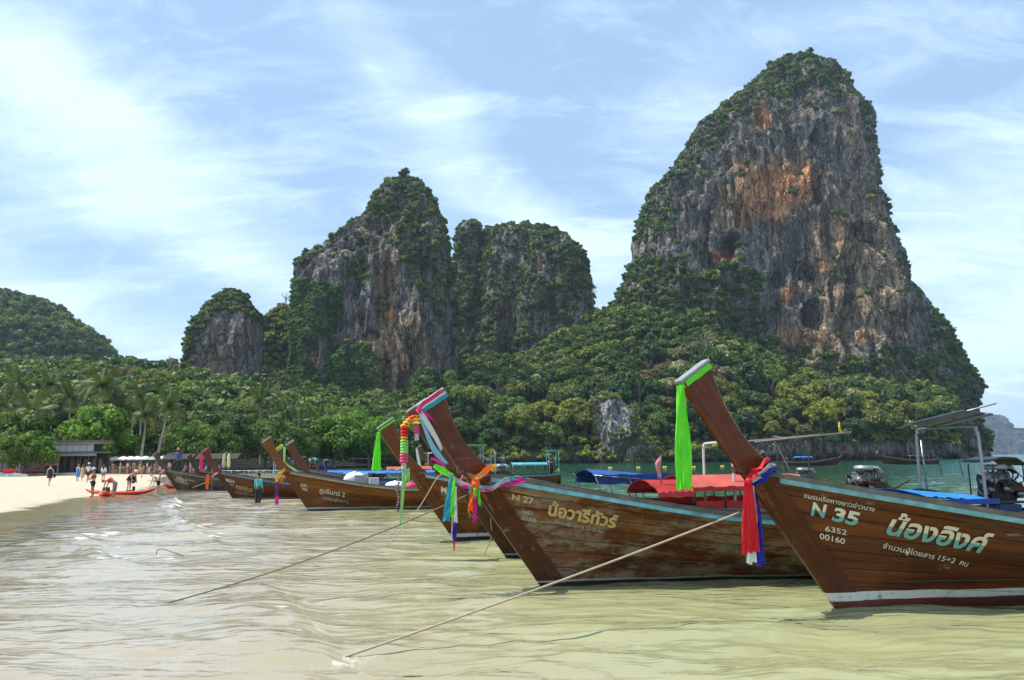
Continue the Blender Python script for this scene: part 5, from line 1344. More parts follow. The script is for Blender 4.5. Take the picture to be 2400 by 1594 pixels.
stern_frame(B7, 7.6, 8.6, 2.5, 9.4, iron, hw=.5, r=.03, roof=greywood); stern_frame(B8, 7.9, 9.0, 2.7, 9.2, simple('white_tube', (.55, .54, .50), .45, .2), hw=.5, r=.025)
stern_frame(B9, 7.6, 8.6, 2.6, 9.0, chrome, hw=.5, roof=simple('blue_panel', (.06, .16, .40), .6), tilt=.3); stern_frame(B10, 8.5, 9.3, 2.75, 9.4, simple('mint_tube', (.2, .45, .38), .5), hw=.5, roof=simple('mint_panel', (.18, .45, .38), .6), r=.025, over=.12)
for bb, x in ((B5, 9.0), (B6, 8.9), (B6b, 8.8), (B7, 9.1), (B8, 9.0), (B9, 8.9), (B10, 8.7)): engine(bb, (x, 0, 1.45), 1.0)
canopy(B10, 1.6, 5.0, 1.8, 9.4, (.05, .18, .42), posts=4, arch=.1, hw=.85)

# two boats at anchor off the cliff
def mirror_boat(px, py, lab, sc, ang, L, **k):
    g = ground(px, py); return longtail(px, py, lab, sc=sc, ang=ang, L=L, planks=False, loc=g, **k)
F1 = mirror_boat(1958, 1093, 'far boat with a blue roof anchored off the cliff, its bow to the right', 1.0, 170, 9.6, base=(.13, .055, .045), rail=(.2, .2, .2), ztop=2.7)
canopy(F1, 4.2, 7.6, 1.95, 9.6, (.02, .20, .60), posts=3, arch=.16, hw=.9, trim=(.02, .12, .4)); engine(F1, (8.9, 0, 1.3), 1.0); stern_frame(F1, 8.0, 8.8, 2.3, 9.6, iron)
F2 = mirror_boat(2074, 1090, 'far boat with a low brown roof anchored off the cliff, its bow to the left', 1.15, 6, 10.0, base=(.11, .055, .035), rail=(.25, .22, .18), ztop=2.2)
canopy(F2, 4.2, 8.2, 1.7, 10, (.22, .15, .12), posts=4, arch=.05, hw=.85); stern_frame(F2, 7.4, 9.0, 2.3, 10, chrome, roof=greywood); engine(F2, (9.6, 0, 1.3), .9)
# ------------------------------------------------------------------ cloth, garlands and ropes on the bows
def cloth_mat(name, col, rough=.6): return simple('cloth_'+name, col, rough, 0, .10, .15, 5, trans=.30)
CL = dict(lime=cloth_mat('lime', (.15, .78, .03)), red=cloth_mat('red', (.70, .008, .02)), white=cloth_mat('white', (.72, .72, .70)), navy=cloth_mat('navy', (.012, .018, .30)), pink=cloth_mat('pink', (.75, .03, .16)), magenta=cloth_mat('magenta', (.70, .01, .28)),
          teal=cloth_mat('teal', (.02, .36, .42)), sky=cloth_mat('sky', (.25, .55, .70)), orange=cloth_mat('orange', (.85, .13, .015)), gold=cloth_mat('gold', (.72, .42, .03)), purple=cloth_mat('purple', (.14, .02, .16)), palegreen=cloth_mat('pale_green', (.36, .66, .24)), rose=cloth_mat('rose', (.72, .34, .36)), yellow=cloth_mat('yellow', (.8, .7, .06)))
def ribbon(name, parent, pts, ws, mat, folds=3, depth=.22, wdir=(1, 0, 0), seed=0, n=26):
    """pleated strip of cloth along pts; ws = widths (m)"""
    rag = [0.0]*200
    for j in range(200): rag[j] = random.Random(seed*999+j//2).uniform(-.035, .02)
    P = cr(pts, n); wd = Vector(wdir).normalized(); nv = folds*6+1; V = []; F = []; r = random.Random(seed); ph = r.random()*6
    for i, p in enumerate(P):
        u = i/(n-1); w = float(np.interp(u, np.linspace(0, 1, len(ws)), ws)); d = (P[min(i+1, n-1)]-P[max(i-1, 0)]).normalized()
        nrm = d.cross(wd).normalized(); side = nrm.cross(d).normalized()
        for j in range(nv):
            v = -1+2*j/(nv-1); a = w*depth/folds*1.4
            V.append(p+side*(v*w/2*(1+.06*math.sin(u*9+ph*2)))+d*(rag[j]*u**6)+nrm*(a*(.7+.5*math.sin(j*1.7+ph))*math.cos(v*folds*PI*(1+.12*math.sin(u*4+ph))+ph+.8*math.sin(u*3+ph))+.014*math.sin(u*7+v*2+ph)+.006*math.sin(u*23+v*5)))
    for i in range(n-1):
        for j in range(nv-1): a = i*nv+j; F.append((a, a+1, a+nv+1, a+nv))
    me = mesh_np(name, np.array([tuple(v) for v in V]), F); return mobj(name, me, mat, parent)
def wpx(Y): return Y/FPX
def bowY(b, X, y=-.14): return to_world(b, (X, y, 1)).y
def hang(parent, px0, py0, px1, py1, Y, w0, w1, mat, folds=3, seed=0, wm=None, name='cloth_strip', sway=0.0):
    """strip hanging between two photo pixels at distance Y, widths in pixels"""
    k = wpx(Y); A = at(px0, py0, Y); Bq = at(px1, py1, Y+.02); ws = [w0*k, (wm or (w0+w1)/2)*k, w1*k]
    return ribbon(name, parent, [A, A.lerp(Bq, .33)+Vector((sway*k, -.02, 0)), A.lerp(Bq, .66)+Vector((sway*k, -.02, 0)), Bq], ws, mat, folds, seed=seed)
def band(b, parent_thing, off, h, mat, wid=.51, th=.235):
    """band of cloth tied round the head of the prow, off metres below its top"""
    d = Vector((-.573, 0, .819)); nn = Vector((.819, 0, .573)); tp = Vector(b['top']); c = tp+nn*.25-d*off
    R = Matrix((nn, Vector((0, 1, 0)), d)).transposed(); mb = MB(); nseg = 28; vs = []; fs = []
    for k in range(2):
        for i in range(nseg):
            a = 2*PI*i/nseg; x = math.copysign(abs(math.cos(a))**.45, math.cos(a))*wid/2; y = math.copysign(abs(math.sin(a))**.45, math.sin(a))*th/2
            vs.append(to_world(b, c+R @ Vector((x, y, (k-.5)*h+.006*math.sin(i*2.3)))))
    for i in range(nseg): fs.append((i, (i+1) % nseg, nseg+(i+1) % nseg, nseg+i))
    fs2 = [tuple(range(nseg-1, -1, -1)), tuple(range(nseg, 2*nseg))]
    mb.add(vs, fs, True).add(vs, fs2); return mb.build('wrapped_band', mat, parent_thing)
def sash(label, group='cloth sashes tied to the prows'):
    e = empty('prow_sash', (0, 0, 0)); return tag(e, label, 'sash', group)
# no. 35
s = sash('neon green sash hanging from the top of the tallest prow'); band(B35, s, .045, .075, CL['lime'])
Y = to_world(B35, B35['top']).y-.12
tp = proj([to_world(B35, B35['top'])]); tx, ty = float(tp[0][0]), float(tp[1][0])
hang(s, tx+2, ty+6, 1604, 1148, Y, 15, 38, CL['lime'], 5, 1, wm=36)
s = sash('red, white and blue sash knotted round the bow of the right-hand boat')
Yk = bowY(B35, -1.35, -.22)
for (c0, c1, w, m_, sd) in (((1752, 1126), (1789, 1083), 30, 'red', 1), ((1758, 1131), (1803, 1092), 16, 'white', 2), ((1763, 1137), (1812, 1103), 22, 'navy', 3)):
    k = wpx(Yk); A = at(*c0, Yk-.02); Bq = at(*c1, Yk+.03); Cq = at(c1[0]+10, c1[1]+2, Yk+.35)
    ribbon('wrapped_band', s, [A, A.lerp(Bq, .5)+Vector((0, -.05, 0)), Bq, Cq], [w*k*.4, w*k, w*k, w*k*.8], CL[m_], 3, .25, (-.6, 0, -.7), sd)
MB().ell(at(1754, 1129, Yk-.05), (.05, .05, .055)).build('knot', CL['red'], s)
hang(s, 1753, 1130, 1759, 1298, Yk-.06, 18, 42, CL['red'], 4, 5, wm=34); hang(s, 1757, 1135, 1761, 1321, Yk-.02, 12, 22, CL['white'], 2, 6, wm=20)
hang(s, 1763, 1135, 1784, 1326, Yk+.02, 14, 22, CL['navy'], 3, 7, wm=22); hang(s, 1765, 1138, 1772, 1255, Yk-.03, 5, 8, CL['white'], 1, 8)
# no. 27
s = sash('pink, white and blue sash over the prow of boat 27, draped to the gunwale')
band(B27, s, -.005, .06, CL['pink'], .53, .24); band(B27, s, .045, .03, CL['white'], .525, .235); band(B27, s, .095, .06, CL['teal'], .515, .23)
tp = proj([to_world(B27, B27['top'])]); tx, ty = float(tp[0][0]), float(tp[1][0]); dx, dy = tx-1000, ty-942
Y0 = to_world(B27, B27['top']).y-.14; Y1 = bowY(B27, -1.3, -.3); Y2 = bowY(B27, -.6, -.62); Y3 = bowY(B27, .4, -.72)
def path(L_, Ya, Yb, nx=None):
    n = len(L_); return [at(800+x/3.646+dx*(1-i/(n-1)), 880+y/3.646+dy*(1-i/(n-1)), Ya+(Yb-Ya)*i/(n-1)) for i, (x, y) in enumerate(L_)]
k = wpx(12)
ribbon('draped_strip', s, path([(718, 232), (706, 280), (716, 330)], Y0, Y0), [14*k, 10*k, 6*k], CL['pink'], 2)
ribbon('draped_strip', s, path([(728, 240), (748, 300), (792, 420), (838, 540), (858, 640)], Y0, Y1), [6*k, 12*k, 11*k, 7*k], CL['white'], 3, wdir=(1, 0, .2))
ribbon('draped_strip', s, path([(735, 262), (775, 430), (822, 590), (868, 690), (905, 760)], Y0+.03, Y1), [4*k, 9*k, 12*k, 7*k], CL['sky'], 3, wdir=(1, 0, .2), seed=3)
ribbon('draped_strip', s, path([(745, 250), (778, 320), (800, 400)], Y0-.02, Y0), [8*k, 5*k, 2*k], CL['magenta'], 1)
ribbon('draped_strip', s, path([(840, 660), (875, 720), (905, 790)], Y1-.03, Y1-.03), [6*k, 7*k, 3*k], CL['magenta'], 1)
ribbon('draped_strip', s, path([(868, 720), (905, 790), (945, 860)], Y1-.03, Y1-.06), [10*k, 16*k, 9*k], CL['lime'], 2, wdir=(1, 0, .3))
sw = [(935, 835), (975, 890), (1040, 925), (1120, 950), (1200, 968), (1290, 965), (1370, 915), (1440, 890)]
def swag(col, o, w, L_=sw, m_=2, sd=0):
    n = len(L_); pts = [at(800+x/3.646, 880+(y+o*math.sin(i*1.1))/3.646, Y1-.05+(Y3-Y1)*i/(n-1)) for i, (x, y) in enumerate(L_)]
    ribbon('draped_strip', s, pts, [w*k*.8, w*k, w*k], CL[col], m_, .35, (0, 0, 1), sd, 34)
swag('sky', 10, 9, sd=1); swag('rose', -8, 8, sd=2); swag('white', -2, 6, sd=3); swag('magenta', 3, 7, [(985, 905), (1030, 945), (1090, 955)], sd=4)
swag('magenta', 2, 9, [(1195, 965), (1240, 975), (1285, 965)], sd=6); swag('magenta', 8, 12, [(1310, 945), (1380, 925), (1470, 905), (1560, 900)], sd=5); swag('teal', -4, 10, [(1330, 930), (1400, 895), (1490, 880)], sd=7)
def h3(x0, y0, x1, y1, w0, w1, col, sd, Yq=None): hang(s, 800+x0/3.646, 880+y0/3.646, 800+x1/3.646, 880+y1/3.646, Yq or Y1-.1, w0/3.646, w1/3.646, CL[col], 3, sd)
h3(938, 850, 895, 1245, 22, 62, 'teal', 1, Y1-.14); h3(965, 870, 945, 1215, 20, 40, 'lime', 2, Y1-.10); h3(978, 950, 975, 1262, 16, 36, 'white', 3, Y1-.06); h3(972, 1262, 968, 1415, 38, 32, 'navy', 4, Y1-.06); h3(966, 1412, 964, 1500, 26, 10, 'red', 5, Y1-.06); h3(948, 1200, 945, 1380, 8, 6, 'white', 6, Y1-.04)
s = sash('orange patterned scarf tied round the bow of boat 27 above its streamers')
A = at(800+1118/3.646, 880+925/3.646, Y1-.12); Bq = at(800+1262/3.646, 880+800/3.646, Y1+.02)
ribbon('scarf', s, [A, A.lerp(Bq, .4)+Vector((0, -.06, .01)), Bq, Bq+Vector((.06, .25, .02))], [10*k, 26*k, 25*k, 20*k], CL['orange'], 3, .12, (.6, 0, .8))
A2 = at(800+1135/3.646, 880+905/3.646, Y1-.19); B2q = at(800+1240/3.646, 880+822/3.646, Y1-.10)
ribbon('scarf_print', s, [A2, A2.lerp(B2q, .5)+Vector((0, -.035, 0)), B2q], [3*k, 8*k, 4*k], simple('scarf_print', (.45, .35, .14), .7, 0, .8, 0, 60), 2, .10, (.6, 0, .8))
ribbon('scarf', s, [Bq+Vector((.03, .02, .03)), Bq+Vector((.10, .12, .0))], [14*k, 18*k], CL['yellow'], 2, .12, (.6, 0, .8))
MB().ell(at(800+1150/3.646, 880+930/3.646, Y1-.16), (.07, .05, .06)).build('knot', CL['orange'], s)
h3(1108, 950, 1100, 1012, 28, 30, 'teal', 11, Y1-.15); h3(1125, 940, 1098, 1175, 20, 46, 'orange', 12, Y1-.17); h3(1152, 960, 1138, 1262, 20, 34, 'magenta', 13, Y1-.16); h3(1145, 960, 1140, 1045, 26, 24, 'lime', 14, Y1-.2); h3(1170, 970, 1186, 1115, 16, 26, 'lime', 15, Y1-.15)
# garland boat
s = sash('red and white striped cloth round the stem of the garlanded boat'); Yb = bowY(B3, -1.3, -.2)-.05; k3 = wpx(Yb)
for q in range(4): A = at(800+(1018+q*17)/3.646, 880+(895-q*6)/3.646, Yb); ribbon('cloth_strip', s, [A, A+Vector((.10, -.04, .16)), A+Vector((.2, .05, .27))], [5*k3]*3, CL['pink' if q % 2 else 'rose'], 1, .2, (1, 0, -.5), q)
g_ = empty('flower_garland', (0, 0, 0)); tag(g_, 'long garland of red, orange, green and pink flowers hung on a prow', 'garland')
tpw = to_world(B3, B3['top']); tp = proj([tpw]); gx, gy = float(tp[0][0]), float(tp[1][0]); Yg_ = tpw.y-.16; kg = wpx(Yg_)
def flowers(x, y, n, step, R_, col, ddx=0):
    mb = MB()
    for i in range(n):
        c = at(x+ddx*i, y+i*step, Yg_-.02)
        for q in range(9):
            a = 2*PI*q/9+i*.4; mb.ell(c+Vector((math.cos(a)*R_*.62, math.sin(a)*R_*.62, .01*math.sin(a*3))), (R_*.42, R_*.42, step*kg*.46), nu=6, nv=4)
        mb.ell(c, (R_*.6, R_*.6, step*kg*.4), nu=8, nv=4)
    mb.build('garland_flowers', simple('petal_%s' % '_'.join('%d' % (v*100) for v in col), col, .8, 0, .3, .3, 30), g_)
gx0 = gx-4
for q, (ox, oy, col) in enumerate([(22, 8, (.75, .06, .01)), (16, 11, (.75, .06, .01)), (10, 16, (.85, .30, .02)), (4, 22, (.9, .42, .03)), (-2, 29, (.85, .30, .02)), (25, 14, (.85, .45, .04)), (26, 22, (.8, .75, .10))]): flowers(gx0+ox, gy+oy, 1, 7, 9.5*kg, col)
flowers(gx0-2, gy+35, 3, 7.5, 9*kg, (.62, .015, .015)); flowers(gx0-2, gy+57, 1, 7, 8.5*kg, (.85, .32, .02)); flowers(gx0-2, gy+65, 5, 6.5, 9.5*kg, (.26, .62, .12)); flowers(gx0-3, gy+98, 3, 7, 9.5*kg, (.66, .08, .22)); flowers(gx0-3, gy+119, 3, 5, 6*kg, (.55, .50, .44))
flowers(gx0+27, gy+32, 3, 6, 6.5*kg, (.66, .08, .22)); flowers(gx0+27, gy+51, 3, 5, 5*kg, (.55, .5, .44))
for q, (x0, y0, x1, y1, w) in enumerate(((0, 130, -12, 270, 5), (5, 130, -2, 180, 5), (9, 128, 8, 165, 4), (-5, 132, -10, 215, 3))): ribbon('garland_ribbon', g_, [at(gx0+x0, gy+y0, Yg_-.02), at(gx0+(x0+x1)/2, gy+(y0+y1)/2, Yg_-.05), at(gx0+x1, gy+y1, Yg_-.02)], [w*kg, w*kg*1.3], CL['palegreen'], 2)
mb = MB()
for q in range(13): mb.ell(at(gx0-17+2*math.sin(q), gy+150+q*6.5, Yg_-.03), (.028, .028, .026), nu=7, nv=5)
mb.build('bead_string', simple('beads', (.16, .14, .14), .6, 0, .9, 0, 14), g_)
# MO boat
s = sash('short neon green sash on the prow of the boat marked MO'); band(B4, s, .05, .05, CL['lime'], .52, .24)
tp = proj([to_world(B4, B4['top'])]); tx, ty = float(tp[0][0]), float(tp[1][0]); hang(s, tx+2, ty+6, tx-4, ty+97, to_world(B4, B4['top']).y-.15, 7, 24, CL['lime'], 4, 3)
# varnished boat with numeral 2
s = sash('gold, purple and pink sash hanging from the varnished boat'); Yq = bowY(B5, -1.4, -.2)
jx, jy = [float(v[0]) for v in proj([to_world(B5, (-1.32, -.1, 1.7))])]
k5 = wpx(Yq); ribbon('wrapped_band', s, [at(jx-7, jy+8, Yq-.05), at(jx, jy, Yq-.1), at(jx+12, jy-9, Yq+.1)], [6*k5, 7*k5, 8*k5], CL['gold'], 2, .2, (-.5, 0, .8))
for (y0, y1, c_) in ((6, 22, 'gold'), (22, 56, 'purple'), (54, 76, 'magenta')): hang(s, jx-7, jy+y0, jx-7.5, jy+y1, Yq-.08, 7, 9, CL[c_], 2, int(y0))
hang(s, jx+3, jy+9, jx+4, jy+22, Yq-.08, 6, 8, CL['orange'], 2, 4)
s = sash('pale green cloth strands on the right one of the twin prows'); tp = proj([to_world(B6, B6['top'])]); tx, ty = float(tp[0][0]), float(tp[1][0]); band(B6, s, .03, .04, CL['palegreen'])
Yq = to_world(B6, B6['top']).y-.2; hang(s, tx-2, ty+4, tx-3, ty+40, Yq, 6, 4, CL['palegreen'], 2); ribbon('cloth_strip', s, [at(tx-3, ty+38, Yq), at(tx+10, ty+50, Yq), at(tx+30, ty+62, Yq)], [4*wpx(Yq)]*2, CL['palegreen'], 1)
s = sash('yellow cloth tied on the small prow between the twin prows'); band(B6b, s, .03, .16, CL['yellow'], .54, .26); band(B6b, s, .18, .05, CL['palegreen'], .52, .24)
# pink one
s = sash('bright pink sash hanging from the second prow from the beach'); band(B7, s, .03, .10, CL['pink'], .54, .26); tp = proj([to_world(B7, B7['top'])]); tx, ty = float(tp[0][0]), float(tp[1][0])
hang(s, tx+1, ty+3, tx-1, ty+46, to_world(B7, B7['top']).y-.2, 6, 8, CL['pink'], 3)
s = sash('orange cloth and bead string on the bow beside the grey boat'); Yq = bowY(B7, -1.3, -.3); jx, jy = [float(v[0]) for v in proj([to_world(B7, (-1.3, -.1, 1.7))])]
hang(s, jx-14, jy+2, jx-17, jy+38, Yq-.1, 8, 5, CL['orange'], 2, 2, wm=10); ribbon('wrapped_band', s, [at(jx-6, jy+8, Yq), at(jx+2, jy+2, Yq-.1), at(jx+9, jy-2, Yq)], [4*wpx(Yq)]*2, CL['rose'], 1, .2, (0, 0, 1))
mb = MB()
for q in range(9): mb.ell(at(jx-6, jy+12+q*3.6, Yq-.08), (.035, .035, .035), nu=6, nv=4)
mb.build('bead_string', simple('beads', (.16, .14, .14), .6, 0, .9, 0, 14), s)
s = sash('faded pink cloth wound round the stem of the grey weathered boat'); Yq = bowY(B8, -1.3, -.2); jx, jy = [float(v[0]) for v in proj([to_world(B8, (-1.3, -.1, 1.7))])]
ribbon('wrapped_band', s, [at(jx-5, jy+6, Yq-.05), at(jx, jy, Yq-.1), at(jx+5, jy-3, Yq)], [6*wpx(Yq)]*2, CL['rose'], 2, .2, (-.3, 0, .9)); hang(s, jx-5, jy+5, jx-8, jy+30, Yq-.06, 3, 2, CL['purple'], 1, 4)
s = sash('orange and white posy on the small prow behind the garlanded boat'); tpw = to_world(B10, (-1.35, -.15, 1.72)); mb = MB()
for q in range(9): mb.ell(tpw+Vector((.13*math.cos(q*2.1), -.1, .11*math.sin(q*1.7))), (.08, .07, .07), nu=6, nv=4)
mb.build('flower_cluster', CL['orange'], s); hang(s, *[float(v[0]) for v in proj([to_world(B10, B10['top'])])], *(float(proj([to_world(B10, B10['top'])])[0][0])+8, float(proj([to_world(B10, B10['top'])])[1][0])+42), to_world(B10, B10['top']).y-.15, 5, 8, CL['white'], 2)

# ropes
def rope(pts, r_, mat, label, sag=0.0, n=60):
    P = cr(pts, n); P = [p-Vector((0, 0, sag*4*(i/(n-1))*(1-i/(n-1)))) for i, p in enumerate(P)]; rs = random.Random(3)
    o = MB().tube(P, r_, 6).build('mooring_rope', mat); return tag(o, label, 'rope', 'mooring ropes')
jute = simple('jute_rope', (.42, .34, .23), .9, 0, .25, .6, 60); wetr = simple('wet_rope', (.17, .15, .09), .8, 0, .3, .6, 60)
a = at(1733, 1201, bowY(B35, -.9, -.25)); b_ = ground(808, 1540, -.03); rope([a, a.lerp(b_, .5), b_], .0125, jute, 'straw-coloured rope from the right-hand boat down to the shallows', .03)
a = at(1098, 1159, bowY(B27, -.9, -.2)); b_ = ground(352, 1424, -.03); rope([a, a.lerp(b_, .5), b_], .0115, wetr, 'long dark rope from boat 27 across the open shallows', .12)
a = at(1027, 1118, bowY(B4, -.6, -.45)); b_ = ground(905, 1282, -.03); rope([a+Vector((.25, .1, .02)), a, a.lerp(b_, .4)-Vector((0, 0, .12)), b_], .012, jute, 'thin rope from the boat marked MO looping into the water', 0)
a = at(1150, 1215, bowY(B3, .2, -.5)); b_ = ground(1135, 1300, -.03); rope([a, a.lerp(b_, .5)+Vector((.08, 0, 0)), b_], .010, jute, 'short slack rope below the garlanded boat\'s bow', 0)
e = [ground(367, 1302, -.04), ground(368, 1298, .0)+Vector((0, 0, .07)), ground(382, 1298)+Vector((0, 0, .10)), ground(405, 1300)+Vector((0, 0, .05)), ground(430, 1303, -.03)]; rope(e, .010, wetr, 'bent piece of old rope sticking out of the shallows on the left', 0, 24)
b_ = at(453, 1141, bowY(B8, .8, -.8)); a = at(487, 1128, bowY(B7, -1, -.3)); rope([b_-Vector((1.0, 0, .25)), b_, a], .014, jute, 'rope from the grey weathered boat to the pink-sashed boat', .05, 20)

# ------------------------------------------------------------------ things on and round the boats
e = empty('flag_staff', at(1549, 1135, bowY(B3, 3.2, -.5))); tag(e, 'limp pale pink flag on a stick over the red canopy', 'flag')
Yf = e.location.y; z0 = e.location.z; top = at(1549, 1066, Yf); MB().cyl((0, 0, -.1), (top.x-e.location.x, 0, top.z-z0), .014, 6).build('staff', greywood, e)
o_ = ribbon('flag_cloth', e, [Vector((0, -.02, top.z-z0-.04)), Vector((-.05, -.03, top.z-z0-.2)), Vector((-.02, -.03, .12))], [.03, .13, .07], CL['rose'], 3, .3)
e = empty('pennant', at(1968, 1022, bowY(B4, 9.6, -.4))); tag(e, 'small yellow pennant on the roof pole of the boat marked MO', 'flag'); tz = at(1968, 988, e.location.y).z-e.location.z
MB().cyl((0, 0, -.05), (0, 0, tz), .012, 6).build('staff', greywood, e); ribbon('flag_cloth', e, [(0, -.02, tz), (.01, -.02, .08)], [.03, .09], CL['yellow'], 2, .2)
gy_ = simple('grey_plastic', (.30, .31, .32), .5, 0, .2); wbag = simple('white_bag', (.72, .72, .70), .7, 0, .15, .8, 9); rbag = simple('red_bag', (.6, .04, .07), .7, 0, .25, .8, 9)
def boatkit(b, X, y, name, cat, lab, mat, size, lump=False, group=None):
    z = float(zg_(X, b['L']))-.12; o = MB()
    if lump:
        for q in range(4): o.ell((.12*math.cos(q*1.9)*size[0]*2, .1*math.sin(q*2.3), size[2]*(.45+.12*(q % 2))), (size[0]*.5, size[1]*.5, size[2]*.5), nu=9, nv=6)
        o.ell((0, 0, size[2]*.95), (size[0]*.15, size[1]*.15, size[2]*.22), nu=7, nv=5)
    else: o.box((0, 0, size[2]/2), size); o.box((0, 0, size[2]+.02), (size[0]*1.05, size[1]*1.05, .045))
    ob = o.build(name, mat, None, 0 if lump else .012); ob.location = to_world(b, (X, y, z)); ob.rotation_euler.z = b.rotation_euler.z+.2; tag(ob, lab, cat, group); return ob
boatkit(B5, 2.3, .1, 'storage_box', 'box', 'grey box on the varnished boat, beside the first white sack', gy_, (.55, .4, .42)); boatkit(B5, 2.9, -.1, 'storage_box', 'box', 'pale box on the varnished boat, right of the grey one', simple('pale_plastic', (.5, .5, .48), .5), (.4, .3, .38))
boatkit(B5, 2.0, .3, 'sack', 'bag', 'white sack behind the grey box on the varnished boat', wbag, (.7, .5, .5), True); boatkit(B5, 3.9, 0, 'sack', 'bag', 'white sack alone amid the varnished boat', wbag, (.7, .5, .34), True)
boatkit(B5, 4.7, 0, 'sack', 'bag', 'red sack on the varnished boat, left of its twin', rbag, (.5, .4, .36), True); boatkit(B5, 5.2, 0, 'sack', 'bag', 'red sack on the varnished boat, nearer the garland', rbag, (.5, .4, .36), True)
for q, (px, py) in enumerate(((1307, 1100), (1430, 1098), (1496, 1097), (1558, 1096), (1626, 1096), (1693, 1094))):
    g = ground(px, py); mb = MB(); mb.ell((-.2, 0, .08), (.2, .18, .2)); mb.ell((.22, 0, .08), (.2, .18, .2)); mb.cyl((-.4, 0, .08), (.4, 0, .08), .05, 8)
    o = mb.build('buoy', simple('yellow_buoy', (.75, .58, .06), .5)); o.location = g
    tag(o, ('yellow float line buoy left of the blue canopy', 'yellow buoy above the dark blue canopy\'s left end', 'yellow buoy above the dark blue canopy', 'yellow buoy behind the pale pink flag', 'yellow buoy just right of the long green sash', 'yellow buoy inside the white hoop')[q], 'buoy', 'yellow buoys across the bay')
o = MB().cyl((0, 0, -1), (0, 0, 2.2), .28, 10, .24).build('mooring_post', simple('rust_post', (.14, .07, .045), .85, 0, .4)); o.location = ground(2028, 1079); tag(o, 'brown post standing in the bay between the two far boats', 'post')
o = MB().ell((0, 0, .2), (2.6, 1.4, 1.1), nu=14, nv=8).ell((1.4, .2, .1), (1.5, 1, .7), nu=10, nv=6).build('boulder', simple('pale_stone', (.34, .33, .30), .9, 0, .3, .8, 2)); o.location = ground(1463, 1083.5); tag(o, 'pale rock awash at the foot of the slope', 'rock')

# ------------------------------------------------------------------ beach front
# two-storey pavilion
YB = 106; kb = YB/FPX
def bx(px): return at(px, 1080, YB).x
def bz(py, px=160): return at(px, py, YB).z
pav = empty('beach_pavilion', (bx(160), YB, .35)); pav.scale = (1, .4, 1); tag(pav, 'two-storey beach pavilion with grey upper panels and dark open ground floor', 'building')
ox, oz = bx(160), .35
dk = simple('dark_timber', (.045, .036, .03), .8, 0, .3); pn_ = simple('grey_panel', (.46, .46, .46), .7, 0, .15); brn = simple('brown_roof', (.17, .10, .085), .8, 0, .2); brick_m = simple('terracotta', (.36, .15, .09), .85, 0, .3, .4, 12); conc = simple('concrete', (.28, .27, .25), .9, 0, .25, .4, 3)
def pbox(name, px0, px1, py0, py1, y0, y1, mat, bev=0):
    x0, x1, z0, z1 = bx(px0)-ox, bx(px1)-ox, bz(py1)-oz, bz(py0)-oz
    return MB().box(((x0+x1)/2, (y0+y1)/2, (z0+z1)/2), (x1-x0, y1-y0, z1-z0)).build(name, mat, pav, bev)
pbox('roof', 92, 242, 1033, 1037.5, -1.2, 6, brn); pbox('fascia', 120, 236, 1037.6, 1041, -1.0, 5.8, conc)
for q in range(6): pbox('wall_panel', 122+q*16, 137+q*16, 1041.5, 1058.5, 0, .08, pn_, .01)
for q in range(7): pbox('mullion', 120.6+q*16, 121.8+q*16, 1041, 1059, -.05, .1, conc)
pbox('upper_room', 121, 218, 1041.2, 1059, .2, 5.5, dk)
for q in range(5): pbox('window', 97+q*5, 101+q*5, 1042, 1058, .1, .2, simple('dark_window', (.02, .022, .025), .15))
pbox('side_room', 95, 121, 1041, 1059, .25, 5.4, dk); pbox('awning', 80, 242, 1059.5, 1062.5, -2.4, 5.8, simple('awning_slats', (.13, .12, .11), .8, 0, .3)); pbox('beam', 140, 232, 1063, 1069, -2.0, -1.7, conc)
for px in (144, 160, 178, 196, 214, 231): pbox('post', px-1, px+1, 1063, 1112, -1.9, -1.65, dk if px != 144 else conc)
pbox('back_wall', 90, 238, 1063, 1112, 4.5, 5.4, dk)
for r_ in range(5):
    for q in range(9): pbox('brick', 92.2+q*5.5+(r_ % 2)*.6, 97.2+q*5.5+(r_ % 2)*.6, 1072+r_*3.9, 1075.5+r_*3.9, -1.5, -1.3, brick_m)
pbox('brick_core', 91, 143, 1071, 1092, -1.28, -.9, simple('mortar', (.12, .08, .06), .9))
for q, px in enumerate((155, 170, 187, 205, 222)): pbox('shutter', px, px+9, 1076, 1104, 2.6, 2.7, simple('grey_shutter', (.12, .12, .12), .7, 0, .5, 0, 1))
for q, (p0, p1) in enumerate(((148, 160), (176, 190), (200, 215))):
    MB().cyl((bx(p0)-ox, -1.5, bz(1104)-oz), (bx(p1)-ox, -1.5, bz(1070)-oz), .07, 6).build('brace', dk, pav)
# low wall and stacked goods
o = MB().box((0, 0, 0), (11.2, .35, .75)).build('low_wall', conc, None, .03); o.location = (bx(138), YB-5, .35); tag(o, 'low grey concrete wall in front of the pavilion', 'wall')
def kayak_mesh(Lk=3.2, wk=.38, hk=.2, cock=True):
    V = []; F = []; n = 22; k = 14
    for i in range(n):
        u = i/(n-1); s_ = math.sin(PI*min(max(u, .0), 1))**.55; z0 = .22*(2*u-1)**4
        for j in range(k):
            a = 2*PI*j/k; y = wk*s_*math.cos(a); z = hk*math.sin(a)*(1 if math.sin(a) < 0 else .62)*(.3+.7*s_)+z0
            if cock and math.sin(a) > .6 and .22 < u < .82: z -= .13
            V.append((Lk*(u-.5), y, z+hk))
    for i in range(n-1):
        for j in range(k): a = i*k+j; b = i*k+(j+1) % k; F.append((a, b, b+k, a+k))
    F.append(tuple(range(k))[::-1]); F.append(tuple((n-1)*k+j for j in range(k))); return mesh_np('kayak', np.array(V), F)
def plastic(name, c): return simple('plastic_'+name, c, .35, 0, .12)
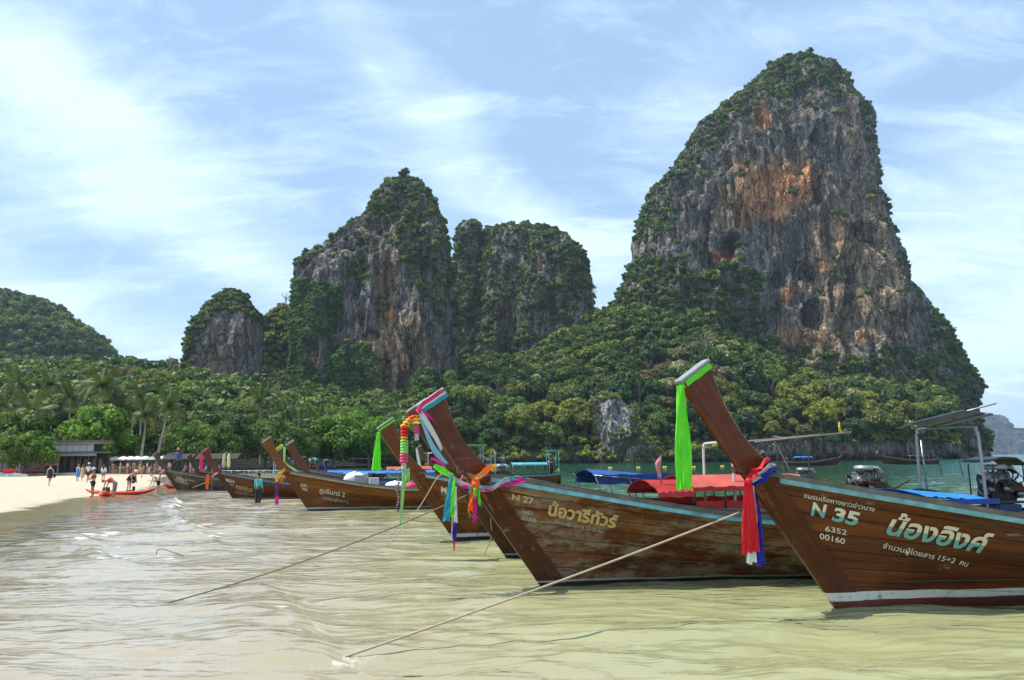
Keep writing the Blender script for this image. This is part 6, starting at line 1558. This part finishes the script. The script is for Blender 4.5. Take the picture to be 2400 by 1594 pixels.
kred = plastic('red', (.72, .02, .012)); kor = plastic('orange', (.85, .10, .012)); kteal = plastic('turquoise', (.05, .48, .52)); kpink = plastic('crimson', (.66, .03, .08))
def kayak(loc, rz, mat, lab, Lk=3.2, seats=True, group='kayaks'):
    e = empty('kayak', loc, rz); tag(e, lab, 'kayak', group); me = kayak_mesh(Lk); mobj('kayak_hull', me, mat, e)
    if seats:
        for x in (-.55, .55): MB().box((x, 0, .30), (.42, .4, .05)).box((x+.2, 0, .42), (.05, .38, .26)).build('seat', black, e, .01)
    return e
g = ground(282, 1161, .02); kayak((g.x, g.y, .0), math.radians(8), kred, 'long red kayak drawn up at the water\'s edge', 4.05)
g = ground(246, 1166, .0); kayak((g.x-.35, g.y+.7, .0), math.radians(117), kor, 'orange kayak pointing at the camera in front of the long red one', 3.0)
g = ground(398, 1147, .0); kayak((g.x, g.y+1.2, 0), math.radians(70), kred, 'red kayak nosing out beside the grey weathered boat', 2.6)
k_ = kayak((bx(124), YB-4.9, .80), .05, kpink, 'big crimson kayak lying on the low wall by the pavilion', 3.3, False, 'kayaks on the low wall'); k_.scale = (1, 1, 1.4)
k_ = kayak((bx(106), YB-4.3, .95), -.05, kteal, 'turquoise kayak lying on the low wall behind the crimson one', 2.4, False, 'kayaks on the low wall'); k_.scale = (1, 1, 1.4)
e = empty('plastic_chair_stack', (bx(77), YB-4.5, .4)); tag(e, 'rows of red plastic chairs behind the low wall', 'chairs')
e['kind'] = 'stuff'
mb = MB()
for q in range(9):
    for h_ in range(3): mb.box((-1.25+.31*q, .1*h_, .15+.26*h_), (.27, .3, .05)); mb.box((-1.25+.31*q, .12+.1*h_, .3+.26*h_), (.27, .04, .26))
mb.build('chair_shells', kred, e)['kind'] = 'stuff'
for px, lab in ((5, 'left tall white net post at the beach edge'), (47, 'right tall white net post at the beach edge')):
    b0 = at(px, 1080, 98); o = MB().cyl((0, 0, 0), (0, 0, 3.4), .06, 8).build('net_post', simple('white_post', (.55, .55, .52), .6)); o.location = (b0.x, 98, .3); tag(o, lab, 'post', 'net posts')
pts = [Vector((at(5, 1080, 98).x+(at(47, 1080, 98).x-at(5, 1080, 98).x)*i/14, 98, 3.55-.25*math.sin(PI*i/14))) for i in range(15)]
tag(MB().tube(pts, .02, 5).build('net_line', simple('white_post', (.55, .55, .52), .6)), 'sagging line strung between the two net posts', 'line')
mb = MB()
for q in range(7): mb.ell((-1.7+.6*q, 0, .12+.07*(q % 2)), (.5, .5, .3+.15*(q % 3 == 1)), nu=10, nv=6)
o = mb.build('tarpaulin', wbag); o.location = (at(24, 1080, 96).x, 96, .32); tag(o, 'white tarpaulin heap below the net posts', 'tarpaulin')
o = MB(); 
for q in range(16): o.box((-3+.4*q, 0, 1.2), (.12, .06, 2.4))
o.box((0, .1, 2.45), (6.6, .1, .1)); o = o.build('screen_fence', simple('blue_grey_paint', (.20, .24, .30), .7)); o.location = (at(30, 1080, 112).x, 112, .4); tag(o, 'blue-grey slatted screen under the leftmost trees', 'fence'); o['kind'] = 'stuff'
# parasols
def parasol_mesh():
    V = [(0, 0, 2.75)]; F = []; n = 8
    for ring, (rr_, zz) in enumerate(((.5, 2.6), (1.3, 2.3), (1.32, 2.12))):
        for i in range(n*2):
            a = PI*i/n; q = rr_*(1 if i % 2 == 0 else .93); V.append((q*math.cos(a), q*math.sin(a), zz-(.0 if i % 2 == 0 else .03)))
    m_ = n*2
    for i in range(m_): F.append((0, 1+i, 1+(i+1) % m_))
    for r_ in range(2):
        for i in range(m_): F.append((1+r_*m_+i, 1+(r_+1)*m_+i, 1+(r_+1)*m_+(i+1) % m_, 1+r_*m_+(i+1) % m_))
    return mesh_np('parasol_canopy', np.array(V), F, False)
pm = parasol_mesh(); canv = cloth_mat('canvas', (.82, .81, .78)); pole_me = MB().cyl((0, 0, 0), (0, 0, 2.7), .035, 8).mesh('parasol_pole')
names_ = ['first', 'second', 'third', 'fourth', 'fifth', 'sixth', 'seventh', 'eighth']
for q, px in enumerate((250, 271, 289, 306, 322, 341, 361, 383)):
    p = at(px, 1080, 121-q*.6); e = empty('parasol', (p.x, p.y, .30+.0*q), q*.7, 1.0 if q else .9); tag(e, '%s white parasol of the row, counted from the pavilion' % names_[q], 'parasol', 'white parasols on the beach')
    mobj('parasol_canopy', pm, canv, e); mobj('parasol_pole', pole_me, greywood, e)
for px, c_, lab in ((525, (.45, .36, .28), 'folded beige parasol right of the pink sash'), (536, (.62, .58, .22), 'folded yellow parasol right of the beige one')):
    p = at(px, 1080, 90); e = empty('folded_parasol', (p.x, 90, .3)); tag(e, lab, 'parasol', 'folded parasols'); MB().tube([(0, 0, 1.0), (0, 0, 1.4), (0, 0, 2.3), (0, 0, 2.75)], .2, 10, rs=[.16, .22, .14, .02]).build('parasol_canopy', simple('cloth_%.2f' % c_[0], c_, .8), e); mobj('parasol_pole', pole_me, greywood, e)
tb = MB()
for q in range(22):
    px = 246+q*10; x = at(px, 1080, 118).x; tb.box((x, 118+(q % 3)*.8, .95), (.7, .7, .06)); tb.cyl((x, 118+(q % 3)*.8, .3), (x, 118+(q % 3)*.8, .93), .05, 6)
tag(tb.build('cafe_tables', dk), 'dark cafe tables under the white parasols', kind='stuff')
o = MB().box((0, 0, 0), (16, .3, .8)).build('low_wall', simple('dark_stone_wall', (.13, .12, .11), .9, 0, .4, .5, 2)); o.location = (at(352, 1080, 116).x, 116, .6); tag(o, 'dark low wall below the parasols, where guests sit', 'wall')
for q, (px0, px1, lab) in enumerate(((395, 455, 'dark open-sided beach bar behind the grey weathered boat'), (470, 560, 'long dark beach hut behind the pink-sashed boat'))):
    x0, x1 = at(px0, 1080, 112).x, at(px1, 1080, 112).x; e = empty('beach_bar', ((x0+x1)/2, 112, .35)); tag(e, lab, 'hut', 'dark beach bars'); w = x1-x0
    MB().add([(-w/2-.3, -1.6, 2.1), (w/2+.3, -1.6, 2.1), (w/2+.3, 0, 2.9), (-w/2-.3, 0, 2.9), (-w/2-.3, 1.6, 2.1), (w/2+.3, 1.6, 2.1), (-w/2-.3, -1.6, 2.0), (w/2+.3, -1.6, 2.0), (w/2+.3, 0, 2.8), (-w/2-.3, 0, 2.8), (-w/2-.3, 1.6, 2.0), (w/2+.3, 1.6, 2.0)], [(0, 1, 2, 3), (3, 2, 5, 4), (7, 6, 9, 8), (8, 9, 10, 11), (0, 6, 7, 1), (5, 11, 10, 4)]).build('roof', simple('thatch', (.040, .034, .028), .95, 0, .4, .8, 6), e)
    for i in range(5): MB().cyl((-w/2+w*i/4, -1.3, 0), (-w/2+w*i/4, -1.3, 2.1), .07, 6).build('post', dk, e)
    MB().box((0, -1.0, .5), (w*.8, .3, 1.0)).build('counter', dk, e)

# ------------------------------------------------------------------ people
def skin_mesh(nodes, edges, lv=1):
    me = bpy.data.meshes.new('b'); me.from_pydata([n_[0] for n_ in nodes], edges, []); o = bpy.data.objects.new('b', me); C.objects.link(o)
    md = o.modifiers.new('s', 'SKIN'); md.use_smooth_shade = True; md.branch_smoothing = .6
    for sv, n_ in zip(me.skin_vertices[0].data, nodes): sv.radius = (n_[1], n_[2] if len(n_) > 2 else n_[1])
    me.skin_vertices[0].data[0].use_root = True
    if lv: s2 = o.modifiers.new('u', 'SUBSURF'); s2.levels = lv; s2.render_levels = lv
    dg = bpy.context.evaluated_depsgraph_get(); out = bpy.data.meshes.new_from_object(o.evaluated_get(dg)); bpy.data.objects.remove(o); bpy.data.meshes.remove(me)
    out.polygons.foreach_set('use_smooth', np.ones(len(out.polygons), bool)); return out
V3 = Vector
def pose(kind):
    """joints in metres, figure 1.68 tall facing -Y"""
    J = dict(hip=V3((0, 0, .92)), waist=V3((0, .01, 1.08)), chest=V3((0, 0, 1.28)), neck=V3((0, .01, 1.44)), head=V3((0, -.01, 1.56)), ls=V3((.17, 0, 1.38)), rs=V3((-.17, 0, 1.38)), le=V3((.22, .01, 1.12)), re=V3((-.22, .01, 1.12)),
             lh=V3((.23, -.06, .87)), rh=V3((-.23, -.06, .87)), lk=V3((.10, -.02, .48)), rk=V3((-.10, -.02, .48)), lf=V3((.10, .02, .06)), rf=V3((-.10, .02, .06)))
    if kind == 'walk':
        J.update(lk=V3((.09, -.12, .50)), lf=V3((.09, -.10, .07)), rk=V3((-.09, .04, .48)), rf=V3((-.09, .26, .10)), le=V3((.21, .08, 1.13)), lh=V3((.2, .05, .88)), re=V3((-.21, -.06, 1.13)), rh=V3((-.2, -.18, .92)))
    if kind == 'bend':     # leaning far forward, both hands reaching down
        for k_, y, z in (('waist', -.16, 1.02), ('chest', -.36, 1.06), ('neck', -.52, 1.04), ('head', -.66, 1.0)): J[k_] = V3((0, y, z))
        J.update(hip=V3((0, .05, .92)), ls=V3((.17, -.45, 1.04)), rs=V3((-.17, -.45, 1.04)), le=V3((.18, -.52, .78)), re=V3((-.18, -.52, .78)), lh=V3((.14, -.60, .52)), rh=V3((-.14, -.60, .52)), lk=V3((.1, .0, .48)), rk=V3((-.1, .05, .48)))
    if kind == 'stoop':
        for k_, y, z in (('waist', -.09, 1.06), ('chest', -.24, 1.18), ('neck', -.37, 1.26), ('head', -.48, 1.30)): J[k_] = V3((0, y, z))
        J.update(ls=V3((.17, -.30, 1.22)), rs=V3((-.17, -.30, 1.22)), le=V3((.2, -.36, .95)), re=V3((-.2, -.36, .95)), lh=V3((.16, -.46, .72)), rh=V3((-.16, -.42, .70)))
    if kind == 'straddle':  # legs apart, one arm out to the side holding on
        J.update(lk=V3((.20, -.04, .50)), lf=V3((.30, .0, .06)), rk=V3((-.24, -.06, .52)), rf=V3((-.42, .0, .08)), re=V3((-.42, -.02, 1.30)), rh=V3((-.66, -.04, 1.36)), le=V3((.26, .06, 1.14)), lh=V3((.2, -.08, .96)))
    if kind == 'hold':
        J.update(le=V3((.24, -.06, 1.13)), lh=V3((.16, -.26, 1.08)), re=V3((-.24, -.06, 1.13)), rh=V3((-.16, -.26, 1.05)))
    if kind == 'sit':
        dz = -.42
        for k_ in ('hip', 'waist', 'chest', 'neck', 'head', 'ls', 'rs', 'le', 're', 'lh', 'rh'): J[k_] = J[k_]+V3((0, 0, dz))
        J.update(lk=V3((.12, -.42, .50)), rk=V3((-.12, -.42, .50)), lf=V3((.12, -.42, .06)), rf=V3((-.12, -.40, .06)), lh=V3((.12, -.3, .56)), rh=V3((-.12, -.3, .56)))
    return J
skins = [simple('skin_light', (.55, .33, .22), .55, 0, .06), simple('skin_tan', (.38, .20, .12), .55, 0, .06), simple('skin_brown', (.17, .085, .05), .55, 0, .06)]
def toe(f, fwd): return f+V3((0, fwd, -.03))
def person(loc, rz, kind, label, skin=0, hair=(.02, .015, .012), hat=None, top=None, bottom=None, dress=None, vest=None, sc=1.0, extras=(), slim=1.0, longhair=False, sleeves=False, lower='shorts', group='people on the beach'):
    J = pose(kind); e = empty('person', loc, rz, sc); tag(e, label, 'person', group); w = slim
    N = [(J['hip'], .135*w, .10), (J['waist'], .115*w, .085), (J['chest'], .145*w, .10), (J['neck'], .052, .05), (J['head'], .070, .078), (J['head']+(J['head']-J['neck']).normalized()*.09, .066, .072),
         (J['ls'], .055), (J['le'], .040), (J['lh'], .027), (J['rs'], .055), (J['re'], .040), (J['rh'], .027),
         (J['hip']+V3((.09, 0, -.06)), .085*w, .09), (J['lk'], .058), (J['lf'], .036), (toe(J['lf'], -.14), .032, .022), (J['hip']+V3((-.09, 0, -.06)), .085*w, .09), (J['rk'], .058), (J['rf'], .036), (toe(J['rf'], -.14), .032, .022)]
    E = [(0, 1), (1, 2), (2, 3), (3, 4), (4, 5), (2, 6), (6, 7), (7, 8), (2, 9), (9, 10), (10, 11), (0, 12), (12, 13), (13, 14), (14, 15), (0, 16), (16, 17), (17, 18), (18, 19)]
    mobj('body', skin_mesh(N, E), skins[skin], e)
    up = (J['head']-J['neck']).normalized(); hd = J['head']+up*.045; fw = V3((0, -1, 0)) if kind not in ('bend',) else V3((0, -.5, -.85))
    # hands: palm, four fingers, thumb
    hb = MB()
    for h_, el_, s_ in ((J['lh'], J['le'], 1), (J['rh'], J['re'], -1)):
        d = (h_-el_).normalized(); x = d.cross(V3((0, 1, 0))).normalized(); hb.ell(h_+d*.03, (.022, .035, .045), nu=7, nv=5)
        for q in range(4): b0 = h_+d*.06+V3((0, (q-1.5)*.017, 0)); hb.tube([b0, b0+d*(.04+.008*(q in (1, 2))), b0+d*(.065+.01*(q in (1, 2)))-x*.012*s_], .0085, 5)
        hb.tube([h_+V3((0, -.03, 0)), h_+d*.03+V3((0, -.055, 0)), h_+d*.06+V3((0, -.05, 0))], .0095, 5)
    hb.build('hands', skins[skin], e)
    fb = MB(); fb.ell(hd+fw*.085-up*.015, (.014, .02, .02), nu=6, nv=5)
    for s_ in (-1, 1): fb.ell(hd+V3((s_*.078, .005, 0)), (.012, .022, .03), nu=6, nv=5)
    fb.build('nose_and_ears', skins[skin], e); eb = MB()
    for s_ in (-1, 1): eb.ell(hd+fw*.076+V3((s_*.028, 0, 0))+up*.012, (.011, .008, .007), nu=6, nv=4)
    eb.ell(hd+fw*.076-up*.055, (.024, .008, .006), nu=6, nv=4); eb.build('eyes_and_mouth', simple('dark_features', (.06, .02, .02), .5), e)
    hm = simple('hair_%.3f' % hair[0], hair, .6, 0, .3, .4, 30); mb = MB(); mb.ell(hd+up*.030-fw*.018, (.088, .094, .095), nu=12, nv=8)
    if longhair: mb.tube([hd-fw*.05, hd-fw*.09-up*.12, hd-fw*.10-up*.28, hd-fw*.08-up*.42], .06, 8, rs=[.075, .085, .075, .03])
    mb.build('hair', hm, e)
    if hat:
        mb = MB(); c_ = hd+up*.065; R = V3((0, 0, 1)).rotation_difference(up).to_matrix(); ring = []
        mb.ell(c_+up*.03, (.10, .105, .085), R, 12, 6)
        if hat[1] > 0:
            n = 16; vs = [c_+R @ V3((math.cos(2*PI*i/n)*r_, math.sin(2*PI*i/n)*r_, z_)) for (r_, z_) in ((.09, .0), (hat[1], -.035), (.09, -.015), ) for i in range(n)]
            fs = [(a*n+i, a*n+(i+1) % n, (a+1)*n+(i+1) % n, (a+1)*n+i) for a in range(2) for i in range(n)]; mb.add(vs, fs, True)
        mb.build('hat', simple('hat_%.2f_%.2f' % hat[0][:2], hat[0], .8, 0, .15), e)
    g_ = lambda nm, c: simple('garment_%02x%02x%02x' % tuple(int(v*255) for v in c), c, .8, 0, .18, .3, 12)
    if top:
        T = [(J['hip']+V3((0, 0, .0)), .150*w, .115), (J['waist'], .135*w, .105), (J['chest'], .165*w, .118), (J['neck']+(J['chest']-J['neck'])*.3, .075, .07), (J['ls'], .072), (J['ls'].lerp(J['le'], .95 if sleeves else .5), .058), (J['rs'], .072), (J['rs'].lerp(J['re'], .95 if sleeves else .5), .058)]
        EE = [(0, 1), (1, 2), (2, 3), (2, 4), (4, 5), (2, 6), (6, 7)]
        if sleeves: T += [(J['le'].lerp(J['lh'], .8), .045), (J['re'].lerp(J['rh'], .8), .045)]; EE += [(5, 8), (7, 9)]
        mobj('shirt', skin_mesh(T, EE), g_('t', top), e)
    if bottom:
        f = .48 if lower == 'shorts' else .98 if lower == 'trousers' else .1; a, b = J['hip']+V3((.09, 0, -.05)), J['hip']+V3((-.09, 0, -.05))
        T = [(J['hip']+V3((0, 0, .05)), .145*w, .115), (a, .105*w, .105), (a.lerp(J['lk'], min(1, f*1.4)), .085), (b, .105*w, .105), (b.lerp(J['rk'], min(1, f*1.4)), .085)]; EE = [(0, 1), (1, 2), (0, 3), (3, 4)]
        if lower == 'trousers': T += [(J['lf']+V3((0, 0, .06)), .06), (J['rf']+V3((0, 0, .06)), .06)]; EE += [(2, 5), (4, 6)]
        mobj('shorts' if lower != 'trousers' else 'trousers', skin_mesh(T, EE), g_('b', bottom), e)
    if dress:
        c_, zl = dress; mb = MB(); n = 16; rows = [(J['chest']+V3((0, 0, .06)), .155, .11), (J['chest'], .165, .118), (J['waist'], .138, .105), (J['hip'], .17, .135), (V3((J['hip'].x, J['hip'].y, zl)), .22, .19)]
        vs = [p+V3((math.cos(2*PI*i/n)*rx*(1+.05*math.cos(i*4+k_)), math.sin(2*PI*i/n)*ry, 0)) for k_, (p, rx, ry) in enumerate(rows) for i in range(n)]; fs = [(k_*n+i, k_*n+(i+1) % n, (k_+1)*n+(i+1) % n, (k_+1)*n+i) for k_ in range(4) for i in range(n)]
        mb.add(vs, fs, True); mb.build('dress', g_('d', c_), e)
    if vest:
        T = [(J['waist'].lerp(J['hip'], .3), .17*w, .15), (J['chest'], .19*w, .16), (J['chest'].lerp(J['neck'], .5), .15, .13)]; mobj('life_vest', skin_mesh(T, [(0, 1), (1, 2)]), g_('v', vest), e)
        mb = MB(); n_ = (J['chest']-J['waist']).normalized(); R = V3((0, 0, 1)).rotation_difference(n_).to_matrix()
        for k_ in (.25, .75):
            c2 = J['waist'].lerp(J['chest'], k_); mb.tube([c2+R @ V3((math.cos(2*PI*i/14)*.198, math.sin(2*PI*i/14)*.170, 0)) for i in range(14)], .014, 5, closed=True)
        mb.build('vest_straps', black, e)
    for (nm, c_, jn, off, size) in extras:
        mb = MB(); mb.ell(J[jn]+V3(off), size, nu=9, nv=6); mb.tube([J[jn], J[jn]+V3(off)*.5+V3((.03, 0, .05)), J[jn]+V3(off)+V3((0, 0, size[2]*.8))], .012, 5); mb.build(nm, g_('x', c_), e)
    return e
def onsand(px, py):
    p = ground(px, py, .0)
    for _ in range(6): p = ground(px, py, max(0, float(sand_h(np.array(p.x), np.array(p.y)))))
    return p
def standing(px, py, hpx, kind, label, rz, **k):
    p = onsand(px, py); D = p.y; s_ = hpx*D/FPX/(1.68 if kind not in ('bend', 'stoop') else 1.15 if kind == 'bend' else 1.45)
    return person(p, rz, kind, label, sc=min(max(s_, .78), 1.14), **k)
standing(115, 1139, 48, 'walk', 'woman in a short black dress walking up the sand with a dark bag', PI, skin=0, dress=((.012, .012, .014), .62), extras=[('bag', (.015, .015, .018), 'rh', (-.06, 0, -.12), (.11, .08, .16))])
standing(181, 1128, 38, 'stand', 'woman in a white top and bright blue skirt standing on the sand', PI*.9, skin=0, top=(.7, .68, .66), dress=((.06, .18, .50), .45), hair=(.25, .15, .06))
standing(192, 1127, 36, 'walk', 'woman in a long beige dress beside the blue skirt', PI, skin=1, dress=((.45, .38, .26), .35), hair=(.12, .07, .04))
standing(205, 1131, 43, 'walk', 'man in a white shirt, white cap and black shorts among the strollers', PI, skin=1, top=(.72, .72, .70), bottom=(.012, .012, .014), hat=((.75, .74, .70), .13))
standing(241, 1130, 40, 'stand', 'long-haired woman in a loose white shirt and denim shorts', PI, skin=0, top=(.75, .75, .74), bottom=(.10, .16, .26), longhair=True, sleeves=True)
standing(216, 1165, 64, 'hold', 'kayaker in a blue-white bucket hat and orange life vest, standing', -PI*.45, skin=1, hat=((.55, .62, .78), .20), vest=(.75, .10, .02), bottom=(.012, .012, .015), top=(.55, .30, .22))
standing(266, 1165, 42, 'bend', 'kayaker in an orange life vest bending over the orange kayak', -PI/2, skin=1, vest=(.75, .08, .02), bottom=(.20, .25, .32), hair=(.10, .05, .03), top=(.6, .1, .05))
standing(301, 1154, 50, 'stoop', 'woman in a straw hat and black swimsuit with dark bags by the red kayak', PI*.4, skin=0, hat=((.50, .36, .24), .20), dress=((.010, .010, .012), .78), extras=[('bag', (.012, .012, .015), 'lh', (.0, .22, .12), (.16, .14, .26)), ('bag', (.02, .03, .12), 'rh', (0, -.1, 0), (.10, .12, .12))])
standing(370, 1159, 48, 'stoop', 'bare-chested man in black trunks leaning forward in the surf', -PI/2, skin=0, bottom=(.012, .012, .014), hair=(.35, .30, .25))
standing(374, 1118, 27, 'walk', 'bare-chested man in dark shorts walking on the far sand', PI, skin=0, bottom=(.02, .02, .03), hat=((.7, .65, .6), .12))
standing(332, 1120, 26, 'walk', 'slim woman in a bikini walking on the far sand', PI*.9, skin=1, bottom=(.5, .10, .06), lower='brief', slim=.85)
standing(349, 1113, 20, 'walk', 'figure in white near the low wall behind the bathers', PI*.5, skin=0, top=(.75, .75, .75), bottom=(.6, .6, .6), sleeves=True)
q = to_world(B8, (-.15, 0, 1.60)); person((q.x, q.y, q.z-.03), .0, 'straddle', 'man in a blue shirt, straw hat and dark trousers standing on the grey boat\'s bow', skin=2, top=(.012, .05, .42), bottom=(.012, .014, .02), lower='trousers', hat=((.36, .24, .12), .17), sleeves=True, sc=.98, group='boatmen')
g = ground(604, 1180, -.1); person((g.x, g.y, -.30), PI*.85, 'stand', 'man in a turquoise shirt wading beside the pink-sashed boat', skin=2, top=(.03, .42, .44), bottom=(.012, .012, .014), lower='trousers', sleeves=True, sc=1.02, group='boatmen')
def aboard(px, py_top, b, X, y, kind, label, **k):
    z = float(zg_(X, b['L']))-.15; p = to_world(b, (X, y, z)); return person((p.x, p.y, p.z), k.pop('rz', 0), kind, label, group='boatmen', **k)
Xf = lambda b, px: min(max(((px-1200)/FPX*b.location.y-b.location.x)/b.scale[0], -.5), 9)
aboard(719, 1083, B6, Xf(B6, 722), .1, 'bend', 'boatman in a cyan shirt and grey cap bent over on the brown boat', skin=2, top=(.04, .50, .56), bottom=(.1, .1, .12), hat=((.35, .35, .36), .0), rz=-.4, sc=.72)
aboard(757, 1083, B6, Xf(B6, 765), .0, 'bend', 'boatman in dark blue overalls bent over beside the blue canopy', skin=2, top=(.03, .06, .20), bottom=(.03, .05, .16), lower='trousers', sleeves=True, rz=.5, sc=.72)
aboard(1295, 1077, B10, 8.75, -.1, 'hold', 'man in black standing under the small mint-green roof of a far stern', skin=2, top=(.012, .012, .014), bottom=(.012, .012, .014), lower='trousers', rz=.6, sc=.9)
# guests on the wall and strollers further along
rq = random.Random(9); variants = []
cols_ = [((.6, .58, .55), 'white'), ((.05, .10, .3), 'navy'), ((.5, .08, .06), 'red'), ((.02, .02, .02), 'black'), ((.35, .28, .2), 'tan'), ((.15, .35, .4), 'teal')]
for v in range(6):
    c_, nm = cols_[v]; variants.append((person((0, -500, 0), 0, 'sit' if v % 2 else 'stand', 'x', skin=v % 2, top=c_, bottom=cols_[(v+2) % 6][0], hair=(.03+.1*(v == 4), .02, .015), group='guests by the parasols'), nm, 'sitting' if v % 2 else 'standing'))
spots = [249, 258, 266, 275, 283, 291, 300, 307, 315, 323, 329, 338, 346, 356, 364, 371, 380, 389, 398, 436, 447, 458, 470, 484, 500, 515]
marks = ['below the first parasol', 'just right of the first parasol', 'below the second parasol', 'right of the second parasol', 'below the third parasol', 'right of the third parasol', 'left of the fourth parasol pole', 'under the fourth parasol', 'right of the fourth parasol', 'below the fifth parasol', 'right of the fifth parasol', 'left of the sixth parasol pole', 'under the sixth parasol', 'left of the seventh parasol pole', 'under the seventh parasol', 'right of the seventh parasol', 'below the eighth parasol', 'right of the last parasol', 'behind the blue-shirted boatman', 'under the dark beach bar, left end', 'in the dark beach bar', 'at the right end of the dark beach bar', 'behind the pink sash', 'at the long hut, left end', 'in the middle of the long hut', 'at the folded beige parasol']
used_v = set()
for q, px in enumerate(spots):
    v = q % 6; src, nm, ps = variants[v]; y = 114.6+rq.uniform(-.5, .5) if px < 395 else 108+rq.uniform(-1, 1); x = at(px, 1080, y).x
    o = src if v not in used_v else copy_tree(src); used_v.add(v)
    o.location = (x, y, .42); o.rotation_euler.z = rq.uniform(-.8, .8)+(PI if rq.random() < .4 else 0); s_ = rq.uniform(.9, 1.05); o.scale = (s_,)*3
    tag(o, '%s guest in a %s top %s' % (ps, nm, marks[q]), 'person', 'guests by the parasols')
print('objects', len(bpy.data.objects))
